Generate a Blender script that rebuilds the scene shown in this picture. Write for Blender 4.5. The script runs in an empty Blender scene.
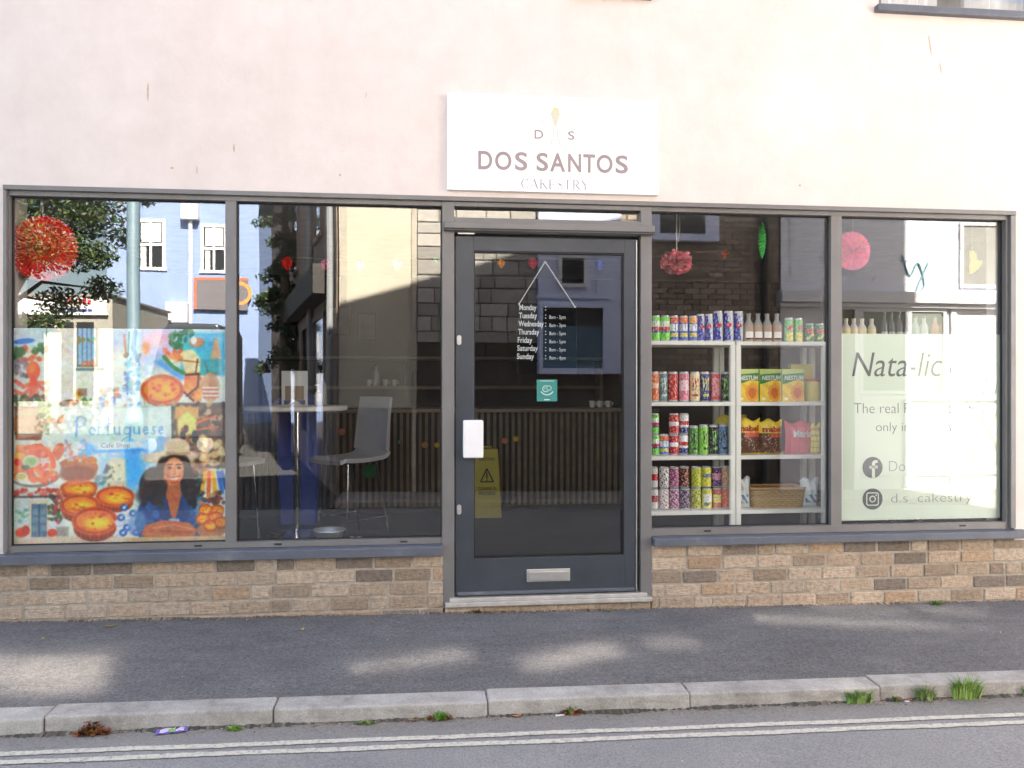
import bpy, bmesh, math, random
import numpy as np
from math import radians, sin, cos, tan, atan, pi
from mathutils import Vector, Matrix
random.seed(7); rng = np.random.default_rng(7)
S = bpy.context.scene
COL = S.collection

# ------------------------------------------------------------------ camera numbers, measured planes
FPX, YAW, CD, CH, HY = 796.0, radians(6.3), 4.77, 1.30, 386.0
def F(px, py, y=0.0):
    """where a photo point lies on the plane at depth y (the shop front is y = 0)"""
    p = YAW + atan((px - 512) / FPX); x = (y + CD) * tan(p)
    d = (y + CD) / cos(p) * cos(p - YAW)
    return x, CH - (py - HY) * d / FPX
def G(px, py, z0):
    """where a photo point lies on ground of height z0 - 0.0098 x"""
    p = YAW + atan((px - 512) / FPX); z = z0
    for _ in range(4):
        d = (CH - z) * FPX / (py - HY); L = d * cos(p) / cos(p - YAW); x = L * tan(p); z = z0 - 0.0098 * x
    return x, L - CD, z
def slope(x): return -0.0098 * x
def zpave(x, y): return -0.055 + slope(x) + 0.025 * y
ROADZ = -0.152

def srgb(r, g=None, b=None):
    if g is None: r, g, b = r
    f = lambda c: (c / 255 / 12.92) if c / 255 <= 0.04045 else ((c / 255 + 0.055) / 1.055) ** 2.4
    return (f(r), f(g), f(b))

# ------------------------------------------------------------------ materials
class NT:
    def __init__(s, name):
        s.m = bpy.data.materials.new(name); s.m.use_nodes = True
        s.t = s.m.node_tree; s.t.nodes.clear()
        s.out = s.n('ShaderNodeOutputMaterial')
    def n(s, ty, **kw):
        nd = s.t.nodes.new(ty)
        for k, v in kw.items():
            if k in nd.inputs.keys(): nd.inputs[k].default_value = v
            else: setattr(nd, k, v)
        return nd
    def l(s, a, b): s.t.links.new(a, b)
    def coord(s, scale=(1, 1, 1), kind='Object'):
        tc = s.n('ShaderNodeTexCoord'); mp = s.n('ShaderNodeMapping'); mp.inputs['Scale'].default_value = scale
        s.l(tc.outputs[kind], mp.inputs['Vector']); return mp.outputs['Vector']
    def noise(s, vec, scale, detail=4, rough=0.55):
        nd = s.n('ShaderNodeTexNoise'); nd.inputs['Scale'].default_value = scale
        nd.inputs['Detail'].default_value = detail; nd.inputs['Roughness'].default_value = rough
        s.l(vec, nd.inputs['Vector']); return nd.outputs['Fac']
    def ramp(s, fac, stops):
        r = s.n('ShaderNodeValToRGB'); e = r.color_ramp.elements
        while len(e) < len(stops): e.new(0.5)
        for el, (p, c) in zip(e, stops):
            el.position = p; el.color = (*c, 1) if len(c) == 3 else c
        s.l(fac, r.inputs['Fac']); return r.outputs['Color']
    def mix(s, fac, a, b, mode='MIX'):
        m = s.n('ShaderNodeMix', data_type='RGBA', blend_type=mode)
        for v, i in ((fac, 0), (a, 6), (b, 7)):
            if isinstance(v, (int, float)): m.inputs[i].default_value = v
            elif isinstance(v, tuple): m.inputs[i].default_value = (*v[:3], 1)
            else: s.l(v, m.inputs[i])
        return m.outputs[2]
    def math(s, op, a, b=0.0, clamp=False):
        m = s.n('ShaderNodeMath', operation=op, use_clamp=clamp)
        for v, i in ((a, 0), (b, 1)):
            if isinstance(v, (int, float)): m.inputs[i].default_value = v
            else: s.l(v, m.inputs[i])
        return m.outputs[0]
    def bump(s, h, strength, dist=0.01):
        b = s.n('ShaderNodeBump'); b.inputs['Strength'].default_value = strength; b.inputs['Distance'].default_value = dist
        s.l(h, b.inputs['Height']); return b.outputs['Normal']
    def pbr(s, col, rough=0.6, metal=0.0, normal=None, spec=0.5):
        p = s.n('ShaderNodeBsdfPrincipled')
        for v, k in ((col, 'Base Color'), (rough, 'Roughness'), (metal, 'Metallic'), (spec, 'Specular IOR Level')):
            if isinstance(v, tuple): p.inputs[k].default_value = (*v[:3], 1)
            elif isinstance(v, (int, float)): p.inputs[k].default_value = v
            else: s.l(v, p.inputs[k])
        if normal is not None: s.l(normal, p.inputs['Normal'])
        s.l(p.outputs[0], s.out.inputs['Surface']); return s.m

def paint(name, col, rough=0.5, metal=0.0, var=0.12, scale=6.0, bump=0.0, bscale=80.0, spec=0.5):
    """plain coloured surface with a little mottling"""
    t = NT(name); v = t.coord()
    f = t.noise(v, scale, 5)
    lo = tuple(c * (1 - var) for c in col); hi = tuple(min(1, c * (1 + var)) for c in col)
    c = t.ramp(f, [(0.3, lo), (0.7, hi)])
    nrm = t.bump(t.noise(v, bscale, 3), bump) if bump else None
    return t.pbr(c, rough, metal, nrm, spec)

def attr_mat(name, rough=0.5, var=0.0, scale=30.0, bump=0.0, bscale=120.0, metal=0.0, spec=0.5):
    """colour from the mesh's own painted colours"""
    t = NT(name); a = t.n('ShaderNodeVertexColor', layer_name='Col'); c = a.outputs['Color']
    v = t.coord()
    if var: c = t.mix(1.0, c, t.ramp(t.noise(v, scale, 6, 0.65), [(0.25, (1 - var,) * 3), (0.75, (1 + var,) * 3)]), 'MULTIPLY')
    nrm = t.bump(t.noise(v, bscale, 4), bump) if bump else None
    return t.pbr(c, rough, metal, nrm, spec)

def glass_mat(name, f0=0.09, tint=(0.93, 0.96, 0.95), wob=0.02, rough=0.0):
    t = NT(name)
    v = t.coord((1, 1, 0.6)); nrm = t.bump(t.noise(v, 1.7, 1), wob, 0.05) if wob else None
    lw = t.n('ShaderNodeLayerWeight', Blend=0.5)
    f = t.math('POWER', lw.outputs['Facing'], 5.0)
    f = t.math('MULTIPLY_ADD', f, 1 - f0); t.t.nodes[-1].inputs[2].default_value = f0
    tr = t.n('ShaderNodeBsdfTransparent'); tr.inputs[0].default_value = (*tint, 1)
    gl = t.n('ShaderNodeBsdfGlossy'); gl.inputs['Roughness'].default_value = rough
    if nrm is not None: t.l(nrm, gl.inputs['Normal'])
    mx = t.n('ShaderNodeMixShader'); t.l(f, mx.inputs[0]); t.l(tr.outputs[0], mx.inputs[1]); t.l(gl.outputs[0], mx.inputs[2])
    t.l(mx.outputs[0], t.out.inputs['Surface']); return t.m

M = {}
# render (pinkish masonry paint)
t = NT('wall_render'); v = t.coord()
big = t.noise(v, 0.9, 5, 0.6); fine = t.noise(v, 130, 3, 0.6)
c = t.ramp(big, [(0.25, (0.66, 0.575, 0.525)), (0.5, (0.695, 0.61, 0.56)), (0.75, (0.715, 0.635, 0.585))])
streak = t.noise(t.coord((7, 7, 0.5)), 1.0, 5, 0.6)
c = t.mix(1.0, c, t.ramp(t.noise(v, 5, 6, .65), [(.3, (.95, .94, .93)), (.7, (1.04, 1.04, 1.04))]), 'MULTIPLY')
c = t.mix(t.ramp(streak, [(0.55, (0, 0, 0)), (0.85, (0.25,) * 3)]), c, (0.60, 0.52, 0.46))
M['render'] = t.pbr(c, 0.85, 0, t.bump(t.math('ADD', fine, t.math('MULTIPLY', t.noise(v, 20, 3), 1.2)), 0.22, 0.006), 0.25)
M['rust'] = paint('rust_stain', (0.50, 0.38, 0.30), 0.9, scale=60)
# bricks and mortar
t = NT('brick'); a = t.n('ShaderNodeVertexColor', layer_name='Col'); v = t.coord()
c = t.mix(1.0, a.outputs['Color'], t.ramp(t.noise(v, 38, 6, 0.7), [(0.28, (0.58,) * 3), (0.5, (1,) * 3), (0.75, (1.36, 1.33, 1.27))]), 'MULTIPLY')
c = t.mix(t.ramp(t.noise(t.coord((1, 1, 2.5)), 9, 5, 0.7), [(0.58, (0, 0, 0)), (0.72, (0.5,) * 3)]), c, (0.10, 0.085, 0.07))
h = t.math('ADD', t.noise(v, 60, 5, 0.7), t.noise(t.coord((0.4, 1, 3)), 45, 3))
M['brick'] = t.pbr(c, 0.9, 0, t.bump(h, 0.9, 0.010), 0.2)
t = NT('mortar'); v = t.coord()
M['mortar'] = t.pbr(t.ramp(t.noise(v, 14, 5, 0.7), [(0.3, (0.28, 0.24, 0.19)), (0.6, (0.43, 0.38, 0.315)), (0.75, (0.5, 0.46, 0.40))]), 0.95, 0, t.bump(t.noise(v, 150, 3), 0.5, 0.004), 0.1)
# anthracite aluminium
t = NT('anthracite_frame'); v = t.coord()
c = t.ramp(t.noise(v, 3, 6, 0.65), [(0.3, (0.145, 0.138, 0.132)), (0.7, (0.185, 0.176, 0.168))])
c = t.mix(t.ramp(t.noise(t.coord((3, 3, 14)), 4, 6, 0.75), [(0.6, (0, 0, 0)), (0.8, (0.35,) * 3)]), c, (0.21, 0.20, 0.185))
M['frame'] = t.pbr(c, t.ramp(t.noise(v, 9, 4), [(0.3, (0.34,) * 3), (0.7, (0.5,) * 3)]), 0.0, t.bump(t.noise(v, 400, 2), 0.08, 0.002), 0.5)
t = NT('anthracite_door'); v = t.coord()
M['doorpaint'] = t.pbr(t.ramp(t.noise(v, 4, 6, 0.6), [(0.3, (0.036, 0.043, 0.052)), (0.7, (0.052, 0.060, 0.070))]), 0.42, 0, t.bump(t.noise(v, 300, 2), 0.08, 0.002), 0.45)
t = NT('sill_metal'); v = t.coord()
M['sill'] = t.pbr(t.ramp(t.noise(v, 5, 6, 0.7), [(0.3, (0.080, 0.090, 0.112)), (0.6, (0.115, 0.126, 0.150)), (0.8, (0.22, 0.21, 0.20))]), 0.42, 0, None, 0.5)
M['gasket'] = paint('black_gasket', (0.014, 0.014, 0.015), 0.6)
M['alu'] = paint('bare_aluminium', (0.56, 0.55, 0.52), 0.38, 0.75, 0.06, 20)
M['threshold'] = paint('threshold_metal', (0.50, 0.47, 0.43), 0.5, 0.35, 0.15, 18)
M['whiteplastic'] = paint('white_plastic', (0.78, 0.77, 0.76), 0.35, 0, 0.03)
M['pane'] = glass_mat('window_glass', 0.088, (0.975, 0.985, 0.985), 0.010)
M['doorpane'] = glass_mat('door_glass', 0.082, (0.95, 0.97, 0.97), 0.008)
M['acrylic'] = glass_mat('clear_acrylic', 0.05, (0.82, 0.84, 0.85), 0.0)
# ground
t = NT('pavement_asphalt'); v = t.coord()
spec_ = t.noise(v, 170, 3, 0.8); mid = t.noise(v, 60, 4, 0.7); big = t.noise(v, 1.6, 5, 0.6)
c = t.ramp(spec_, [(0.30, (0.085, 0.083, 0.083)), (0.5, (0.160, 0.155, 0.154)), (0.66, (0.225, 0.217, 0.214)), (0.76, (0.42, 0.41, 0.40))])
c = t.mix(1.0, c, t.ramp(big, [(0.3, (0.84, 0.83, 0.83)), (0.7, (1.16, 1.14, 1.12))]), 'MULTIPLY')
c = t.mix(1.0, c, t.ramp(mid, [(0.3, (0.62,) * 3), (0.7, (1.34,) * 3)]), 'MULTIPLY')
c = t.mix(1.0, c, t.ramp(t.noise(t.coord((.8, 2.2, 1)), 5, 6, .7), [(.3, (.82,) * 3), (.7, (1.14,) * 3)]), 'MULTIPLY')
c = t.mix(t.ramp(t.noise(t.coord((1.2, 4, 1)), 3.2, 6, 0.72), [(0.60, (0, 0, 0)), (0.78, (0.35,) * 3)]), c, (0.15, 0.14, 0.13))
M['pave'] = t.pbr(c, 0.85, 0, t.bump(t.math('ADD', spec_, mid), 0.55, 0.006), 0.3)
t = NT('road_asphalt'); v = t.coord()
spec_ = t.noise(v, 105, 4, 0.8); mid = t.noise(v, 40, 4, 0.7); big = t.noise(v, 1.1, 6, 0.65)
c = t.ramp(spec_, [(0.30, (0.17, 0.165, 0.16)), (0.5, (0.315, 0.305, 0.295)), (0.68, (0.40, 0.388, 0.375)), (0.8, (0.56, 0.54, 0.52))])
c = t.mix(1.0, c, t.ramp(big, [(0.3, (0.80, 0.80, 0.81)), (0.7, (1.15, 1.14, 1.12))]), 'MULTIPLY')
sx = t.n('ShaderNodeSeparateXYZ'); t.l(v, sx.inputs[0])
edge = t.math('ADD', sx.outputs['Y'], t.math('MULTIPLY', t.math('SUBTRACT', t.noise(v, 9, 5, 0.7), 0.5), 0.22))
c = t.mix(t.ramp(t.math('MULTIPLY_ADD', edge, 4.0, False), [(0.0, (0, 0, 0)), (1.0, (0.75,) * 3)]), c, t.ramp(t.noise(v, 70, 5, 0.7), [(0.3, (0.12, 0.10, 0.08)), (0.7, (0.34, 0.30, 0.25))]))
t.t.nodes  # dirt along the kerb: Y runs -4.6 .. -1.3
for nd in t.t.nodes:
    if nd.type == 'MATH' and nd.operation == 'MULTIPLY_ADD': nd.inputs[2].default_value = 6.05
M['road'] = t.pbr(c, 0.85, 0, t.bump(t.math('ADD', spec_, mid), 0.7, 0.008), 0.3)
t = NT('kerb_concrete'); v = t.coord()
c = t.ramp(t.noise(v, 7, 7, 0.7), [(0.3, (0.27, 0.25, 0.22)), (0.5, (0.40, 0.375, 0.34)), (0.72, (0.50, 0.475, 0.44))])
c = t.mix(1.0, c, t.ramp(t.noise(v, 160, 3, 0.7), [(0.3, (0.78,) * 3), (0.7, (1.2,) * 3)]), 'MULTIPLY')
sx = t.n('ShaderNodeSeparateXYZ'); t.l(v, sx.inputs[0])
c = t.mix(t.ramp(t.noise(t.coord((1.5, 1, 6)), 3, 6, 0.7), [(0.55, (0, 0, 0)), (0.75, (0.55,) * 3)]), c, (0.14, 0.125, 0.10))
M['kerb'] = t.pbr(c, 0.9, 0, t.bump(t.noise(v, 90, 5, 0.7), 0.5, 0.005), 0.2)
t = NT('road_paint'); v = t.coord()
c = t.ramp(t.noise(v, 55, 6, 0.75), [(0.36, (0.30, 0.28, 0.26)), (0.47, (0.58, 0.54, 0.45)), (0.7, (0.70, 0.66, 0.56))])
M['roadpaint'] = t.pbr(c, 0.8, 0, t.bump(t.noise(v, 150, 4), 0.5, 0.004), 0.2)
M['earth'] = paint('far_ground', (0.10, 0.095, 0.09), 0.95, 0, 0.3, 0.6, 0.3, 30)
M['farroad'] = paint('side_street_asphalt', (0.060, 0.060, 0.062), 0.9, 0, 0.3, 2, 0.3, 60)
M['farpave'] = paint('far_pavement', (0.24, 0.22, 0.20), 0.9, 0, 0.3, 3, 0.3, 60)
# attribute painted
M['print'] = attr_mat('poster_print', 0.45, 0.06, 40)
M['can'] = attr_mat('can_print', 0.22, 0.0)
M['pack'] = attr_mat('pack_print', 0.4, 0.05, 60, 0.12, 40)
M['paper'] = attr_mat('coloured_paper', 0.8, 0.10, 30)
M['leaf'] = attr_mat('leaf_green', 0.55, 0.15, 4)
M['stone'] = attr_mat('stone_block', 0.9, 0.22, 14, 0.5, 30)
M['lid'] = paint('can_lid', (0.62, 0.62, 0.63), 0.3, 0.8, 0.05)
# ------------------------------------------------------------------ mesh building
class MB:
    def __init__(s): s.v = []; s.f = []; s.mi = []; s.c = []
    def add(s, vs, fs, mi=0, col=(1, 1, 1)):
        b = len(s.v); s.v += [tuple(p) for p in vs]
        for f in fs:
            s.f.append([b + i for i in f]); s.mi.append(mi); s.c.append(col)
        return s
    def box(s, x0, x1, y0, y1, z0, z1, mi=0, col=(1, 1, 1)):
        vs = [(x, y, z) for z in (z0, z1) for y in (y0, y1) for x in (x0, x1)]
        return s.add(vs, [(0, 2, 3, 1), (4, 5, 7, 6), (0, 1, 5, 4), (2, 6, 7, 3), (0, 4, 6, 2), (1, 3, 7, 5)], mi, col)
    def prism(s, poly, y0, y1, mi=0, col=(1, 1, 1)):
        """outline in x, z (counter-clockwise seen from -Y) given thickness along y"""
        n = len(poly); vs = [(x, y0, z) for x, z in poly] + [(x, y1, z) for x, z in poly]
        fs = [tuple(range(n)), tuple(range(2 * n - 1, n - 1, -1))] + [(i, i + n, (i + 1) % n + n, (i + 1) % n) for i in range(n)]
        return s.add(vs, fs, mi, col)
    def prismz(s, poly, z0, z1, mi=0, col=(1, 1, 1)):
        n = len(poly); vs = [(x, y, z0) for x, y in poly] + [(x, y, z1) for x, y in poly]
        fs = [tuple(range(n - 1, -1, -1)), tuple(range(n, 2 * n))] + [(i, (i + 1) % n, (i + 1) % n + n, i + n) for i in range(n)]
        return s.add(vs, fs, mi, col)
    def lathe(s, prof, n=16, c=(0, 0, 0), mi=0, colf=None, cap=True):
        """profile of (radius, z) round a vertical axis; colf(angle/pi from the front, k along the profile)"""
        b = len(s.v)
        for r, z in prof:
            for i in range(n):
                a = 2 * pi * i / n - pi / 2
                s.v.append((c[0] + r * cos(a), c[1] + r * sin(a), c[2] + z))
        for k in range(len(prof) - 1):
            for i in range(n):
                j = (i + 1) % n
                s.f.append([b + k * n + i, b + k * n + j, b + (k + 1) * n + j, b + (k + 1) * n + i]); s.mi.append(mi)
                u = (i + 0.5) / n * 2; u = u if u <= 1 else u - 2
                s.c.append(colf(u, (k + 0.5) / (len(prof) - 1)) if callable(colf) else (colf or (1, 1, 1)))
        if cap:
            for k, flip in ((0, True), (len(prof) - 1, False)):
                if prof[k][0] > 1e-5:
                    r = [b + k * n + i for i in range(n)]
                    s.f.append(r[::-1] if flip else r); s.mi.append(mi); s.c.append((colf(0, k and 1) if callable(colf) else (colf or (1, 1, 1))))
        return s
    def tube(s, pts, r, n=8, mi=0, col=(1, 1, 1)):
        pts = [Vector(p) for p in pts]; rs = r if isinstance(r, (list, tuple)) else [r] * len(pts); b = len(s.v); up = None
        for i, p in enumerate(pts):
            d = (pts[min(i + 1, len(pts) - 1)] - pts[max(i - 1, 0)]).normalized()
            if up is None: up = Vector((0, 0, 1)) if abs(d.z) < 0.9 else Vector((1, 0, 0))
            a = d.cross(up).normalized(); e = a.cross(d).normalized(); up = e
            for k in range(n):
                t_ = 2 * pi * k / n; s.v.append(tuple(p + (a * cos(t_) + e * sin(t_)) * rs[i]))
        for i in range(len(pts) - 1):
            for k in range(n):
                j = (k + 1) % n
                s.f.append([b + i * n + k, b + i * n + j, b + (i + 1) * n + j, b + (i + 1) * n + k]); s.mi.append(mi); s.c.append(col)
        s.f.append([b + k for k in range(n - 1, -1, -1)]); s.mi.append(mi); s.c.append(col)
        s.f.append([b + (len(pts) - 1) * n + k for k in range(n)]); s.mi.append(mi); s.c.append(col)
        return s
    def quad(s, a, b, c, d, mi=0, col=(1, 1, 1)): return s.add([a, b, c, d], [(0, 1, 2, 3)], mi, col)
    def build(s, name, mats, parent=None, bevel=0, smooth=False, loc=None, rot=None, segs=2):
        me = bpy.data.meshes.new(name); me.from_pydata(s.v, [], s.f)
        mats = mats if isinstance(mats, (list, tuple)) else [mats]
        for m in mats: me.materials.append(M[m] if isinstance(m, str) else m)
        me.polygons.foreach_set('material_index', s.mi)
        ca = me.color_attributes.new('Col', 'FLOAT_COLOR', 'CORNER')
        arr = np.ones((len(me.loops), 4), 'f'); arr[:, :3] = np.repeat(np.array(s.c, 'f').reshape(-1, 3), [len(f) for f in s.f], axis=0)
        ca.data.foreach_set('color', arr.ravel())
        if smooth: me.polygons.foreach_set('use_smooth', [True] * len(s.f))
        me.update()
        o = bpy.data.objects.new(name, me); COL.objects.link(o)
        if parent is not None: o.parent = parent
        if loc is not None: o.location = loc
        if rot is not None: o.rotation_euler = rot
        if bevel:
            b = o.modifiers.new('bevel', 'BEVEL'); b.width = bevel; b.segments = segs; b.limit_method = 'ANGLE'; b.angle_limit = radians(40)
        if smooth and bevel == 0:
            try:
                me.set_sharp_from_angle(angle=radians(45))
            except Exception: pass
        return o

def tag(o, label=None, cat=None, group=None, kind=None):
    if label: o['label'] = label
    if cat: o['category'] = cat
    if group: o['group'] = group
    if kind: o['kind'] = kind
    return o
def empty(name, loc=(0, 0, 0), rz=0.0, label=None, cat=None, group=None):
    o = bpy.data.objects.new(name, None); COL.objects.link(o); o.location = loc; o.rotation_euler = (0, 0, rz)
    o.empty_display_size = 0.1
    return tag(o, label, cat, group)
KIDS = {}
def copy_tree(o, loc=None, rz=None, label=None, group=None):
    c = o.copy(); COL.objects.link(c)
    if loc is not None: c.location = loc
    if rz is not None: c.rotation_euler[2] = rz
    tag(c, label, None, group)
    for ch in [k for k in COL.objects if k.parent == o]:
        d = ch.copy(); COL.objects.link(d); d.parent = c
        for g in [k for k in COL.objects if k.parent == ch]:
            e = g.copy(); COL.objects.link(e); e.parent = d
    return c
_dg = None
def text(name, s, mat, parent, x0, x1, z0, z1, y, th=0.0012, bold=0.0, shear=0.0, keep=False):
    """lettering as a thin raised mesh that fills x0..x1, z0..z1 and faces the street (-Y)"""
    cu = bpy.data.curves.new(name, 'FONT'); cu.body = s; cu.size = 1.0; cu.extrude = 0.01; cu.offset = bold; cu.shear = shear
    cu.resolution_u = 5
    ob = bpy.data.objects.new(name, cu); COL.objects.link(ob)
    dg = bpy.context.evaluated_depsgraph_get()
    me = bpy.data.meshes.new_from_object(ob.evaluated_get(dg)); bpy.data.objects.remove(ob); bpy.data.curves.remove(cu)
    n = len(me.vertices); co = np.empty(n * 3, 'f'); me.vertices.foreach_get('co', co); co = co.reshape(-1, 3)
    mn, mx = co.min(0), co.max(0); out = np.empty_like(co)
    sx = (x1 - x0) / (mx[0] - mn[0]); sz = (z1 - z0) / (mx[1] - mn[1])
    out[:, 0] = x0 + (co[:, 0] - mn[0]) * sx; out[:, 2] = z0 + (co[:, 1] - mn[1]) * sz
    out[:, 1] = y - (co[:, 2] - mn[2]) / (mx[2] - mn[2]) * th
    me.vertices.foreach_set('co', out.ravel()); me.update(); me.name = name
    me.materials.clear(); me.materials.append(M[mat] if isinstance(mat, str) else mat)
    o = bpy.data.objects.new(name, me); COL.objects.link(o)
    if parent is not None: o.parent = parent
    return o
# ------------------------------------------------------------------ the shop building
shop = empty('shop_building', (0, 0, 0), 0, 'pink rendered shop building with grey framed windows above a low brick plinth', 'building')
def Htop(x): return 7.14 + 0.29 * (x - 0.58)
X0, X1, YB, RX = -9.0, 8.35, 8.0, 0.0
UW = [(0.90, 1.36), (2.87, 4.05)]
w = MB()
w.box(X0, -2.350, 0, 0.26, 0.30, 3.71); w.box(3.803, X1, 0, 0.26, 0.30, 3.71); w.box(-2.350, 3.803, 0, 0.26, 2.430, 3.71)
xs = [X0] + [q for u in UW for q in u] + [X1]
for i in range(0, len(xs), 2): w.box(xs[i], xs[i + 1], 0, 0.26, 3.71, 4.95)
w.prism([(X0, 4.95), (X1, 4.95), (X1, Htop(X1)), (X0, Htop(X0))], 0, 0.26)
w.box(X0, X0 + 0.26, 0.26, YB, -0.6, Htop(X0)); w.box(X1 - 0.26, X1, 0.26, YB, -0.6, Htop(X1) - 0.08)
w.prism([(X0, -0.6), (X1, -0.6), (X1, Htop(X1)), (X0, Htop(X0))], YB, YB + 0.26)
w.build('wall', 'render', shop)
# little rust runs and a pock mark in the render, a hair proud of it
for (px, py, h, wd, tl) in ((148, 92, 16, 1.6, 0), (234, 148, 8, 1.6, 0), (197, 170, 8, 0.9, 0), (930, 45, 20, 1.7, 3), (940.5, 68, 11, 1.4, 2), (800, 185.5, 2.5, 2.2, 0), (340, 175, 2.5, 2, 0), (172, 168, 2, 3, 0), (366, 95, 6, 0.7, -1)):
    x, z = F(px, py); s_ = 6.2e-3; k = MB()
    n = 7; pl = []
    for i in range(n):
        f = i / (n - 1); pl.append((x - wd * s_ / 2 * (0.35 + sin(pi * f) * random.uniform(0.6, 1)) + tl * s_ * (f - 0.5), z + h * s_ * (0.5 - f)))
    pr = [(x + wd * s_ / 2 * (0.35 + sin(pi * i / (n - 1)) * random.uniform(0.6, 1)) + tl * s_ * (i / (n - 1) - 0.5), z + h * s_ * (0.5 - i / (n - 1))) for i in range(n)]
    k.prism(pl + pr[::-1], -0.0012, 0.001); k.build('rust_mark', 'rust', shop)
rf = MB()
rf.add([(X0 - .2, -.12, Htop(X0) + .02 - .06), (X1 + .05, -.12, Htop(X1) + .02), (X1 + .05, YB + .4, Htop(X1) + .02), (X0 - .2, YB + .4, Htop(X0) - .04),
        (X0 - .2, -.12, Htop(X0) + .10), (X1 + .05, -.12, Htop(X1) + .18), (X1 + .05, YB + .4, Htop(X1) + .18), (X0 - .2, YB + .4, Htop(X0) + .10)],
       [(3, 2, 1, 0), (4, 5, 6, 7), (0, 1, 5, 4), (1, 2, 6, 5), (2, 3, 7, 6), (3, 0, 4, 7)])
M['slate'] = paint('roof_slate', (0.09, 0.09, 0.10), 0.8, 0, 0.3, 8, 0.4, 20)
rf.build('roof', 'slate', shop)
# brick plinth, every brick modelled
def brick_wall(xa, xb, ztop, rows, pitch, blen, parent, y=0.0, low=(0, 0), seed=1, joint=0.011):
    r = random.Random(seed); b = MB()
    for i in range(rows):
        z1 = ztop - i * pitch; z0 = z1 - pitch + joint
        x = xa + (0 if i % 2 else -blen / 2) - (0 if i % 2 else 0)
        off = [0.0, 0.5, 0.13, 0.62, 0.3, 0.8][i % 6]
        x = xa - off * (blen + joint)
        while x < xb:
            L = blen if r.random() > 0.12 else blen * 0.47
            a, c = max(x, xa), min(x + L, xb)
            if c - a > 0.02:
                q = r.random()
                if q < 0.08: col = (0.20, 0.172, 0.145)
                elif q < 0.30: col = (0.29, 0.235, 0.18)
                elif q < 0.62: col = (0.39, 0.315, 0.24)
                elif q < 0.90: col = (0.42, 0.35, 0.275)
                else: col = (0.38, 0.285, 0.20)
                m = r.uniform(0.88, 1.12); col = tuple(v_ * m * q_ for v_, q_ in zip(col, (1.12, 1.06, 1.02)))
                d = r.uniform(-0.003, 0.003); e = r.uniform(-.0015, .0015)
                b.box(a + r.uniform(0, .003), c - r.uniform(0, .003), y + d, y + 0.09, z0 + e, z1 + e, 0, col)
            x += L + joint
    o = b.build('brick_plinth', 'brick', parent, bevel=0.006)
    MB().box(xa, xb, y + 0.0065, y + 0.2, ztop - rows * pitch - .1, ztop).build('plinth_mortar', 'mortar', o)
    return o
brick_wall(-4.6, 0.113, 0.294, 6, 0.0815, 0.216, shop, seed=3)
brick_wall(1.392, 6.0, 0.318, 6, 0.0815, 0.216, shop, seed=11)
brick_wall(0.124, 1.383, -0.018, 3, 0.0815, 0.216, shop, y=-0.004, seed=5)
MB().box(X0, -4.6, 0.002, 0.2, -0.6, 0.3).build('wall_foot', 'mortar', shop); MB().box(6.0, X1, 0.002, 0.2, -0.6, 0.3).build('wall_foot', 'mortar', shop)

YF, YG = 0.012, 0.055      # front of the frames, front of the glass
def window(x0, x1, z0, z1, mull, name='shop_window', jl=0.04, jr=0.045, top=0.067, bot=0.05):
    f = MB()
    f.box(x0, x1, YF, 0.085, z1 - top, z1); f.box(x0, x1, YF, 0.085, z0, z0 + bot)
    f.box(x0, x0 + jl, YF, 0.085, z0 + bot, z1 - top); f.box(x1 - jr, x1, YF, 0.085, z0 + bot, z1 - top)
    for a, b_ in mull: f.box(a, b_, YF + .004, 0.085, z0 + bot, z1 - top)
    fr = f.build(name, 'frame', shop, bevel=0.003)
    eds = [x0 + jl] + [q for m_ in mull for q in m_] + [x1 - jr]
    for i in range(0, len(eds), 2):
        a, b_ = eds[i], eds[i + 1]
        MB().box(a - .004, b_ + .004, YG, YG + .008, z0 + bot - .004, z1 - top + .004).build('pane', 'pane', fr)
        g = MB(); e = 0.007; y0, y1 = YG - .008, YG - .0005; za, zb = z0 + bot, z1 - top
        g.box(a, b_, y0, y1, za, za + e).box(a, b_, y0, y1, zb - e, zb).box(a, a + e, y0, y1, za + e, zb - e).box(b_ - e, b_, y0, y1, za + e, zb - e)
        g.build('gasket', 'gasket', fr)
    return fr
wl = window(-2.347, 0.106, 0.357, 2.427, [(-1.150, -1.090)], jl=0.014, jr=0.001, top=0.049, bot=0.034)
wr = window(1.393, 3.80, 0.375, 2.427, [(2.560, 2.631)], jl=0.001, jr=0.048, top=0.049, bot=0.044)
# projecting edge trim round the openings and the sills
MB().box(-2.353, 3.806, -0.014, 0.012, 2.405, 2.432).box(-2.353, -2.336, -0.010, 0.011, .36, 2.404).box(3.770, 3.806, -0.010, 0.011, .38, 2.404).build('frame_trim', 'frame', wl, bevel=0.003)
def sill(x0, x1, z0, z1, parent):
    s = MB(); y0 = -0.052
    s.add([(x0, y0, z0), (x0, y0, z1 - .006), (x0, YF - .001, z1), (x0, YF - .001, z0), (x1, y0, z0), (x1, y0, z1 - .006), (x1, YF - .001, z1), (x1, YF - .001, z0)],
          [(0, 3, 2, 1), (4, 5, 6, 7), (0, 1, 5, 4), (1, 2, 6, 5), (3, 7, 6, 2), (0, 4, 7, 3)])
    return s.build('sill', 'sill', parent, bevel=0.004)
sill(-2.42, 0.112, 0.297, 0.356, wl); sill(1.394, 3.86, 0.321, 0.374, wr)
# drain caps on the bottom bars
for xx, zz, pr in ((-1.30, .374, wl), (-.85, .374, wl), (-.12, .374, wl), (1.75, .40, wr), (3.45, .40, wr)):
    MB().box(xx - .022, xx + .022, YF - .004, YF + .001, zz - .005, zz + .005).build('drain_cap', 'gasket', pr, bevel=0.002)
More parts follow.
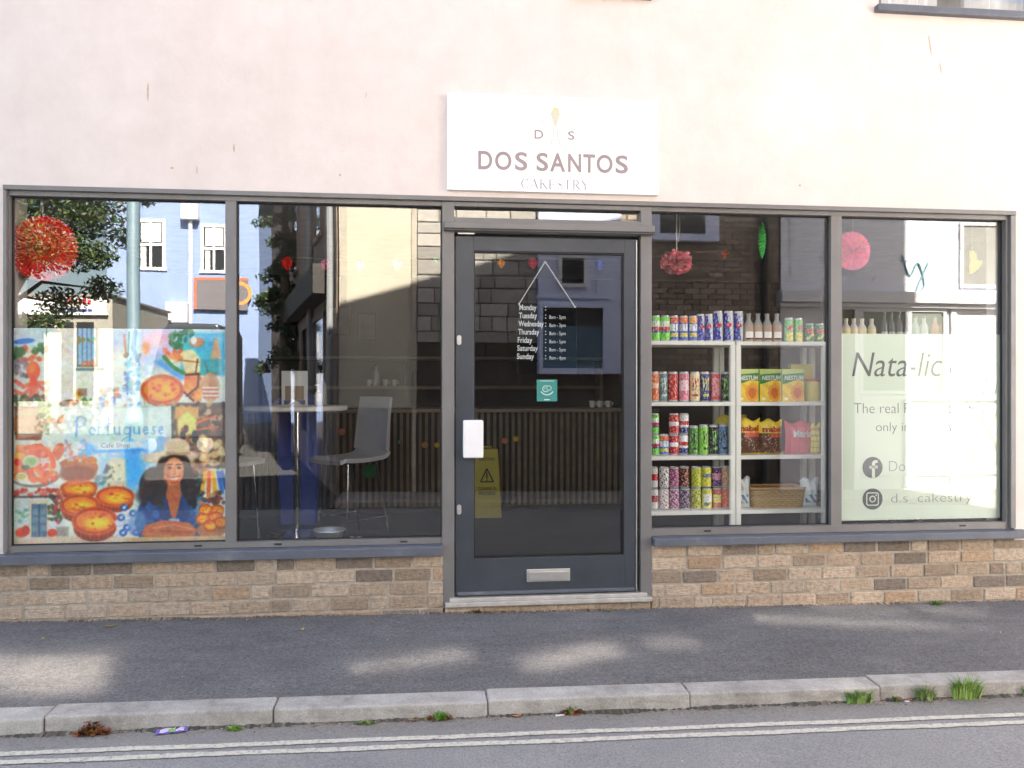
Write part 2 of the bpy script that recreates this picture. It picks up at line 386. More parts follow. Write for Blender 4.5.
# first floor windows
for i, (a, b_) in enumerate(UW):
    f = MB(); z0, z1 = 3.71, 4.95
    f.box(a, b_, .05, .12, z0, z0 + .05).box(a, b_, .05, .12, z1 - .05, z1).box(a, a + .05, .05, .12, z0 + .05, z1 - .05).box(b_ - .05, b_, .05, .12, z0 + .05, z1 - .05)
    fo = f.build('upper_window', 'frame', shop, bevel=0.003)
    MB().box(a + .05, b_ - .05, .08, .088, z0 + .05, z1 - .05).build('pane', 'pane', fo)
    MB().box(a - .03, b_ + .03, -.045, .05, 3.668, 3.708).build('sill', 'sill', fo, bevel=0.004)
    c = MB(); n = 60; L = b_ - a
    pts = [(a + L * j / n, .2 + .025 * sin(j * 1.9) + .012 * sin(j * 4.3)) for j in range(n + 1)]
    for j in range(n):
        if 0.42 < j / n < 0.60: continue
        (p, q), (r_, s_) = pts[j], pts[j + 1]
        c.quad((p, q, 3.70), (r_, s_, 3.70), (r_, s_, 4.95), (p, q, 4.95))
    M['curtain'] = M.get('curtain') or paint('white_curtain', (0.75, 0.73, 0.70), 0.9)
    c.build('curtain', 'curtain', fo, smooth=True)
    MB().box(a - .3, b_ + .3, 1.2, 1.25, 3.5, 5.1).build('interior_wall', M.setdefault('roomgrey', paint('upper_room_wall', (0.35, 0.33, 0.30), 0.9)), shop)

# door frame, transom light, head strip
d = MB()
d.box(.107, .180, .004, .10, -.03, 2.404); d.box(1.323, 1.392, .004, .10, -.03, 2.404)
d.box(.180, 1.323, .004, .10, 2.377, 2.404); d.box(.180, 1.323, .004, .10, 2.222, 2.311)
df = d.build('door_frame', 'frame', shop, bevel=0.003)
MB().box(.178, 1.325, .052, .060, 2.309, 2.379).build('transom_pane', 'pane', df)
MB().prism([(.116, 2.226), (1.402, 2.226), (1.402, 2.279), (.116, 2.279)], -.036, .0035).build('head_strip', 'frame', df, bevel=0.006)
MB().box(.118, 1.400, -.0385, -.0365, 2.232, 2.240).build('drip_groove', 'gasket', df)
MB().box(.20, .30, -.004, .02, 2.209, 2.219).build('hinge_cover', 'alu', df, bevel=0.002)
MB().box(.182, 1.321, .06, .085, 2.206, 2.221).build('gasket', 'gasket', df)
MB().box(.125, 1.385, -.035, .11, -.016, .010).box(.150, 1.36, -.015, .10, .010, .032).build('threshold', 'threshold', df, bevel=0.004)
# the door leaf
XA, XB = .186, 1.296
l = MB(); y0, y1 = .022, .075
l.box(XA, .297, y0, y1, .038, 2.203); l.box(1.223, XB, y0, y1, .038, 2.203); l.box(.297, 1.223, y0, y1, 2.115, 2.203); l.box(.297, 1.223, y0, y1, .038, .258)
door = l.build('door', 'doorpaint', shop, bevel=0.003)
MB().box(.293, 1.227, .048, .056, .254, 2.119).build('pane', 'doorpane', door)
g = MB(); e = .008
g.box(.297, 1.223, .030, .047, .258, .258 + e).box(.297, 1.223, .030, .047, 2.115 - e, 2.115).box(.297, .297 + e, .030, .047, .266, 2.107).box(1.223 - e, 1.223, .030, .047, .266, 2.107)
g.build('gasket', 'gasket', door)
MB().box(.20, XB - .01, .008, .0215, .042, .062).build('weather_bar', 'sill', door, bevel=0.003)
MB().box(1.297, 1.303, .016, .07, .04, 2.20).build('edge_strip', 'alu', door, bevel=0.001)
# white box handle
xa, zt = F(461.5, 420); xb, zb = F(483, 457.5)
h = MB().box(xa + .008, xb, -.042, .012, zb, zt).build('handle', 'whiteplastic', door, bevel=0.010, segs=3)
MB().box(xa + .012, xb - .004, .012, .0215, zb + .004, zt - .004).build('handle_plate', 'alu', door)
for px, py, nm in ((459.2, 510, 'lock'), (459.2, 340, 'upper_lock')):
    x, z = F(px, py)
    pl = [(x + .0135 * cos(2 * pi * i / 20), z + .016 * (1 if sin(2 * pi * i / 20) > 0 else -1) * (1) + .0135 * sin(2 * pi * i / 20)) for i in range(20)]
    lk = MB().prism(pl, .012, .0215).build(nm, 'alu', door, bevel=0.002)
    MB().prism([(x + .0075 * cos(2 * pi * i / 14), z + .006 + .0075 * sin(2 * pi * i / 14)) for i in range(14)], .006, .0118).box(x - .0012, x + .0012, .0045, .0058, z, z + .012).build('keyhole', 'lid', lk)
xa, zt = F(527, 570); xb, zb = F(570.5, 581.5)
lp = MB().box(xa, xb, .012, .0215, zb, zt).build('letter_plate', 'alu', door, bevel=0.003)
MB().box(xa + .012, xb - .012, .006, .0115, zb + .009, zt - .013).build('flap', 'alu', lp, bevel=0.003)

# ------------------------------------------------------------------ inside of the shop
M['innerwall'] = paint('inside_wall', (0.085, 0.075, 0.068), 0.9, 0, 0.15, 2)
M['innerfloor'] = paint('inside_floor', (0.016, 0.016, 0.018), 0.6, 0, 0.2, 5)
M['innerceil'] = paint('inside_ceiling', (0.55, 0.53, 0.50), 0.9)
IX0, IX1, IY1, IZ = -3.0, 5.2, 5.2, 2.66
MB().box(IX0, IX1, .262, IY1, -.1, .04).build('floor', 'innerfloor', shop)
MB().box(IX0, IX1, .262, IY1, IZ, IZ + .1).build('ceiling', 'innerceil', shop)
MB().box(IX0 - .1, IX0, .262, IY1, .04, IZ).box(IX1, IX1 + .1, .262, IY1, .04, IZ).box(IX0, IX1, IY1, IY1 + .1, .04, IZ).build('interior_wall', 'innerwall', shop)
M['board'] = paint('window_board', (0.07, 0.07, 0.072), 0.5)
MB().box(-2.34, .10, .088, .26, .27, .352).build('window_board', 'board', shop)
MB().box(1.40, 3.79, .088, .26, .27, .368).build('window_board', 'board', shop)
# ------------------------------------------------------------------ ground
def sheet(name, x0, x1, ys, zf, mat, nx=2, kind='structure'):
    b = MB(); xs_ = [x0 + (x1 - x0) * i / nx for i in range(nx + 1)]
    for i in range(nx):
        for j in range(len(ys) - 1):
            a, c, p, q = xs_[i], xs_[i + 1], ys[j], ys[j + 1]
            b.quad((a, p, zf(a, p)), (c, p, zf(c, p)), (c, q, zf(c, q)), (a, q, zf(a, q)))
    return tag(b.build(name, mat), kind=kind)
KY0, KY1 = -1.279, -1.149        # kerb front and back; it runs a touch closer to the wall on the right
def kt(x): return 0.010 * max(-4, min(6, x))
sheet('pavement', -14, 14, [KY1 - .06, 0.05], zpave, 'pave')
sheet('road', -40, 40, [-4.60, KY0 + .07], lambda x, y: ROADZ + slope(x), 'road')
sheet('side_street', -40, -1.1, [-45, -4.60], lambda x, y: ROADZ + slope(x) - .001, 'farroad')
sheet('ground', -300, 300, [-300, 300], lambda x, y: -.62 + slope(x), 'earth')
sheet('far_pavement', -1.05, 14, [-5.75, -4.66], lambda x, y: -.08 + slope(x), 'farpave')
# kerb stones with open joints
k = MB(); j0 = .279; L = .921
for i in range(-12, 13):
    a, b_ = j0 + i * L + .0018, j0 + (i + 1) * L - .0018; r = random.Random(i)
    dz, dy = r.uniform(-.003, .003), r.uniform(-.004, .004)
    def zk(x): return zpave(x, KY1) + .004 + dz
    y0, y1 = KY0 + dy + kt((a + b_) / 2), KY1 + kt((a + b_) / 2)
    k.add([(a, y0 - .012, zk(a) - .25), (b_, y0 - .012, zk(b_) - .25), (b_, y1, zk(b_) - .25), (a, y1, zk(a) - .25), (a, y0, zk(a) - .004), (b_, y0, zk(b_) - .004), (b_, y1, zk(b_)), (a, y1, zk(a))],
          [(3, 2, 1, 0), (4, 5, 6, 7), (0, 1, 5, 4), (1, 2, 6, 5), (2, 3, 7, 6), (3, 0, 4, 7)])
tag(k.build('kerb', 'kerb', bevel=0.010, segs=3), kind='structure')
sheet('kerb_bed', -11, 11, [KY0 + .05, KY1 - .05], lambda x, y: zpave(x, KY1) - .012, 'mortar')
k = MB()
for i in range(-1, 15):
    a, b_ = -1.05 + i * .92, -.135 + i * .92
    if a < -1.1: continue
    k.box(a, b_, -4.78, -4.62, -.4 + slope(a), -.075 + slope(a))
tag(k.build('far_kerb', 'kerb', bevel=0.012), kind='structure')
# the double yellow line, with worn uneven edges
b = MB(); r = random.Random(4)
for yc in (-1.470, -1.545):
    n = 900; pr = None
    for i in range(n + 1):
        x = -9 + 18 * i / n; wv = .0025 * sin(x * 7 + yc * 40)
        e = (yc - .0185 + wv + r.uniform(-.003, .003), yc + .0185 + wv + r.uniform(-.003, .003))
        if pr: b.quad((pr[0], pr[1], zr + slope(pr[0])), (x, e[0], zr + slope(x)), (x, e[1], zr + slope(x)), (pr[0], pr[2], zr + slope(pr[0])))
        zr = ROADZ + .004; pr = (x, *e)
tag(b.build('road_markings', 'roadpaint'), kind='structure')

# ------------------------------------------------------------------ weeds, leaves and litter
def tuft(name, px, py, h, spread, n, label, cat='weed', z0=ROADZ, cols=((110, 150, 60), (145, 185, 80), (180, 205, 120)), yoff=0.0, broad=0, seed=0, dead=0, dh=.016):
    x, y, z = G(px, py, z0); r = random.Random(seed + int(px)); b = MB()
    if z0 < -.1: y = min(y, KY0 + kt(x) - .012)
    else: y = min(y, -.012)
    for i in range(n):
        a = r.uniform(0, 2 * pi); ro = spread * .45 * r.random() ** .7; bx, by = ro * cos(a) * 1.5, ro * sin(a) * .35
        ln = h * r.uniform(.5, 1.1) * (1 - .45 * ro / spread); le = r.uniform(.15, 1.0); a2 = a + r.uniform(-.6, .6)
        tx, ty = bx + ln * le * cos(a2), by + ln * le * sin(a2) * .6 - .01
        w_ = r.uniform(.0018, .0036); c = [v_ * r.uniform(.75, 1.2) for v_ in srgb(*r.choice(cols))]
        s_ = Vector((-sin(a2), cos(a2), 0)); s_ = (s_ + Vector((.8, 0, 0))).normalized() * w_
        p0, p1, p2 = Vector((bx, by, -.004)), Vector((bx * .7 + tx * .3, by * .7 + ty * .3, ln * .6)), Vector((tx, ty, ln * r.uniform(.8, 1)))
        b.add([p0 - s_, p0 + s_, p1 + s_, p1 - s_, p2], [(0, 1, 2, 3), (3, 2, 4)], 0, c)
    for i in range(broad):
        a = r.uniform(0, 2 * pi); ro = spread * r.uniform(.1, .6); L_ = r.uniform(.012, .026)
        c = [v_ * r.uniform(.8, 1.2) for v_ in srgb(*r.choice(cols))]
        ce = Vector((ro * cos(a) * 1.3, ro * sin(a) * .4, r.uniform(.004, h * .45)))
        d1 = Vector((r.uniform(-1, 1), r.uniform(-1, 1), r.uniform(-.2, .6))).normalized() * L_; d2 = d1.cross(Vector((r.uniform(-.3, .3), r.uniform(-.3, .3), 1))).normalized() * L_ * .4
        b.add([ce - d1, ce + d2, ce + d1, ce - d2], [(0, 1, 2, 3)], 0, c)
    br = srgb(120, 72, 45)
    for i in range(dead):
        a = r.uniform(0, 2 * pi); ro = spread * r.uniform(.3, 1.1); L_ = r.uniform(.012, .022)
        c = [v_ * r.uniform(.6, 1.3) for v_ in r.choice((br, srgb(150, 95, 55), srgb(95, 60, 42)))]
        ce = Vector((ro * cos(a) * 1.5, ro * sin(a) * .3, r.uniform(.004, max(.016, dh * (1 - min(1, ro / spread))))))
        d1 = Vector((r.uniform(-1, 1), r.uniform(-1, 1), r.uniform(-.3, .4))).normalized() * L_; d2 = d1.cross(Vector((r.uniform(-.4, .4), r.uniform(-.4, .4), 1))).normalized() * L_ * .55
        b.add([ce - d1, ce + d2 * .8 + Vector((0, 0, .004)), ce + d1, ce - d2 - Vector((0, 0, .001))], [(0, 1, 2, 3)], 0, c)
    o = b.build(name, 'leaf', loc=(x, y, z)); return tag(o, label, cat)
tuft('grass_tuft', 966, 698, .125, .105, 260, 'largest bright green grass tuft at the kerb, far right', dead=3)
tuft('grass_tuft', 922, 698, .085, .068, 100, 'mid sized dusty green tuft left of the largest kerb tuft', cols=((115, 140, 80), (145, 165, 105)), broad=16, dead=4)
tuft('grass_tuft', 858, 701, .080, .090, 130, 'wide low green tuft beside the right hand kerb joint', cols=((110, 150, 70), (150, 175, 100)), broad=10)
tuft('weed_sprig', 894, 700, .040, .03, 14, 'tiny upright sprig between two kerb tufts', broad=8, dead=5, cols=((75, 110, 45), (120, 140, 70)))
tuft('grass_tuft', 1019, 692, .060, .03, 22, 'thin pale grass blades by the kerb at the right edge', cols=((120, 145, 75), (150, 165, 95)))
tuft('weed_clump', 440, 720, .055, .045, 34, 'bright green weed among brown leaves below the middle kerb', cat='weed', cols=((85, 140, 40), (120, 165, 60)), broad=18, dead=26)
tuft('weed_sprig', 569, 712, .055, .03, 16, 'small green sprig in dead leaves under the door kerb', cols=((100, 140, 55), (140, 165, 80)), dead=26)
tuft('weed_clump', 235, 730, .020, .04, 18, 'low green weed in the gutter right of the litter', cols=((80, 125, 40), (125, 150, 60)), broad=26)
tuft('weed_clump', 366, 724, .012, .045, 10, 'flat moss like weed in the gutter left of centre', cols=((90, 110, 55), (120, 130, 75)), broad=24)
tuft('dead_leaf_clump', 92, 735, .06, .042, 14, 'clump of curled brown dead leaves in the left gutter', cat='dead leaves', cols=((150, 110, 60), (120, 130, 50)), broad=24, dead=150, dh=.085)
tuft('weed_clump', 936, 605, .035, .055, 26, 'small green weed at the foot of the right brick plinth', z0=-.058, cols=((80, 115, 45), (120, 145, 75)), broad=26)
tuft('weed_sprig', 609, 612, .022, .012, 8, 'tiny green weed on the ground below the door threshold', z0=-.058, cols=((90, 140, 45), (120, 160, 60)), broad=5)
tuft('weed_sprig', 476, 0 + 610, .012, .02, 4, 'tiny brownish weed below the left end of the threshold', z0=-.058, broad=5, dead=14)
def leaf_at(px, py, z0, size, col, label, rz, y=None):
    x, y_, z = G(px, py, z0); b = MB(); c = srgb(*col); n = 9; vs = []
    for i in range(n): 
        f = i / (n - 1) * 2 - 1; vs.append((f * size, size * .5 * (1 - f * f) ** .7, .003 + .006 * abs(f) ** 2))
    for i in range(n - 2, 0, -1):
        f = i / (n - 1) * 2 - 1; vs.append((f * size, -size * .45 * (1 - f * f) ** .7, .005 + .005 * abs(f) ** 2))
    m_ = len(vs); ctr = [(0, 0, .002)]
    b.add(vs + ctr, [(i, (i + 1) % m_, m_) for i in range(m_)], 0, c)
    b.tube([(size * .95, 0, .008), (size * 1.5, .004, .006)], .0007, 5, 0, c)
    if z0 > -.1: z = zpave(x, y_)
    else: y_ = min(y_, KY0 + kt(x) - size * .7)
    return tag(b.build('fallen_leaf', 'leaf', loc=(x, y_, z + .001), rot=(0, 0, rz)), label, 'leaf')
leaf_at(110, 629, -.07, .030, (176, 140, 60), 'large yellow brown leaf on the pavement near the left brick plinth', .4)
leaf_at(302, 632, -.07, .020, (205, 180, 90), 'small yellow leaf on the pavement below the second window', 1.2)
leaf_at(43, 645, -.09, .014, (170, 140, 70), 'tiny ochre leaf on the pavement at far left', 2.0)
leaf_at(413, 720, ROADZ, .024, (150, 95, 60), 'reddish brown leaf in the gutter left of the middle weed', .2)
leaf_at(517, 716, ROADZ, .024, (185, 120, 75), 'orange brown leaf lying at the kerb below the door', .1)
leaf_at(610, 711, ROADZ, .018, (170, 115, 80), 'small tan leaf at the kerb right of the door sprig', .5)
leaf_at(907, 699, ROADZ, .020, (165, 105, 85), 'red brown leaf tucked against the dusty kerb tuft', .9)
leaf_at(132, 621, -.06, .022, (150, 100, 60), 'brown leaf against the left brick plinth', .9)
leaf_at(293, 618, -.058, .018, (140, 75, 45), 'dark red leaf against the plinth under the second window', .3)
# fine leaf crumbs along the foot of the wall and in the gutter
b = MB(); r = random.Random(12)
for i in range(2300):
    if i < 600:
        x = r.choice((r.uniform(-2.5, 4.0), r.gauss(.45, .25), r.gauss(-1.2, .3))); y = -.006 - abs(r.gauss(0, .022)); z = zpave(x, y)
        if .12 < x < 1.38: y -= .004
    elif i < 2180:
        x = r.uniform(-2.4, 3.4); y = KY0 + kt(x) - .005 - abs(r.gauss(0, .010 if i % 4 else .035)); z = ROADZ + slope(x)
    else:
        x = r.uniform(-2.2, 3.2); y = r.uniform(-2.2, -.1); z = (zpave(x, y) if y - kt(x) > KY1 else ROADZ + slope(x))
        if KY0 - .02 < y - kt(x) <= KY1 + .005: continue
    s_ = r.uniform(.0015, .0042) if r.random() < .8 else r.uniform(.004, .010); a = r.uniform(0, pi); mm = r.uniform(.7, 1.3); c = [v_ * mm for v_ in srgb(*r.choice(((110, 72, 45), (140, 95, 55), (90, 75, 60), (165, 150, 125), (190, 180, 165), (70, 60, 50))))]
    b.add([(x - s_ * cos(a), y - s_ * sin(a), z + .001), (x + s_ * .5 * sin(a), y - s_ * .5 * cos(a), z + .004), (x + s_ * cos(a), y + s_ * sin(a), z + .002), (x - s_ * .5 * sin(a), y + s_ * .5 * cos(a), z + .003)], [(0, 1, 2, 3)], 0, c)
tag(b.build('leaf_litter', 'leaf'), 'crumbs of dead leaf and grit along the wall foot and gutter', 'litter', kind='stuff')
# dirt and moss that collects along the foot of the kerb and the foot of the wall
def dirt_strip(name, x0, x1, yf, zf, wf, cols, label, sd, n=900):
    b = MB(); r = random.Random(sd); pr = None
    for i in range(n + 1):
        x = x0 + (x1 - x0) * i / n; w = max(.0015, wf * (.35 + .45 * sin(x * 2.3 + sd) * sin(x * 5.1) + .3 * sin(x * 13 + sd) + r.uniform(-.25, .35))); mm = r.uniform(.6, 1.4); c = tuple(q * mm for q in r.choice(cols))
        cur = ((x, yf(x), zf(x, yf(x)) + .004 + min(.008, w * .3)), (x, yf(x) - w, zf(x, yf(x) - w) + .0012))
        if pr: b.quad(pr[1], cur[1], cur[0], pr[0], 0, c)
        pr = cur
    tag(b.build(name, 'leaf'), label, 'dirt', kind='stuff')
dirt_strip('gutter_dirt', -5, 5, lambda x: KY0 + kt(x) - .001, lambda x, y: ROADZ + slope(x), .030, [(.06, .05, .038), (.09, .07, .05), (.05, .055, .03), (.14, .12, .09)], 'dark dirt and moss along the foot of the kerb', 3)
dirt_strip('wall_foot_dirt', -4, 5, lambda x: -.001 if not .12 < x < 1.39 else -.006, zpave, .020, [(.16, .13, .10), (.10, .08, .06), (.22, .19, .15), (.26, .17, .11)], 'grit and leaf dirt along the foot of the wall', 8)
# the wrapper
x, y, z = G(172, 732, ROADZ)
b = MB(); n = 8
for i in range(n):
    for j in range(4):
        f = lambda u, v_: ((u - .5) * .125, (v_ - .5) * .045 + (u - .5) * .012, .004 + .004 * sin(u * 9 + v_ * 5) ** 2 + .003 * v_)
        u0, u1, v0, v1 = i / n, (i + 1) / n, j / 4, (j + 1) / 4
        mid = .35 < (u0 + u1) / 2 < .68 and 0 < j < 3
        c = srgb(125, 180, 60) if mid else (srgb(120, 90, 175) if j in (0,) or i in (0, 7) else srgb(200, 190, 220))
        b.quad(f(u0, v0), f(u1, v0), f(u1, v1), f(u0, v1), 0, c)
tag(b.build('sweet_wrapper', 'pack', loc=(x, y, z), rot=(0, 0, .1)), 'purple and white sweet wrapper with a green patch lying in the gutter', 'litter')
x, y, z = G(560, 716, ROADZ)
tag(MB().box(-.022, .022, -.0035, .0035, .001, .006, 0, (.75, .73, .70)).build('paper_scrap', 'paper', loc=(x, y, z), rot=(0, 0, .18), bevel=.001), 'white cigarette end like scrap in the gutter beside the door sprig', 'litter')
x, y, z = G(907, 702, ROADZ)
tag(MB().box(-.012, .012, -.005, .005, .001, .005, 0, (.75, .73, .70)).build('paper_scrap', 'paper', loc=(x, y, z), rot=(0, 0, .1), bevel=.001), 'tiny white scrap in front of the dusty kerb tuft', 'litter')
# ------------------------------------------------------------------ the far side of the street (seen in the window glass)
YO = 5.6
def R(px, py, Y): return F(px, py, Y)
M['cream'] = paint('cream_render', (0.52, 0.485, 0.40), 0.9, 0, 0.10, 1.2, 0.15, 60)
M['sidewall'] = paint('side_render', (0.30, 0.235, 0.20), 0.9, 0, 0.15, 1.5)
M['fascia'] = paint('dark_fascia', (0.05, 0.045, 0.042), 0.7)
t = NT('white_timber'); v = t.coord()
c = t.ramp(t.noise(v, 2, 5), [(0.3, (0.70, 0.735, 0.82)), (0.7, (0.76, 0.795, 0.88))])  # blue of open shade added to the white paint colour
c = t.mix(t.ramp(t.noise(t.coord((1.6, 1, 1)), 1.9, 7, 0.72), [(0.60, (0, 0, 0)), (0.66, (0.75,) * 3)]), c, t.ramp(t.noise(v, 12, 3), [(0.4, (0.13, 0.13, 0.15)), (0.6, (0.34, 0.38, 0.45))]))
M['peel'] = t.pbr(c, 0.7, 0, None, 0.3)
M['lilac'] = paint('pale_lilac_paint', (0.56, 0.63, 0.86), 0.6, 0, 0.05, 3)  # white paint with blue sky shade put into its colour
M['whitetimber'] = paint('white_paint', (0.66, 0.67, 0.71), 0.6, 0, 0.05, 3)
M['bluewall'] = paint('pale_blue_render', (0.25, 0.345, 0.58), 0.85, 0, 0.06, 1.0)
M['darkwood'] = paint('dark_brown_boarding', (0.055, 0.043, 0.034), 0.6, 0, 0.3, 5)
M['darkpane'] = paint('dark_window', (0.02, 0.024, 0.028), 0.06, 0, 0.1)
t = NT('sunlit_upper_pane'); v = t.coord()  # unseen reflector glass, tuned to throw sun across the street
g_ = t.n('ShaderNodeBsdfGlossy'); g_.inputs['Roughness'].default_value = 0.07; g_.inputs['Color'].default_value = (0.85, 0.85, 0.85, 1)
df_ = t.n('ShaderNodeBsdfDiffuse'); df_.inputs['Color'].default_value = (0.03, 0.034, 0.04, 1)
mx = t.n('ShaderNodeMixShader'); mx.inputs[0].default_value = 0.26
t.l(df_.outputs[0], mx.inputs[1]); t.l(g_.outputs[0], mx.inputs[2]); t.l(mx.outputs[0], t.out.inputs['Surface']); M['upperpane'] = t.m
t2 = t.m.copy(); t2.name = 'dormer_pane'; M['dormerpane'] = t2  # weaker reflector for the faint patch on the shop wall
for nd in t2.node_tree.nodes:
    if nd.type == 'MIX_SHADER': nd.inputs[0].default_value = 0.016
M['postblue'] = paint('blue_grey_post', (0.16, 0.25, 0.31), 0.5, 0, 0.1, 4)

cb = empty('corner_building', (0, 0, 0), 0, 'building across the street mirrored in the glass, cream corner, grey stone and white timber shopfront', 'building')
xc0, xc1 = R(338, 300, YO)[0], R(417, 300, YO)[0]; xb0, xb1 = R(538, 300, YO)[0], R(621, 300, YO)[0]; xp0 = R(783, 300, YO)[0]; xend = 12.0
ey = 15.0; ex, eyy = xc0 - .236 * ey, -YO - .972 * ey
b = MB(); b.prismz([(xc0, -YO), (ex, eyy), (xend, eyy), (xend, -YO)], -.6, 6.5)
b.build('wall', M.setdefault('darkbrick', paint('dark_upper_brick', (0.13, 0.085, 0.065), .9, 0, .25, 8)), cb)  # unseen upper wall made dark to cut the bounced sunlight
MB().box(xc0, xc1, -YO, -YO + .008, -.5, 3.92).build('cream_render', 'cream', cb)
MB().prismz([(xc0 - .3, -YO + .25), (ex - .4, eyy), (xend, eyy), (xend, -YO + .25)], 6.5, 6.65).build('roof', 'slate', cb)
# side wall cladding going down the side street, with its fascia, windows and downpipe
def along(s_, out): return (xc0 - .236 * s_ - .972 * out, -YO - .972 * s_ + .236 * out)
def slab(bm, s0, s1, o0, o1, z0, z1, mi=0):
    bm.prismz([along(s0, o1), along(s0, o0), along(s1, o0), along(s1, o1)][::-1], z0, z1, mi)
s_ = MB(); slab(s_, .12, 14.9, 0, .02, -.3, 6.4); s_.build('side_wall', 'sidewall', cb)
s_ = MB(); slab(s_, .5, 9, .02, .28, 2.55, 2.95); s_.build('side_fascia', 'fascia', cb)
for s0, s1, z0, z1 in ((1.2, 2.6, .5, 2.3), (3.3, 4.6, .5, 2.3), (6, 7.4, .5, 2.3), (1.6, 2.5, 3.6, 5.0), (5.4, 6.3, 3.6, 5.0), (9.5, 10.4, 3.4, 4.8)):
    s_ = MB(); slab(s_, s0, s1, .02, .05, z0, z1); wn = s_.build('window', 'darkpane', cb)
    s_ = MB()
    for a, b_, c_, d_ in ((s0 - .07, s1 + .07, z1, z1 + .07), (s0 - .07, s1 + .07, z0 - .07, z0), (s0 - .07, s0, z0, z1), (s1, s1 + .07, z0, z1)): slab(s_, a, b_, .02, .07, c_, d_)
    s_.build('frame', 'sidewall', wn)
p0, p1 = along(.35, .08), along(2.9, .08)
MB().tube([(*p0, 6.4), (*p0, 0)], .045).tube([(*p1, 6.4), (*p1, 0)], .05).build('downpipe', M.setdefault('pipegrey', paint('grey_pipe', (0.30, 0.32, 0.34), 0.5)), cb)
# cream corner: a lintel band and render joints
MB().box(xc0 + .02, xc0 + .10, -YO + .008, -YO + .02, -.2, 6.4).box(xc1 - .07, xc1 - .01, -YO, -YO + .03, -.2, 6.4).build('render_edge', M.setdefault('edge', paint('grey_render_edge', (0.42, 0.39, 0.33), 0.9)), cb)
MB().box(xc0, xc1 - .001, -YO, -YO + .025, -.5, 1.02).build('plinth', 'darkwood', cb)  # dark strip added low on the cream wall, standing in for shade
# stone blocks
b = MB(); r = random.Random(21); z = R(480, 343, YO)[1]; b_lo = z
while z < 3.9:
    h = r.choice((.12, .15, .17, .20)); x = xc1
    while x < xb0 - .02:
        L = r.uniform(.16, .48); x1 = min(x + L, xb0)
        if xb0 - x1 < .1: x1 = xb0
        g_ = r.uniform(.26, .46); b.box(x + .006, x1 - .006, -YO, -YO + .035 + r.uniform(-.006, .006), z + .006, z + h - .006, 0, (g_, g_ * .96, g_ * .90)); x = x1
    z += h
sb = b.build('stone_wall', 'stone', cb, bevel=.01)
MB().box(xc1, xb0, -YO, -YO + .02, b_lo, 3.9).build('stone_joint', M.setdefault('joint', paint('dark_joint', (0.10, 0.09, 0.08), 0.95)), sb)
b = MB()
n = 9
for i in range(n):
    a = xc1 + (xb0 - xc1) * i / n; b.box(a + .004, a + (xb0 - xc1) / n - .004, -YO, -YO + .03, -.3, b_lo - .01)
b.build('boarding', 'darkwood', cb)
# white bay, tinted for shade, with its big pane and small casement
zb_ = R(580, 374, YO)[1]; fy = -YO + .14
MB().box(xb0, xb1, -YO, fy, zb_, 3.85).build('bay', 'lilac', cb, bevel=.02)
MB().box(xb0 + .03, xb1 + 2.2, -YO, -YO + .03, -.3, zb_ - .08).build('boarding', 'darkwood', cb)
bx0, bz1 = R(544, 307, YO - .14); bx1, bz0 = R(604, 368, YO - .14)
MB().box(bx0, bx1, fy, fy + .012, bz0, bz1).build('window', M.setdefault('bluepane', paint('sky_blue_pane', (0.10, 0.16, 0.22), 0.10)), cb)  # sky reflection put into the glass as a blue base colour
MB().box(bx0, bx1, fy + .012, fy + .02, bz1 - (bz1 - bz0) * .30, bz1).build('blind', 'darkpane', cb)  # dark top band of the glass, laid on as a strip
b = MB(); fr_ = .05
for a, c_, d_, e_ in ((bx0 - fr_, bx1 + fr_, bz1, bz1 + fr_), (bx0 - fr_, bx1 + fr_, bz0 - fr_ * 1.6, bz0), (bx0 - fr_, bx0, bz0, bz1), (bx1, bx1 + fr_, bz0, bz1)): b.box(a, c_, fy, fy + .045, d_, e_)
b.box(bx0 - .1, bx1 + .1, fy, fy + .03, bz1 + .12, bz1 + .16); b.box(bx1 - .08, bx1 - .06, fy, fy + .012, bz1 + .2, 3.8)
b.build('window_frame', 'lilac', cb, bevel=.008)
cx0, cz1 = R(563, 257, YO - .14); cx1, cz0 = R(585, 283, YO - .14)
cw = MB().box(cx0, cx1, fy, fy + .012, cz0, cz1).build('small_window', 'darkpane', cb)
b = MB(); fr_ = .05
for a, c_, d_, e_ in ((cx0 - fr_, cx1 + fr_, cz1, cz1 + fr_), (cx0 - fr_, cx1 + fr_, cz0 - fr_, cz0), (cx0 - fr_, cx0, cz0, cz1), (cx1, cx1 + fr_, cz0, cz1)): b.box(a, c_, fy, fy + .04, d_, e_)
b.build('frame', 'whitetimber', cw, bevel=.006)
# brown brickwork
b = MB(); r = random.Random(5); z = zb_ - .1; i = 0
while z < 6.0:
    x = xb1 - (i % 2) * .11
    while x < xp0:
        a, c_ = max(x, xb1), min(x + .215, xp0)
        if c_ - a > .03:
            m = r.uniform(.7, 1.3); b.box(a, c_ - .011, -YO, -YO + .02 + r.uniform(-.003, .003), z, z + .064, 0, (.27 * m, .22 * m, .18 * m))
        x += .226
    z += .075; i += 1
bw = b.build('brickwork', 'stone', cb)
MB().box(xb1, xp0, -YO, -YO + .012, zb_ - .1, 6.0).build('brick_joint', 'joint', bw)
ux0, uz0 = R(652, 240, YO); ux1 = R(720, 240, YO)[0]
wu = MB().box(ux0, ux1, -YO, -YO + .10, uz0, 3.9).build('oriel_window', 'lilac', cb, bevel=.01)
MB().box(ux0 + .12, ux1 - .2, -YO + .1, -YO + .108, uz0 + .10, 3.8).build('pane', 'darkpane', wu)
px_ = R(767, 300, YO)[0]
MB().tube([(px_, -YO + .08, 6), (px_, -YO + .08, -.1)], .05).build('downpipe', 'fascia', cb)
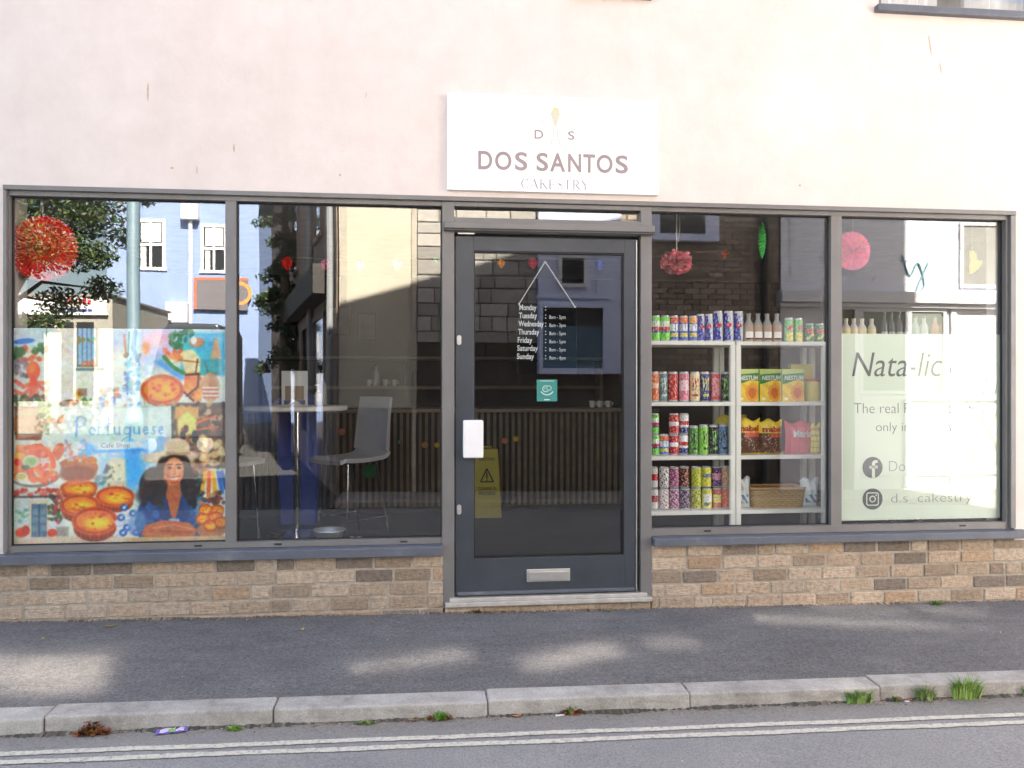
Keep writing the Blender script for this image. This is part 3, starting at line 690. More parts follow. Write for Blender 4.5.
# white peeling shopfront
zc0, zc1 = R(850, 303, YO)[1], R(850, 291, YO)[1]
MB().box(xp0, xend, -YO, -YO + .05, zc1, 3.95).build('painted_panel', 'peel', cb)
MB().box(xp0 - .05, xend, -YO, -YO + .20, zc0, zc1 - .003).box(xp0 - .05, xend, -YO, -YO + .14, zc0 - .06, zc0 - .002).build('cornice', 'whitetimber', cb, bevel=.012)
MB().box(xp0, xend, -YO, -YO + .04, -.3, zc0 - .062).build('shopfront_panel', 'whitetimber', cb)
def opp_win(px0, py0, px1, py1, name='shopfront_window', m='darkpane'):
    a, z1 = R(px0, py0, YO - .05); c_, z0 = R(px1, py1, YO - .05)
    y_ = -YO + .051; wn = MB().box(a, c_, y_, y_ + .01, z0, z1).build(name, m, cb)
    q = MB(); f_ = .05
    for aa, cc, dd, ee in ((a - f_, c_ + f_, z1, z1 + f_), (a - f_, c_ + f_, z0 - f_, z0), (a - f_, a, z0, z1), (c_, c_ + f_, z0, z1)): q.box(aa, cc, y_, y_ + .035, dd, ee)
    q.build('frame', 'whitetimber', wn, bevel=.006)
opp_win(866, 311, 947, 391, m=M.setdefault('greenpane', paint('grey_green_pane', (0.20, 0.235, 0.215), 0.2, 0, .15, 4))); opp_win(968, 224, 1002, 284, 'upper_window', M.setdefault('greypane', paint('grey_blind', (0.30, 0.31, 0.30), 0.3)))
opp_win(846, 309, 858, 500, 'shopfront_window')
q = MB(); y_ = -YO + .04
xq = [R(p, 400, YO)[0] for p in (862, 910, 956, 1004, 1050)]
for x in xq: q.box(x - .045, x + .045, y_, y_ + .04, -.1, zc0 - .07)
for py in (398, 473): 
    z = R(950, py, YO)[1]; q.box(xq[0], xq[-1], y_, y_ + .055, z - .03, z + .03)
q.build('shopfront_moulding', 'whitetimber', cb, bevel=.006)
# sprayed scribbles on the white door
def scribble(name, pts, wdt, col, dy):
    q = MB(); y_ = -YO + .0475 + dy
    P = [Vector((p[0], 0, p[1])) for p in [R(a, b_, YO) for a, b_ in pts]]
    fine_ = []
    for i in range(len(P) - 1):
        p0, p1, p2, p3 = P[max(i - 1, 0)], P[i], P[i + 1], P[min(i + 2, len(P) - 1)]
        for k in range(6):
            u = k / 6; fine_.append(.5 * ((2 * p1) + (p2 - p0) * u + (2 * p0 - 5 * p1 + 4 * p2 - p3) * u * u + (3 * p1 - p0 - 3 * p2 + p3) * u ** 3))
    fine_.append(P[-1])
    q.tube([(p.x, y_, p.z) for p in fine_], wdt, 5, 0, col); return q.build(name, 'paper', cb)
scribble('spray_scribble', [(975, 452), (981, 425), (990, 405), (985, 420), (997, 440), (1000, 462), (988, 470), (975, 455), (985, 440), (995, 425), (1003, 400)], .008, srgb(170, 140, 60), 0)
scribble('spray_scribble', [(968, 400), (976, 408), (985, 396), (990, 380), (994, 372), (984, 390), (996, 395), (1001, 380)], .009, srgb(70, 130, 110), .006)
scribble('spray_scribble', [(905, 255), (912, 275), (920, 262), (926, 285), (918, 290), (930, 262)], .012, srgb(110, 160, 170), .02)
for a_, c_ in ((2.8, 4.6),): MB().prism([(a_, 6.65), (c_, 6.65), (c_, 8.55), ((a_ + c_) / 2, 9.1), (a_, 8.55)], -YO - 2.5, -YO - .06).build('dormer', 'darkbrick', cb)  # unseen dormer, added only to carry the reflector panes
# added reflector panes, out of view, throwing sun onto wall and pavement
for x, z0, wd, h in ((-.52, 3.98, .9, .46), (4.03, 7.85, .62, .52), (3.10, 7.45, .32, .4)):
    y_ = -YO + (.060 if z0 < 6.3 else -.058)
    wn = MB().box(x - wd / 2, x + wd / 2, y_, y_ + .012, z0, z0 + h).build('sash_window', 'upperpane' if z0 < 6 else 'dormerpane', cb)
    q = MB(); f_ = .06; a, c_, z1 = x - wd / 2, x + wd / 2, z0 + h
    for aa, cc, dd, ee in ((a - f_, c_ + f_, z1, z1 + f_), (a - f_, c_ + f_, z0 - f_, z0), (a - f_, a, z0, z1), (c_, c_ + f_, z0, z1), (x - .01, x + .01, z0, z1)): q.box(aa, cc, y_, y_ + .025, dd, ee)
    q.build('frame', 'whitetimber', wn)

# added slanted reflectors, shaped to throw sun streaks on the pavement
def slanted_reflector(xa, za, xb, zb, h):
    y_ = -YO + .060; pl = [(xa, za), (xb, zb), (xb, zb + h), (xa, za + h)]; wn = MB().prism(pl, y_, y_ + .012).build('stair_window', 'upperpane', cb); f_ = .05
    MB().prism([(xa - f_, za - f_), (xb + f_, zb - f_), (xb + f_, zb), (xa - f_, za)], y_, y_ + .03).prism([(xa - f_, za + h), (xb + f_, zb + h), (xb + f_, zb + h + f_), (xa - f_, za + h + f_)], y_, y_ + .03).prism([(xa - f_, za), (xa, za), (xa, za + h), (xa - f_, za + h)], y_, y_ + .03).prism([(xb, zb), (xb + f_, zb), (xb + f_, zb + h), (xb, zb + h)], y_, y_ + .03).build('frame', 'whitetimber', wn)
for a_ in ((1.05, 4.06, 1.70, 4.24, .13), (1.85, 3.98, 2.60, 4.30, .17), (2.55, 4.20, 2.95, 4.34, .13), (3.45, 4.66, 4.75, 4.36, .12), (4.05, 4.82, 5.1, 4.62, .10)): slanted_reflector(*a_)

# the pale blue house down the side street
YH = 25.0
bh = empty('blue_house', (0, 0, 0), 0, 'pale blue rendered house with white sash windows mirrored in the far left pane', 'house')
hx0, hx1 = R(106, 250, YH)[0], R(258, 250, YH)[0]
MB().box(hx0, hx1, -YH - 9, -YH, -.6, 8.4).build('wall', 'bluewall', bh)
MB().prism([(hx0 - .3, 8.4), (hx1 + .3, 8.4), ((hx0 + hx1) / 2, 10.6)], -YH - 9.2, -YH + .35).build('roof', 'slate', bh)
def sash(px0, py0, px1, py1, par, Y=YH, bars=True):
    a, z1 = R(px0, py0, Y); c_, z0 = R(px1, py1, Y)
    wn = MB().box(a, c_, -Y, -Y + .02, z0, z1).build('window', 'darkpane', par)
    q = MB(); f_ = .11; zm = (z0 + z1) / 2; xm = (a + c_) / 2
    for aa, cc, dd, ee in ((a - f_, c_ + f_, z1, z1 + f_), (a - f_ * 1.4, c_ + f_ * 1.4, z0 - f_, z0), (a - f_, a, z0, z1), (c_, c_ + f_, z0, z1), (a, c_, zm - .05, zm + .05), (xm - .04, xm + .04, z0, zm - .05), (xm - .04, xm + .04, zm + .05, z1)): q.box(aa, cc, -Y, -Y + .07, dd, ee)
    q.build('frame', 'whitetimber', wn)
    for ss in (0, 1):
        if ss == 0: MB().box(a + .05, a + (c_ - a) * .3, -Y + .02, -Y + .03, z0, zm - .05).build('curtain', 'curtain', wn)
        else: MB().box(a + .05, c_ - .05, -Y + .02, -Y + .03, zm + .1, z1).build('curtain', 'curtain', wn)
sash(139, 222, 162, 267, bh); sash(203, 227, 224, 270, bh); sash(120, 335, 148, 400, bh); sash(205, 335, 228, 400, bh)
bx_, bz_ = R(190, 205, YH); bx2, bz2 = R(199, 221, YH); a_ = R(182, 205, YH)[0]
MB().box(a_, bx2, -YH, -YH + .35, bz2, bz_).build('hopper_box', 'whitetimber', bh, bevel=.03)
MB().tube([(R(190, 300, YH)[0], -YH + .12, bz2), (R(190, 300, YH)[0], -YH + .12, 0)], .075).build('downpipe', 'whitetimber', bh)
a_, z1 = R(168, 303, YH); c_, z0 = R(190, 324, YH)
MB().box(a_, c_, -YH, -YH + .5, z0, z1).build('wall_unit', 'whitetimber', bh, bevel=.05)
# its painted sign
a_, z1 = R(193, 277, YH - .1); c_, z0 = R(247, 310, YH - .1); yy = -YH + .1
sg = tag(MB().box(a_, c_, yy, yy + .06, z0, z1).build('shop_sign', M.setdefault('signgrey', paint('grey_sign', (0.16, 0.15, 0.17), 0.6)), bevel=.01), 'grey sign with an orange ring on the blue house, mirrored across the left mullion', 'sign')
q = MB(); cx_, cz_ = R(239, 293, YH - .1); n = 28
for i in range(n):
    t0, t1 = 2 * pi * i / n, 2 * pi * (i + 1) / n; ro, ri = .42, .30
    q.quad((cx_ + ro * cos(t0), yy + .065, cz_ + ro * sin(t0)), (cx_ + ri * cos(t0), yy + .065, cz_ + ri * sin(t0)), (cx_ + ri * cos(t1), yy + .065, cz_ + ri * sin(t1)), (cx_ + ro * cos(t1), yy + .065, cz_ + ro * sin(t1)), 0, srgb(225, 150, 85))
q.box(a_, c_, yy + .06, yy + .066, z1 - .09, z1, 0, srgb(205, 110, 80)); q.box(a_, a_ + .09, yy + .06, yy + .066, z0, z1 - .09, 0, srgb(205, 110, 80))
q.build('sign_emblem', 'paper', sg)
# white house at the end, and the low white shop on the left
wh = empty('white_house', (0, 0, 0), 0, 'bright white far house mirrored at the end of the side street', 'house')
YW = 46.0; a_, c_ = R(246, 300, YW)[0], R(306, 300, YW)[0]
MB().box(a_, c_, -YW - 6, -YW, -.9, R(270, 342, YW)[1]).build('wall', 'whitetimber', wh)
zt = R(270, 342, YW)[1]
MB().prism([(a_ - .2, zt), (c_ + .2, zt), ((a_ + c_) / 2, zt + 2.1)], -YW - 6, -YW + .3).build('roof', M.setdefault('greyroof', paint('grey_tile', (0.28, 0.25, 0.23), 0.9)), wh)
sash(262, 352, 268, 372, wh, YW); sash(276, 352, 282, 372, wh, YW)
ws = empty('white_shop', (0, 0, 0), 0, 'low white shop with red marked fascia mirrored below the tree at far left', 'shop')
YS = 19.0; a_, c_ = R(-40, 300, YS)[0], R(111, 300, YS)[0]; zt = R(60, 296, YS)[1]
MB().box(a_, c_, -YS - 5, -YS, -.6, zt).build('wall', M.setdefault('oldwhite', paint('old_cream_wall', (0.33, 0.32, 0.28), .85)), ws)
MB().box(a_ - .1, c_ + .05, -YS - 5.2, -YS + .06, zt, zt + .06).build('roof', 'greyroof', ws)
z0 = R(60, 315, YS)[1]
fs = MB().box(a_, c_ - .1, -YS, -YS + .12, z0, zt - .05).build('fascia_board', M.setdefault('fasciawhite', paint('white_board', (0.8, 0.8, 0.84), 0.5)), ws)
for i in range(7):
    p = R(58 + i * 4.6, 300, YS - .12); MB().box(p[0], p[0] + .09, -YS + .12, -YS + .135, p[1] - .12, p[1] + .03 * (i % 3), 0, srgb(200, 40, 50)).build('fascia_mark', 'paper', fs)
for i in range(6):
    p = R(60 + i * 5.2, 309, YS - .12); MB().box(p[0], p[0] + .11, -YS + .12, -YS + .135, p[1] - .07, p[1], 0, srgb(40, 60, 140)).build('fascia_mark', 'paper', fs)
for p0, p1 in ((14, 42), (60, 72), (75, 92)):
    a, z1 = R(p0, 322, YS); c_2, z0_ = R(p1, 400, YS); MB().box(a, c_2, -YS, -YS + .03, z0_, z1).build('window', 'darkpane', ws)
# lamp post
xx = R(130.5, 300, 6.6)[0]
lp_ = tag(MB().lathe([(.12, -.3), (.12, .9), (.085, 1.0), (.083, 7.6), (.05, 7.7)], 16).build('lamp_post', 'postblue', loc=(xx, -6.6, 0), smooth=True), 'tall blue grey lamp post mirrored in front of the blue house', 'lamp post')
MB().tube([(0, 0, 7.6), (0, .3, 7.9), (0, .9, 8.0)], .04).box(-.12, .12, .8, 1.4, 7.93, 8.05).build('lamp_head', 'postblue', lp_)
# trees
def leaf_mass(b, centre, rad, n, size, cols, r, flat=1.0):
    c = Vector(centre)
    for i in range(n):
        d = Vector((r.gauss(0, 1), r.gauss(0, 1), r.gauss(0, 1))).normalized() * rad * r.random() ** .45; d.z *= flat
        a = Vector((r.uniform(-1, 1), r.uniform(-1, 1), r.uniform(-1, .4))).normalized(); e = a.cross(Vector((r.uniform(-1, 1), r.uniform(-1, 1), r.uniform(-1, 1)))).normalized()
        s_ = size * r.uniform(.6, 1.3); k = [v_ * r.uniform(.7, 1.3) for v_ in r.choice(cols)]
        p = c + d; b.add([p - a * s_, p + e * s_ * .42, p + a * s_, p - e * s_ * .42], [(0, 1, 2, 3)], 0, k)
M['bark'] = paint('bark', (0.09, 0.07, 0.055), 0.9, 0, 0.3, 9, 0.5, 30)
r = random.Random(31)
tx = R(-25, 300, 12)[0]
tr = empty('leafy_tree', (tx, -12, -.2), 0, 'dark green broadleaf tree mirrored in the top left corner behind the red rosette', 'tree')
b = MB(); b.tube([(0, 0, -.3), (.1, 0, 1.5), (.0, 0, 3.2), (.2, .1, 5.5)], [.24, .2, .16, .06], 10)
cr = MB(); cols = [(0.03, 0.06, 0.017), (0.05, 0.085, 0.022), (0.022, 0.045, 0.015), (0.08, 0.12, 0.035)]
for px, py, rd, n in ((43, 248, .75, 900), (30, 235, .6, 500), (20, 205, .85, 700), (60, 210, .8, 650), (95, 215, .7, 520), (25, 262, .6, 420), (75, 255, .6, 430), (105, 258, .42, 260), (48, 300, .5, 330), (88, 285, .42, 240), (112, 232, .35, 160), (30, 325, .42, 220), (-20, 250, .9, 600), (55, 322, .33, 130), (70, 190, .8, 500), (20, 150, 1.1, 700), (90, 165, .9, 500), (148, 200, .4, 200)):
    x, z = R(px, py, 12); yy = -r.uniform(-.7, .7)
    leaf_mass(cr, (x - tx, yy, z + .2), rd, int(n * 2.0), .055, cols, r, .7)
    b.tube([(0.05, 0, 2.0 + r.uniform(0, 2)), ((x - tx) * .5, yy * .5, z + .3), (x - tx, yy, z + .2)], [.07, .04, .012], 6)
b.build('trunk', 'bark', tr, smooth=True); cr.build('crown', 'leaf', tr)
tx = R(284, 300, 11.5)[0]
tr = empty('conifer', (tx, -11.5, -.2), 0, 'dark ragged conifer mirrored beside the second pane\'s left edge', 'tree')
b = MB(); b.tube([(0, 0, -.3), (0, 0, 3), (0.02, 0, 7)], [.13, .10, .03], 10); cr = MB(); cols = [(0.022, 0.045, 0.018), (0.035, 0.065, 0.024), (0.05, 0.08, 0.03)]
for i in range(46):
    z = r.uniform(1.9, 6.6); a = r.uniform(0, 2 * pi); L = r.uniform(.35, 1.0) * (1.25 - z / 9)
    if z < 3 and r.random() < .5: L *= .6
    e = Vector((cos(a) * L, sin(a) * L, -.15 - .2 * L)); p = Vector((0, 0, z)); b.tube([p, p + e * .5 + Vector((0, 0, .06)), p + e], [.025, .015, .006], 5)
    for u in (.35, .6, .85, 1.0): leaf_mass(cr, p + e * u, .20, 60, .05, cols, r, .6)
b.build('trunk', 'bark', tr, smooth=True); cr.build('crown', 'leaf', tr)

# dark grey van parked in the side street in front of the blue house
VY = 11.0; vx0, vx1 = R(146, 330, VY)[0], R(232, 330, VY)[0]; L = vx1 - vx0; gz = ROADZ + slope(vx0)
M['vanpaint'] = paint('slate_van_paint', (0.055, 0.065, 0.08), 0.3, 0, .04); M['tyre'] = paint('tyre_rubber', (0.02, 0.02, 0.02), .8)
vn = empty('parked_van', ((vx0 + vx1) / 2, -VY, gz), 0, 'slate grey van parked before the blue house, mirrored behind the food poster', 'van'); q = L / 4.6
prof = [(-2.3, .45), (-2.3, 1.0), (-2.15, 1.15), (-1.45, 1.25), (-.75, 2.0), (-.45, 2.08), (2.05, 2.08), (2.25, 1.95), (2.3, .45)]
HV = 1.22
MB().prism([(x * q, z * (HV if z > .5 else 1)) for x, z in prof][::-1], -.85, .85).build('body', 'vanpaint', vn, bevel=.05, segs=3)
for pts in ([(-1.25, 1.32), (-.70, 1.92), (-.30, 1.92), (-.30, 1.32)], [(-.2, 1.32), (-.2, 1.92), (.85, 1.92), (.85, 1.32)], [(.95, 1.32), (.95, 1.92), (2.0, 1.92), (2.1, 1.32)]): MB().prism([(x * q, z * HV) for x, z in pts], .851, .862).build('window', 'darkpane', vn)
MB().add([(-1.42 * q, -.75, 1.29 * HV), (-1.42 * q, .75, 1.29 * HV), (-.80 * q, .68, 1.96 * HV), (-.80 * q, -.68, 1.96 * HV)], [(0, 1, 2, 3)]).build('windscreen', 'darkpane', vn)
for xw in (-1.45, 1.4):
    for yw in (-.72, .72):
        m = MB().lathe([(.12, -.1), (.30, -.11), (.34, -.07), (.34, .07), (.30, .11), (.12, .1)], 28); wh_ = m.build('wheel', 'tyre', vn, loc=(xw * q, yw, .34), rot=(pi / 2, 0, 0), smooth=True)
        MB().lathe([(0, -.105), (.2, -.10), (.2, .10), (0, .105)], 20).build('rim', 'alu', wh_)
MB().box(-2.33 * q, -2.27 * q, -.75, -.45, .8, .98).build('headlight', 'alu', vn, bevel=.02); MB().box(-2.33 * q, -2.27 * q, .45, .75, .8, .98).build('headlight', 'alu', vn, bevel=.02)
MB().box(-2.36 * q, -2.25 * q, -.84, .84, .45, .68).build('bumper', 'tyre', vn, bevel=.03)
# ------------------------------------------------------------------ shop sign above the door
sgx0, sgx1, sgz0, sgz1 = .136, 1.424, 2.467, 3.043
M['signwhite'] = paint('white_sign_panel', (0.86, 0.86, 0.86), 0.35, 0, 0.015)
M['taupe'] = paint('taupe_letter', (0.30, 0.235, 0.235), 0.5, 0, 0.05)
M['palegold'] = paint('pale_gold_ink', (0.70, 0.56, 0.22), 0.5)
M['paleink'] = paint('faint_ink', (0.56, 0.56, 0.50), 0.5, 0, .01)
M['greyink'] = paint('grey_ink', (0.22, 0.21, 0.21), 0.5)
sign = tag(MB().box(sgx0, sgx1, -.030, -.002, sgz0, sgz1).build('shop_sign', 'signwhite', bevel=.002), 'white name board with grey lettering fixed to the wall above the door', 'sign')
ys = -.0302
def fit(px0, py0, px1, py1, y):
    a, z1 = F(px0, (py0), y); b_, z0 = F(px1, (py1), y); return a, b_, z0, z1
a, b_, _, _ = fit(478, 0, 628, 0, ys)
zt1, zt0 = F(550, 153, ys)[1], F(550, 171.5, ys)[1]
# heading set letter by letter so that the weight and spacing can follow the board
def word(s, spans, mat, parent, z0, z1, y, bold=.022, **kw):
    for ch, (p0, p1) in zip(s, spans):
        text('letter', ch, mat, parent, F(p0, 400, y)[0], F(p1, 400, y)[0], z0, z1, y, bold=bold, **kw)
word('DOSSANTOS', [(478.2, 492.3), (495, 511.5), (515, 527.4), (536.4, 548.2), (550, 565.2), (568, 581.2), (583.2, 595.2), (596.6, 612.6), (615.4, 628)], 'taupe', sign, zt0, zt1, ys)
word('DS', [(534.5, 543.2), (568, 574.4)], 'taupe', sign, F(550, 139.2, ys)[1], F(550, 130.4, ys)[1], ys, bold=.012)
# the light serif line, drawn with thin and thick strokes
def serif_word(s, px0, px1, z0, z1, y, mat, parent):
    n = len(s); A, B = F(px0, 400, y)[0], F(px1, 400, y)[0]
    wts = {'C': 1.05, 'A': 1.1, 'K': 1.08, 'E': .95, 'S': .78, 'T': 1.0, 'R': 1.02, 'Y': 1.05}; tot = sum(wts[c] for c in s) + .16 * (n - 1); u = (B - A) / tot; H_ = z1 - z0
    th, tk, sf = u * .045, u * .13, u * .10; x = A
    for c in s:
        wd_ = wts[c] * u; m = MB(); X = lambda f: x + f * wd_
        def bar(x0, q0, x1, q1, w_):
            d = Vector((x1 - x0, 0, q1 - q0)); nrm = Vector((-d.z, 0, d.x)).normalized() * w_ / 2; p, q = Vector((x0, 0, q0)), Vector((x1, 0, q1))
            m.prism([((p - nrm).x, (p - nrm).z), ((q - nrm).x, (q - nrm).z), ((q + nrm).x, (q + nrm).z), ((p + nrm).x, (p + nrm).z)], y - .0012, y)
        def arc(cx, cz, rx, rz, t0, t1, wmax, k=18):
            for i in range(k):
                a0, a1 = t0 + (t1 - t0) * i / k, t0 + (t1 - t0) * (i + 1) / k; w_ = th + (wmax - th) * abs(cos((a0 + a1) / 2)) ** 1.5
                bar(cx + rx * cos(a0), cz + rz * sin(a0), cx + rx * cos(a1), cz + rz * sin(a1), w_)
        def feet(f, z): bar(X(f) - sf, z, X(f) + sf, z, th)
        M_ = z0 + H_ / 2
        if c == 'C': arc(X(.55), M_, wd_ * .45, H_ * .5, radians(45), radians(315), tk); bar(X(.86), z1 - H_ * .28, X(.88), z1, th)
        if c == 'A': bar(X(.08), z0, X(.5), z1, th); bar(X(.5), z1, X(.9), z0, tk); bar(X(.22), z0 + H_ * .34, X(.74), z0 + H_ * .34, th); feet(.08, z0); feet(.9, z0)
        if c in 'KERT':
            f = .5 if c == 'T' else .18; bar(X(f), z0, X(f), z1, tk); feet(f, z0)
            if c != 'T': feet(f, z1)
        if c == 'K': bar(X(.2), M_ - H_ * .08, X(.82), z1, th); bar(X(.42), M_ + H_ * .08, X(.9), z0, tk); feet(.9, z0); feet(.82, z1)
        if c == 'E': bar(X(.18), z1, X(.86), z1, th); bar(X(.18), M_, X(.7), M_, th); bar(X(.18), z0, X(.9), z0, th); bar(X(.86), z1, X(.86), z1 - H_ * .2, th); bar(X(.9), z0, X(.9), z0 + H_ * .22, th); bar(X(.7), M_ - H_ * .1, X(.7), M_ + H_ * .1, th)
        if c == 'T': bar(X(.05), z1, X(.95), z1, th); bar(X(.05), z1, X(.05), z1 - H_ * .22, th); bar(X(.95), z1, X(.95), z1 - H_ * .22, th)
        if c == 'R': arc(X(.4), z1 - H_ * .25, wd_ * .36, H_ * .25, radians(90), radians(-90), tk); bar(X(.18), z1, X(.4), z1, th); bar(X(.18), M_, X(.4), M_, th); bar(X(.45), M_, X(.92), z0, tk); feet(.92, z0)
        if c == 'S': arc(X(.5), z1 - H_ * .26, wd_ * .36, H_ * .26, radians(40), radians(265), th * 1.6); arc(X(.5), z0 + H_ * .26, wd_ * .40, H_ * .26, radians(90), radians(-140), th * 1.8); bar(X(.35), M_ + H_ * .1, X(.7), M_ - H_ * .1, tk)
        if c == 'Y': bar(X(.08), z1, X(.5), M_, tk); bar(X(.9), z1, X(.5), M_, th); bar(X(.5), M_, X(.5), z0, tk); feet(.5, z0); feet(.08, z1); feet(.9, z1)
        m.build('letter', mat, parent); x += wd_ + .16 * u
serif_word('CAKESTRY', 521, 589, F(555, 189, ys)[1], F(555, 179.8, ys)[1], ys, 'greyink', sign)
# pale emblem: a whisk shaped drop with two faint wings and a stem
def Fp(pts, y): return [F(p, q, y) for p, q in pts]
drop = [(555.5 + 4.6 * sin(t_) * (1 - .55 * max(0, -cos(t_ )) ** 1.0), 114 - 0) for t_ in (0,)]
dp = []
for i in range(24):
    t_ = 2 * pi * i / 24; c_ = cos(t_); rr = 4.4 * (1 if c_ > 0 else (1 - .62 * (-c_)))
    dp.append((555.5 - rr * sin(t_), 114.5 - (6.5 * c_ if c_ > 0 else 13 * c_)))
MB().prism(Fp(dp, ys)[::1], ys - .0012, ys).build('emblem', M.setdefault('cream_ink', paint('cream_ink', (0.56, 0.545, 0.42), .5, 0, .01)), sign)
cap = [(555.5 - 2.8 * sin(2 * pi * i / 16), 109.2 - 1.6 * cos(2 * pi * i / 16)) for i in range(16)]
MB().prism(Fp(cap, ys), ys - .002, ys - .0013).build('emblem', 'palegold', sign)
m = MB()
for sgn in (-1, 1):
    m = MB()
    for k_ in range(4):
        pts = [(555.5 + sgn * (5 + 3.4 * k_ + 1.2 * sin(u * pi)), 113 + k_ * 1.0 + u * (17 - 3 * k_)) for u in [i / 6 for i in range(7)]]
        MB().tube([(*(lambda q: (q[0], ys - .0005, q[1]))(F(p, q, ys)),) for p, q in pts], .0026, 5).build('emblem', 'paleink', sign)
    MB().tube([(lambda q: (q[0], ys - .0005, q[1]))(F(p, q, ys)) for p, q in ((555.5 + sgn * 1.8, 129), (555.5 + sgn * 2.4, 138), (555.5 + sgn * 5.5, 147))], .003, 5).build('emblem', 'paleink', sign)
for px, py in ((451, 98), (653, 107), (451, 187), (653, 193.5)):
    x, z = F(px, py, ys); MB().prism([(x + .006 * cos(2 * pi * i / 12), z + .006 * sin(2 * pi * i / 12)) for i in range(12)], ys - .002, ys).build('screw', 'signwhite', sign)

# ------------------------------------------------------------------ the printed collage in the left pane
class Canvas:
    def __init__(s, x0, y0, x1, y1, k, bg):
        s.x0, s.y0, s.k = x0, y0, k; s.w, s.h = int((x1 - x0) * k), int((y1 - y0) * k)
        s.a = np.ones((s.h, s.w, 3)) * np.array(bg)
        yy, xx = np.mgrid[0:s.h, 0:s.w]; s.X = x0 + (xx + .5) / k; s.Y = y0 + (yy + .5) / k
    def win(s, x0, y0, x1, y1):
        k = s.k; return (slice(max(0, int((y0 - s.y0) * k) - 3), max(0, int((y1 - s.y0) * k) + 4)), slice(max(0, int((x0 - s.x0) * k) - 3), max(0, int((x1 - s.x0) * k) + 4)))
    def blend(s, w, m, col, al=1.0):
        m = np.clip(m, 0, 1)[..., None] * al; s.a[w] = s.a[w] * (1 - m) + np.array(col, float) * m
    def ell(s, cx, cy, rx, ry, col, ang=0, soft=.7, al=1.0):
        R_ = max(rx, ry) + soft + 1; w = s.win(cx - R_, cy - R_, cx + R_, cy + R_); X, Y = s.X[w] - cx, s.Y[w] - cy; c, n = cos(ang), sin(ang)
        U, V = (X * c + Y * n), (-X * n + Y * c); d = (1 - np.sqrt((U / rx) ** 2 + (V / ry) ** 2)) * min(rx, ry); s.blend(w, d / soft + .5, col, al)
    def poly(s, pts, col, soft=.6, al=1.0):
        xs_ = [p[0] for p in pts]; ys_ = [p[1] for p in pts]; w = s.win(min(xs_), min(ys_), max(xs_), max(ys_)); X, Y = s.X[w], s.Y[w]
        ins = np.zeros(X.shape, bool); dm = np.full(X.shape, 1e9); n = len(pts)
        for i in range(n):
            ax, ay = pts[i]; bx, by = pts[(i + 1) % n]
            if ay != by: ins ^= ((ay > Y) != (by > Y)) & (X < (bx - ax) * (Y - ay) / (by - ay) + ax)
            L2 = (bx - ax) ** 2 + (by - ay) ** 2 + 1e-9; t_ = np.clip(((X - ax) * (bx - ax) + (Y - ay) * (by - ay)) / L2, 0, 1); dm = np.minimum(dm, np.hypot(X - ax - t_ * (bx - ax), Y - ay - t_ * (by - ay)))
        s.blend(w, np.where(ins, dm, -dm) / soft + .5, col, al)
    def line(s, pts, wd_, col, al=1.0, soft=.6):
        xs_ = [p[0] for p in pts]; ys_ = [p[1] for p in pts]; w = s.win(min(xs_) - wd_, min(ys_) - wd_, max(xs_) + wd_, max(ys_) + wd_); X, Y = s.X[w], s.Y[w]; dm = np.full(X.shape, 1e9)
        for (ax, ay), (bx, by) in zip(pts[:-1], pts[1:]):
            L2 = (bx - ax) ** 2 + (by - ay) ** 2 + 1e-9; t_ = np.clip(((X - ax) * (bx - ax) + (Y - ay) * (by - ay)) / L2, 0, 1); dm = np.minimum(dm, np.hypot(X - ax - t_ * (bx - ax), Y - ay - t_ * (by - ay)))
        s.blend(w, (wd_ / 2 - dm) / soft + .5, col, al)
    def rect(s, x0, y0, x1, y1, col, soft=.6, al=1.0): s.poly([(x0, y0), (x1, y0), (x1, y1), (x0, y1)], col, soft, al)
    def spots(s, x0, y0, x1, y1, n, r0, r1, cols, al=.8, seed=0):
        r = random.Random(seed + n)
        for i in range(n): s.ell(r.uniform(x0, x1), r.uniform(y0, y1), r.uniform(r0, r1), r.uniform(r0, r1) * .8, r.choice(cols), r.uniform(0, 3), .8, al)
    def tart(s, cx, cy, rx, ry, base=.45, seed=0):
        r = random.Random(seed + int(cx)); s.ell(cx, cy + ry * base, rx * .92, ry * .95, (150, 78, 35)); 
        for i in range(9): s.line([(cx + rx * (-.85 + i * .21), cy + ry * .3), (cx + rx * (-.78 + i * .19), cy + ry * (1.1 + base * .6 - abs(i - 4) * .06))], 1.0, (200, 125, 65), .6)
        s.ell(cx, cy, rx, ry, (214, 116, 46)); s.ell(cx, cy - ry * .06, rx * .93, ry * .86, (190, 88, 32)); s.ell(cx, cy, rx * .82, ry * .74, (238, 140, 40)); s.ell(cx + rx * .1, cy + ry * .1, rx * .6, ry * .5, (250, 190, 50), soft=4); s.ell(cx + rx * .1, cy + ry * .15, rx * .4, ry * .3, (255, 220, 80), soft=4)
        for i in range(9):
            a_ = r.uniform(0, 6.28); q = r.uniform(.1, .75); s.ell(cx + rx * q * cos(a_), cy + ry * q * .9 * sin(a_), rx * r.uniform(.05, .14), ry * r.uniform(.06, .14), r.choice(((170, 70, 25), (205, 95, 30), (225, 120, 35))), soft=1.5, al=.75)
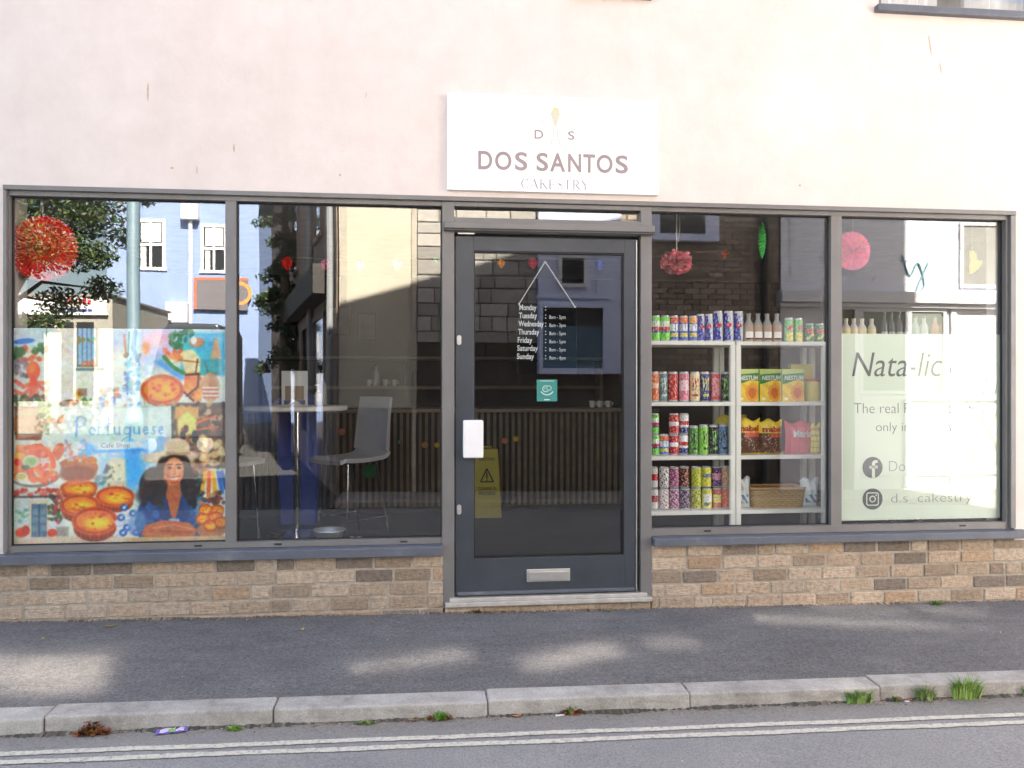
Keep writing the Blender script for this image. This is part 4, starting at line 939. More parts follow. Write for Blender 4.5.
    def noise(s, cell, amp, seed):
        r = np.random.default_rng(seed); gh, gw = int(s.h / cell) + 3, int(s.w / cell) + 3; g = r.normal(0, 1, (gh, gw, 3)); yy, xx = np.mgrid[0:s.h, 0:s.w] / cell
        iy, ix = yy.astype(int), xx.astype(int); fy, fx = (yy - iy)[..., None], (xx - ix)[..., None]; fy, fx = fy * fy * (3 - 2 * fy), fx * fx * (3 - 2 * fx)
        v_ = (g[iy, ix] * (1 - fx) + g[iy, ix + 1] * fx) * (1 - fy) + (g[iy + 1, ix] * (1 - fx) + g[iy + 1, ix + 1] * fx) * fy; v_ = v_ * .5 + v_.mean(-1, keepdims=True) * .7; s.a += v_ * amp
    def linear(s):
        c = np.clip((s.a - s.a.mean(-1, keepdims=True)) * 1.38 + (s.a.mean(-1, keepdims=True) - 128) * 1.22 + 114, 0, 255) / 255; return np.where(c <= .04045, c / 12.92, ((c + .055) / 1.055) ** 2.4)
def print_sheet(name, cv, x0, x1, z0, z1, y, mat, gain=1.0, parent=None):
    h, w_ = cv.h, cv.w; nx, nz = w_ + 1, h + 1; xs_ = np.linspace(x0, x1, nx); zs = np.linspace(z1, z0, nz)
    vx = np.empty((nz, nx, 3), 'f'); vx[..., 0] = xs_[None]; vx[..., 1] = y; vx[..., 2] = zs[:, None]
    i = np.arange(nz * nx).reshape(nz, nx); q = np.stack([i[:-1, :-1], i[1:, :-1], i[1:, 1:], i[:-1, 1:]], -1).reshape(-1, 4)
    back = np.array([[x0, y + .0015, z1], [x0, y + .0015, z0], [x1, y + .0015, z0], [x1, y + .0015, z1]], 'f'); nb = nz * nx
    me = bpy.data.meshes.new(name); me.vertices.add(nb + 4); me.vertices.foreach_set('co', np.concatenate([vx.ravel(), back.ravel()]))
    nf = len(q) + 1; lp_ = np.concatenate([q.ravel(), [nb + 3, nb + 2, nb + 1, nb]]); me.loops.add(len(lp_)); me.loops.foreach_set('vertex_index', lp_.astype('i'))
    me.polygons.add(nf); me.polygons.foreach_set('loop_start', (np.arange(nf) * 4).astype('i')); me.update(calc_edges=True)
    me.materials.append(M[mat]); ca = me.color_attributes.new('Col', 'FLOAT_COLOR', 'CORNER'); c = np.ones((nf * 4, 4), 'f')
    c[:-4, :3] = np.repeat(np.clip(cv.linear().reshape(-1, 3) * gain, 0, 1), 4, axis=0); c[-4:, :3] = .6; ca.data.foreach_set('color', c.ravel()); me.validate()
    o = bpy.data.objects.new(name, me); COL.objects.link(o); o.parent = parent; return o
cv = Canvas(12, 330, 225, 543, 1.6, (226, 232, 222)); C = cv
C.rect(12, 330, 225, 350, (200, 222, 235), 8); C.ell(30, 335, 24, 10, (215, 225, 225), soft=6); C.ell(22, 343, 11, 2.6, (60, 130, 205), -.1)
C.spots(13, 350, 44, 362, 16, 2, 4.5, [(205, 95, 50), (225, 130, 75), (235, 215, 190)], seed=1); C.spots(12, 350, 22, 362, 12, 2, 4, [(45, 100, 50), (70, 120, 60)], seed=2); C.spots(32, 346, 41, 354, 9, 2, 3.5, [(45, 105, 60), (80, 130, 70)], seed=3)
C.spots(13, 362, 27, 380, 14, 2, 4, [(120, 115, 125), (85, 80, 90), (160, 150, 160)], .6, 4)
for p in ([(30, 384), (22, 388), (14, 382)], [(31, 386), (22, 396), (14, 392)], [(32, 386), (28, 398), (20, 399)], [(33, 386), (36, 398), (44, 397)], [(34, 385), (44, 392), (52, 384)], [(34, 384), (46, 384), (50, 374)], [(31, 386), (31, 397)]): C.line(p, 3.6, (226, 122, 92)); C.line(p, 1.2, (240, 160, 130), .7)
C.ell(31.5, 372, 6.5, 9, (235, 112, 40)); C.ell(30, 369, 3.5, 5, (248, 150, 60), soft=3); C.rect(28, 378, 35, 387, (228, 100, 45), 2)
C.poly([(45, 330), (110, 330), (112, 402), (48, 404)], (234, 236, 222)); C.spots(46, 332, 110, 400, 30, 4, 10, [(240, 240, 230), (228, 226, 205), (236, 222, 205)], .4, 5); C.line([(44.5, 330), (45, 372)], 1, (150, 150, 140))
C.rect(74, 330, 95, 368, (110, 118, 112)); C.rect(75.5, 330, 92.5, 366, (168, 204, 226))
for x in (79.5, 84, 88.5): C.line([(x, 330), (x, 366)], .9, (105, 120, 130))
C.spots(75, 339, 93, 344, 16, 1, 2.2, [(60, 140, 90), (220, 120, 40), (90, 160, 110)], seed=6); C.spots(75, 362, 92, 367, 16, 1, 2.2, [(225, 120, 60), (215, 150, 100)], seed=7); C.rect(72, 369, 101, 372, (120, 140, 140))
C.spots(97, 388, 116, 408, 40, 1.5, 3.5, [(70, 125, 185), (225, 235, 240), (140, 180, 215), (215, 120, 80)], seed=8); C.rect(122, 340, 137, 412, (214, 226, 230), 2); C.spots(121, 356, 138, 412, 80, 1, 3.4, [(42, 100, 172), (70, 140, 195), (230, 238, 240), (120, 190, 200), (160, 120, 90)], seed=9); C.line([(132, 332), (130, 350), (134, 362)], 4, (50, 100, 150)); C.line([(121, 336), (123, 356)], 2, (200, 140, 110)); C.line([(126, 333), (125, 356)], 1.2, (40, 90, 60))
C.poly([(140, 330), (168, 330), (170, 352), (150, 372), (138, 360)], (208, 208, 240), 6); C.ell(156, 340, 13, 8, (245, 206, 214), soft=8); C.ell(143, 349, 4, 6, (235, 150, 95), soft=3); C.spots(140, 355, 160, 380, 12, 3, 6, [(170, 205, 235), (225, 235, 240)], .6, 10); C.poly([(150, 362), (160, 360), (184, 378), (178, 382)], (120, 180, 230), 3)
C.rect(178, 334, 223, 376, (66, 190, 206), 4); C.rect(180, 334, 223, 342, (120, 200, 226), 4); C.spots(180, 345, 222, 374, 26, 2, 6, [(50, 176, 200), (90, 205, 212)], .5, 11); C.spots(168, 331, 189, 348, 28, 2, 4.5, [(40, 120, 75), (75, 150, 90), (50, 130, 100)], seed=12)
C.ell(194, 343, 8, 5, (212, 160, 125)); C.ell(191, 341, 3, 4, (240, 240, 240)); C.poly([(208, 360), (212, 338), (216, 340), (219, 360)], (214, 178, 140)); C.poly([(176, 352), (190, 350), (200, 362), (196, 376), (182, 374)], (236, 224, 180), 2); C.spots(162, 350, 178, 362, 18, 2, 4, [(235, 150, 90), (240, 190, 140), (215, 120, 70)], seed=13); C.line([(161, 358), (170, 368), (181, 374)], 4, (70, 150, 95)); C.line([(176, 361), (196, 363)], 1.6, (180, 120, 60)); C.rect(198, 360, 219, 376, (60, 168, 172), 2); C.line([(202, 362), (206, 374)], 1, (30, 110, 120))
C.tart(159, 391, 22, 15.5, .12, 3); C.ell(159, 389, 17, 10, (252, 178, 40), soft=6, al=.7); C.spots(146, 383, 174, 398, 14, 1.2, 2.6, [(225, 95, 25), (205, 80, 25)], .7, 14)
C.poly([(182, 374), (198, 373), (199, 402), (190, 403), (181, 392)], (226, 150, 55)); C.spots(183, 378, 198, 400, 18, 1.5, 3, [(200, 110, 35), (240, 180, 80)], seed=15); C.line([(183, 376), (196, 375)], 1.8, (70, 40, 25)); C.line([(196, 375), (195, 388), (184, 397)], 1.8, (70, 40, 25)); C.line([(193, 374), (195, 360)], 1.2, (90, 50, 30)); C.line([(181, 393), (191, 402)], 1.4, (60, 40, 30))
C.ell(208, 388, 9.5, 15, (205, 165, 125)); C.ell(210, 388, 5, 12, (188, 140, 98), soft=3)
for y in (388, 392, 396): C.rect(200, y, 217, y + 1.6, (240, 236, 230)); C.rect(200, y + 1.6, 217, y + 2.6, (215, 100, 85))
C.rect(170, 404, 224, 470, (120, 95, 75), 2); C.spots(170, 404, 222, 470, 90, 2, 5, [(70, 55, 45), (150, 110, 75), (205, 150, 95), (60, 70, 70), (215, 195, 150)], .7, 16)
C.rect(172, 408, 196, 420, (222, 180, 110), 2); C.poly([(174, 421), (184, 412), (194, 421), (193, 436), (175, 436)], (224, 222, 140), 2); C.ell(183, 430, 2.6, 4, (110, 60, 40)); C.ell(180, 437, 2.6, 6, (35, 40, 48)); C.ell(192, 438, 3, 6.5, (28, 32, 40)); C.ell(180, 431, 1.8, 2, (150, 100, 70)); C.line([(194, 424), (214, 417)], 2, (225, 130, 70)); C.line([(194, 431), (216, 428)], 2, (215, 120, 60)); C.spots(200, 440, 223, 466, 26, 2, 5, [(232, 215, 165), (240, 225, 190), (225, 190, 130)], .7, 17)
C.poly([(13, 408), (40, 408), (42, 424), (39, 440), (14, 440)], (164, 106, 62)); C.spots(14, 410, 40, 440, 20, 2, 5, [(140, 85, 48), (190, 130, 80), (175, 118, 70)], .6, 18); C.rect(13, 412, 41, 416, (150, 128, 102)); C.rect(13, 432, 40, 435, (120, 95, 72)); C.rect(13, 407, 40, 409, (90, 68, 50)); C.spots(13, 397, 44, 407, 40, 1.4, 3, [(50, 95, 50), (90, 130, 70), (110, 90, 90)], seed=19); C.spots(36, 404, 47, 421, 32, 1.4, 2.8, [(40, 105, 45), (80, 150, 60), (150, 170, 70)], seed=20); C.spots(41, 423, 46, 434, 12, 1.2, 2.4, [(50, 100, 50), (90, 120, 60)], seed=21)
C.ell(63, 418, 10, 3.8, (172, 102, 46), -.55); C.ell(63, 418, 7, 2, (222, 150, 75), -.55); C.ell(66, 404, 9, 3.4, (120, 85, 55), -.1); C.ell(71, 403, 5, 2.4, (190, 110, 50), -.2); C.ell(76, 395, 3.4, 4.6, (238, 200, 60)); C.ell(76, 394, 1.4, 1.6, (190, 120, 40)); C.rect(75, 389.5, 84, 397, (128, 84, 66), al=.6); C.spots(80, 399, 88, 406, 10, 1.4, 2.6, [(70, 130, 60), (110, 160, 80)], seed=22); C.line([(40, 420), (52, 424), (62, 436)], 3, (196, 186, 172)); C.ell(47, 421, 7, 2.2, (214, 150, 100), .1)
C.poly([(62, 410), (168, 407), (168.5, 447), (58, 449)], (222, 237, 226)); C.spots(64, 410, 166, 446, 26, 5, 10, [(228, 242, 232), (214, 232, 224)], .4, 23); C.line([(169, 407), (170, 446)], 2, (60, 110, 95)); C.line([(62, 410), (168, 407)], .8, (170, 200, 190))
# hand lettered heading on the painted board
ink = (104, 166, 214)
def hand(strokes, ox, oy, sx, sy, wd_):
    for k_, st in enumerate(strokes): C.line([(ox + x * sx, oy - y * sy) for x, y in st], wd_ if len(st) == 2 else wd_ * .62, ink)
O_ = [(.5 + .38 * cos(a_ * .5), .3 + .3 * sin(a_ * .5)) for a_ in range(14)]
GL = {'P': [[(.2, -.1), (.3, 1.3)], [(.1, 1.0), (.5, 1.45), (1.0, 1.2), (.9, .75), (.4, .55)]], 'o': [O_], 'r': [[(.2, 0), (.25, .65)], [(.25, .4), (.55, .68), (.75, .6)]], 't': [[(.4, 0), (.5, 1.25)], [(.1, .75), (.8, .85)]], 'u': [[(.15, .6), (.18, .1)], [(.18, .15), (.45, 0), (.7, .2)], [(.72, .62), (.75, 0)]], 'g': [O_, [(.85, .6), (.75, -.7)], [(.78, -.6), (.6, -1.0), (.1, -.95), (-.1, -.6), (.4, -.3), (.9, -.1)]], 'e': [[(.15, .3), (.7, .38), (.6, .62), (.3, .6), (.15, .25), (.4, 0), (.75, .12)]], 's': [[(.7, .6), (.4, .65), (.35, .42), (.65, .22), (.5, 0), (.15, .05)]]}
xw = 71
for ch, adv in zip('Portuguese', (14, 7.6, 7, 8, 8.6, 9.6, 9, 7.6, 7, 7)):
    hand(GL[ch], xw, 435, adv * (1.0 if ch != 'P' else .85), 12.5 if ch in 'Pt' else 11.5, 1.7); xw += adv + .6
C.spots(70, 444, 170, 462, 34, 3, 9, [(80, 186, 232), (120, 200, 236), (190, 225, 240)], .5, 24); C.poly([(88, 443), (135, 442), (142, 447), (130, 450), (92, 451)], (232, 243, 238), 2); C.line([(92, 452), (140, 451), (166, 456)], 3, (66, 176, 232), .8); C.ell(86, 450, 8, 5, (84, 180, 214), soft=4, al=.8); C.ell(160, 448, 12, 8, (160, 190, 225), soft=6, al=.8)
C.rect(96, 455, 168, 500, (176, 214, 226), 8); C.ell(128, 470, 12, 18, (90, 186, 234), soft=8); C.poly([(104, 462), (110, 458), (122, 460), (124, 492), (102, 492)], (222, 220, 190), 3); C.spots(101, 466, 108, 490, 12, 1.2, 3, [(70, 100, 100), (100, 130, 120)], .8, 25); C.spots(108, 465, 122, 492, 12, 1, 2, [(150, 140, 110), (235, 230, 205)], .8, 26); C.spots(92, 476, 100, 492, 10, 1.5, 3.5, [(110, 150, 150), (150, 185, 190)], .8, 27)
C.ell(75, 468, 20, 11, (190, 112, 45)); C.ell(75, 474, 18, 8, (158, 82, 36), soft=2); C.ell(56, 452, 5, 9, (214, 120, 70), .4); C.spots(62, 442, 84, 462, 46, 1, 3, [(240, 238, 240), (205, 190, 195), (235, 150, 90), (180, 160, 170)], .9, 28); C.ell(88, 461, 6, 4, (206, 130, 40))
C.ell(32, 470, 28, 17, (150, 145, 140)); C.ell(31, 468, 27, 16, (226, 222, 212)); C.spots(14, 448, 54, 482, 60, 2, 5, [(228, 104, 54), (240, 140, 80), (214, 84, 44), (244, 170, 110)], .85, 29)
for k_ in range(6): C.line([(26 + 5 * cos(a_ * .3 + k_), 466 + 12 * sin(a_ * .3 - 2 + k_ * .2) - k_ * .7) for a_ in range(8)], 2.4, (236, 118, 60), .8)
C.line([(24, 448), (38, 446), (50, 456), (51, 466)], 5, (236, 112, 50)); C.line([(30, 478), (42, 480), (50, 472)], 4, (240, 130, 66)); C.ell(29, 461, 8.5, 6, (226, 232, 205)); C.ell(29, 461, 6, 4, (150, 190, 130), soft=3); C.ell(24, 467, 4, 2.4, (60, 120, 60)); C.ell(20, 476, 6, 4.4, (236, 230, 190)); C.ell(20, 476, 4, 2.6, (206, 190, 120)); C.ell(16, 462, 3.4, 3.4, (226, 70, 40)); C.ell(18, 455, 5, 2.8, (244, 190, 80))
C.rect(12, 488, 56, 536, (214, 226, 222), 3); C.spots(12, 489, 58, 496, 40, 1.4, 3, [(205, 96, 70), (228, 140, 112), (180, 80, 60)], seed=30); C.rect(12, 495, 56, 497, (96, 84, 74), 1.4); C.rect(26.5, 499, 47, 536, (222, 212, 184)); C.rect(29.5, 503, 44.5, 536, (110, 136, 150)); C.rect(36.6, 504, 37.6, 536, (70, 90, 105)); 
for y in (508, 516, 524): C.rect(31, y, 36, y + 6, (132, 158, 170)); C.rect(38.6, y, 43.6, y + 6, (132, 158, 170))
C.spots(14, 508, 26, 524, 10, 1.5, 3, [(130, 180, 160), (90, 150, 90)], .7, 31); C.spots(46, 495, 60, 522, 40, 1.5, 3, [(60, 80, 50), (120, 70, 60), (190, 80, 70), (70, 110, 70)], .8, 32); C.ell(20, 531, 6, 5, (226, 104, 60)); C.ell(24, 529, 4, 5, (208, 84, 50)); C.ell(50, 532, 5, 4, (214, 100, 62)); C.rect(54, 526, 66, 536, (150, 140, 130), 2, .7); C.rect(12, 536, 120, 543, (222, 208, 184), 3)
C.tart(76, 488, 18.5, 8.5, .5, 1); C.tart(112, 497, 19.5, 10.5, .55, 2); C.tart(77, 505, 19.5, 11, .6, 3); C.tart(92, 521, 23, 14.5, .45, 4)
C.spots(114, 508, 146, 536, 40, 2, 4, [(222, 232, 236), (190, 205, 215)], .9, 33)
for x, y in ((118, 518), (130, 514), (136, 524), (124, 528), (142, 517), (120, 533), (133, 533), (121, 508), (139, 511)): C.ell(x, y, 4, 3.6, (58, 112, 170)); C.ell(x, y, 1.6, 1.5, (225, 225, 240)); C.ell(x + 2, y - 2, 1.4, 1.2, (110, 170, 215))
# the woman in the straw hat leaning on folded arms
C.ell(150, 487, 14, 19, (58, 42, 40), .15, 2); C.ell(143, 497, 10, 9, (92, 70, 62), 0, 4, .8); C.ell(188, 489, 13, 20, (50, 36, 34), -.1, 2); C.ell(196, 474, 9, 12, (150, 92, 62), 0, 4, .6)
C.poly([(136, 506), (148, 498), (162, 490), (182, 490), (194, 497), (203, 512), (201, 538), (136, 538), (131, 524)], (56, 96, 146), 1); C.spots(136, 498, 200, 530, 46, 2, 5, [(72, 118, 168), (42, 76, 122), (96, 140, 186), (34, 62, 104)], .6, 34); C.ell(134, 524, 9, 12, (120, 160, 200), .3, 3, .7); C.ell(200, 514, 7, 14, (120, 168, 210), 0, 3, .7)
C.poly([(162, 484), (178, 484), (179, 498), (173, 520), (168, 520), (163, 500)], (192, 120, 84), 1.2); C.poly([(164, 500), (169, 521), (160, 524), (150, 500)], (44, 80, 128), 1.2); C.poly([(178, 498), (173, 521), (184, 524), (190, 500)], (44, 80, 128), 1.2); C.poly([(166, 520), (176, 520), (178, 526), (164, 526)], (170, 200, 226), 1.2)
C.ell(170, 471, 11, 16, (216, 148, 108)); C.ell(172, 468, 8, 10, (230, 166, 126), soft=5, al=.8); C.ell(163, 480, 3.4, 5, (196, 122, 88), soft=3, al=.7)
for x in (166, 176): C.ell(x, 468, 1.9, .9, (50, 34, 30)); C.line([(x - 2.6, 465.4), (x + 2.4, 465)], .9, (70, 45, 38))
C.line([(171.4, 468), (172.2, 474), (170, 475)], .9, (178, 104, 76)); C.poly([(165, 478), (177, 477.4), (174.5, 482), (168, 482.2)], (240, 232, 224), .6); C.line([(164.6, 477.6), (170, 478.6), (177.4, 477)], .8, (176, 70, 66)); C.line([(167.4, 482.6), (171, 483.6), (175, 482.2)], 1, (186, 80, 72)); C.ell(160, 490, 4, 10, (60, 44, 40), .2, 2); C.ell(182, 488, 4, 12, (46, 34, 32), -.15, 2)
C.ell(168, 458, 29, 6.5, (240, 214, 190), -.05, 2, .9); C.ell(174, 449, 13, 10, (238, 222, 198), 0, 2); C.rect(163, 453, 187, 456, (206, 172, 138), 2)
C.ell(172, 462, 13, 6, (62, 42, 38), 0, 2); C.ell(158, 470, 5, 12, (62, 44, 40), .2, 2); C.ell(184, 470, 5, 13, (52, 36, 34), -.2, 2); C.ell(171, 472, 10, 13.5, (222, 154, 114), 0, 1.4); C.ell(173, 468, 7, 8, (236, 172, 132), 0, 4, .8)
for x in (166.5, 176): C.ell(x, 469, 2.0, 1.1, (44, 30, 28)); C.line([(x - 2.8, 466), (x + 2.6, 465.6)], 1.1, (70, 45, 38))
C.line([(171.6, 469), (172.4, 474.6), (170, 475.6)], .9, (178, 104, 76)); C.ell(163.5, 474, 3, 9, (190, 122, 86), 0, 3, .7); C.spots(140, 478, 158, 506, 26, 2, 5, [(48, 34, 32), (84, 60, 52), (66, 46, 42)], .8, 41); C.spots(184, 478, 200, 506, 22, 2, 5, [(44, 30, 30), (72, 50, 44)], .8, 42); C.poly([(166.5, 478.6), (176, 478), (174, 481.2), (169, 481.4)], (238, 224, 214), 1); C.line([(164.6, 478), (170, 479), (177.6, 477.4)], .9, (170, 66, 62)); C.line([(167.4, 483.2), (171, 484.2), (175, 482.8)], 1.1, (186, 80, 72))
for k_ in range(5): C.line([(162 + k_, 444 + k_ * 2), (186 - k_, 443 + k_ * 2)], .7, (205, 180, 140), .7)
C.ell(171, 470, 9.4, 10, (222, 154, 114), soft=1.4, al=0)
C.poly([(138, 536), (142, 526), (160, 521), (186, 524), (194, 531), (192, 538), (150, 540)], (196, 124, 82), 1); C.line([(150, 529), (172, 526), (190, 531)], 2, (222, 156, 112), .8); C.line([(158, 532), (190, 534)], 1, (150, 84, 54), .8); C.line([(146, 535), (176, 538)], 2, (214, 144, 100), .7)
for p, c in (([(203, 474), (199, 494)], (236, 180, 50)), ([(207, 474), (206, 498)], (226, 120, 80)), ([(211, 474), (213, 498)], (240, 190, 70)), ([(216, 474), (220, 494)], (70, 140, 205)), ([(220, 474), (224, 490)], (60, 120, 180))): C.line(p, 4, c)
C.spots(196, 494, 222, 506, 30, 1.5, 3.5, [(120, 60, 60), (170, 90, 80), (90, 70, 60), (190, 150, 110)], .8, 35); C.spots(192, 470, 200, 500, 14, 1.5, 3.5, [(90, 120, 130), (130, 150, 140), (60, 80, 70)], .7, 36)
C.ell(209, 532, 15, 8, (190, 140, 100)); 
for x, y in ((203, 511), (215, 512), (200, 520), (213, 519), (208, 527), (219, 524)): C.tart(x, y, 7, 5.6, .3, int(x))
C.rect(120, 538, 225, 543, (214, 188, 150), 1.5)
for _ in range(2): C.a[1:-1, 1:-1] = (C.a[1:-1, 1:-1] * 2 + C.a[:-2, 1:-1] + C.a[2:, 1:-1] + C.a[1:-1, :-2] + C.a[1:-1, 2:]) / 6
C.noise(7, 7, 1); C.noise(2.5, 7, 2); C.noise(28, 5, 3)
pz1 = F(12, 330, .066)[1]
poster = tag(print_sheet('window_poster', cv, -2.334, -1.155, .394, 1.632, .066, 'print', .90), 'colourful food collage poster with a woman in a hat filling the lower left pane', 'poster')
M['posterink'] = paint('grey_blue_ink', (0.30, 0.36, 0.42), 0.6)
a, b_, z0, z1 = fit(101, 443, 130, 449, .0655)
text('lettering', 'Cafe Shop', 'posterink', poster, a, b_, z0, z1, .0657, th=.0006, bold=.01)

# ------------------------------------------------------------------ pale green vinyl in the right pane
M['vinyl'] = paint('pale_green_vinyl', (0.56, 0.635, 0.52), 0.5, 0, 0.02, 2)
M['vinylink'] = paint('dark_grey_ink', (0.045, 0.05, 0.06), 0.5)
yv = .066; a, z1 = F(843, 333.5, yv); b_, z0 = F(1001.5, 519.5, yv)
vin = tag(MB().box(a - .01, b_, yv, yv + .0015, .437, z1).build('window_vinyl', 'vinyl'), 'pale green vinyl poster with slanted heading filling the lower right pane', 'poster')
yt = yv - .0002
def vt(s, p0, q0, p1, q1, nm='lettering', **kw):
    a, z1 = F(p0, q0, yt); b_, z0 = F(p1, q1, yt); zm = F((p0 + p1) / 2, (q0 + q1) / 2, yt)[1]; h = abs(z1 - z0) ; H2 = (q1 - q0) * ((CD + yt) / FPX) * 1.06
    text(nm, s, kw.pop('mat', 'vinylink'), vin, a, b_, zm - H2 / 2, zm + H2 / 2, yt, th=.0007, **kw)
vt('Nata', 852, 352.5, 907, 376.5, shear=.22, bold=-.004); vt('-licious', 909, 352.5, 989, 376.5, shear=.22, bold=-.012)
vt('The real Portuguese nata', 854, 403, 990, 416.5, bold=-.014); vt('only in Somerset', 876, 422, 962, 434, bold=-.014)
vt('Dos Santos', 889, 460.5, 951, 471, bold=-.016, mat=M.setdefault('lightink', paint('light_grey_ink', (0.22, 0.24, 0.23), .5))); vt('d.s_cakestry', 891, 493, 972, 505, bold=-.016, mat='lightink')
def disc(px, py, rx, rz, y0, y1, mat, parent, nm, n=36, ring=0):
    cx_, cz_ = F(px, py, yt); m = MB()
    for i in range(n):
        t0, t1 = 2 * pi * i / n, 2 * pi * (i + 1) / n; P = lambda t_, k_: (cx_ + rx * k_ * cos(t_), cz_ + rz * k_ * sin(t_))
        if ring: m.prism([P(t0, ring), P(t0, 1), P(t1, 1), P(t1, ring)], y0, y1)
        else: m.prism([(cx_, cz_), P(t0, 1), P(t1, 1)], y0, y1)
    return m.build(nm, mat, parent)
r_ = .0685
ic = disc(872.5, 467.5, r_, r_ * 1.0, yt - .0007, yt, 'vinylink', vin, 'social_icon')
cx_, cz_ = F(872.5, 467.5, yt); m = MB(); y0, y1 = yt - .0014, yt - .0008; s = r_ / .0685
m.box(cx_ - .004, cx_ + .016, y0, y1, cz_ - .066, cz_ + .012).box(cx_ - .022, cx_ + .034, y0, y1, cz_ - .006, cz_ + .012)
pts = [(-.004, .012), (.016, .012), (.016, .022), (.021, .029), (.034, .029), (.034, .046), (.014, .046), (.002, .040), (-.004, .028)]
m.prism([(cx_ + p, cz_ + q + .0005) for p, q in pts], y0, y1); m.build('icon_mark', 'vinyl', ic)
ic = disc(872.5, 499, r_, r_, yt - .0007, yt, 'vinylink', vin, 'social_icon'); cx_, cz_ = F(872.5, 499, yt)
def rrect(h, r0, n=6): return [(cx_ + sx_ * (h - r0) + r0 * cos(a_ + i * pi / 2 / n), cz_ + sz_ * (h - r0) + r0 * sin(a_ + i * pi / 2 / n)) for sx_, sz_, a_ in ((1, 1, 0), (-1, 1, pi / 2), (-1, -1, pi), (1, -1, 3 * pi / 2)) for i in range(n + 1)]
m = MB(); o_, i_ = rrect(.043, .016), rrect(.036, .010)
for k_ in range(len(o_)): q = (k_ + 1) % len(o_); m.prism([i_[k_], o_[k_], o_[q], i_[q]], y0, y1)
for i in range(28):
    t0, t1 = 2 * pi * i / 28, 2 * pi * (i + 1) / 28; P = lambda t_, r0: (cx_ + r0 * cos(t_), cz_ + r0 * sin(t_)); m.prism([P(t0, .015), P(t0, .022), P(t1, .022), P(t1, .015)], y0, y1); m.prism([(cx_ + .024, cz_ + .024), (cx_ + .024 + .005 * cos(t0), cz_ + .024 + .005 * sin(t0)), (cx_ + .024 + .005 * cos(t1), cz_ + .024 + .005 * sin(t1))], y0, y1)
m.build('icon_mark', 'vinyl', ic)

# ------------------------------------------------------------------ opening hours hanging in the door, and the green sticker
yh = .062
M['string'] = paint('pale_string', (0.62, 0.58, 0.50), 0.8); M['whiteink'] = paint('white_ink', (0.72, 0.72, 0.70), 0.5)
M['smoked'] = glass_mat('smoked_acrylic', 0.03, (0.62, 0.66, 0.68), 0)
a, z1 = F(517, 301, yh); b_, z0 = F(576.5, 374, yh)
hs = tag(MB().box(a, b_, yh, yh + .003, z0, z1).build('opening_hours_sign', 'smoked', bevel=.001), 'clear smoked opening hours board hanging by a white cord inside the door', 'sign')
P = lambda px, py, y=yh - .003: (lambda q: (q[0], y, q[1]))(F(px, py, y))
MB().tube([P(519, 304), P(545, 262)], .0032, 6).tube([P(545.4, 262), P(575, 307)], .0032, 6).build('cord', 'string', hs)
for p in ((519, 304), (575, 307), (545.2, 262)):
    q = P(*p); MB().lathe([(0, -.006), (.005, -.004), (.0065, 0), (.005, .004), (0, .006)], 10, q).build('bead', 'string', hs, smooth=True)
rows = [('Monday', ''), ('Tuesday', '8am - 5pm'), ('Wednesday', '8am - 3pm'), ('Thursday', '8am - 5pm'), ('Friday', '8am - 5pm'), ('Saturday', '8am - 5pm'), ('Sunday', '9am - 4pm')]
wds = [17, 18, 25, 21, 14.5, 20.5, 17]
for i, (dname, hrs) in enumerate(rows):
    py = 308.6 + i * 8.15; px = 519.4 - i * .42
    a, z1 = F(px, py - 4.1, yh); b_, z0 = F(px + wds[i], py + 3.4, yh); text('lettering', dname, 'whiteink', hs, a, b_, z0, z1, yh - .0002, th=.0008, bold=.012)
    a, z1 = F(545, py - 2.2, yh); b_, z0 = F(546.2, py + 1.8, yh); text('lettering', ':', 'whiteink', hs, a, b_, z0, z1, yh - .0002, th=.0008)
    if hrs: a, z1 = F(549.3, py - 2.2 + .7, yh); b_, z0 = F(565.5, py + 2.6 + .7, yh); text('lettering', hrs, 'whiteink', hs, a, b_, z0, z1, yh - .0002, th=.0008)
yk = .0455; M['teal'] = paint('teal_vinyl', (0.03, 0.22, 0.19), 0.45, 0, .04); M['tealpale'] = paint('pale_teal_print', (0.50, 0.66, 0.62), 0.5)
a, z1 = F(536.8, 379.5, yk); b_, z0 = F(557.2, 401.3, yk)
st = tag(MB().box(a, b_, yk, yk + .001, z0, z1).build('door_sticker', 'teal'), 'small square teal sticker with a white emblem on the door glass', 'sticker')
cx_, cz_ = (a + b_) / 2, (z0 + z1) / 2; m = MB(); y0, y1 = yk - .0008, yk - .0001
def ringp(cx, cz, r0, r1, t0, t1, n=20):
    for i in range(n):
        p, q = t0 + (t1 - t0) * i / n, t0 + (t1 - t0) * (i + 1) / n; m.prism([(cx + r0 * cos(p), cz + r0 * sin(p)), (cx + r1 * cos(p), cz + r1 * sin(p)), (cx + r1 * cos(q), cz + r1 * sin(q)), (cx + r0 * cos(q), cz + r0 * sin(q))], y0, y1)
ringp(cx_ - .008, cz_ + .010, .016, .0205, .9, 2 * pi - .2); ringp(cx_ + .012, cz_ + .014, .012, .016, -1.4, 2.7); ringp(cx_ - .008, cz_ + .008, .007, .010, -.8, 3.2); ringp(cx_, cz_ + .016, .040, .046, pi + .55, 2 * pi - .55)
m.box(a + .020, b_ - .020, y0, y1, z1 - .011, z1 - .007).box(cx_ - .018, cx_ + .018, y0, y1, z0 + .007, z0 + .013)
m.build('emblem', 'tealpale', st)
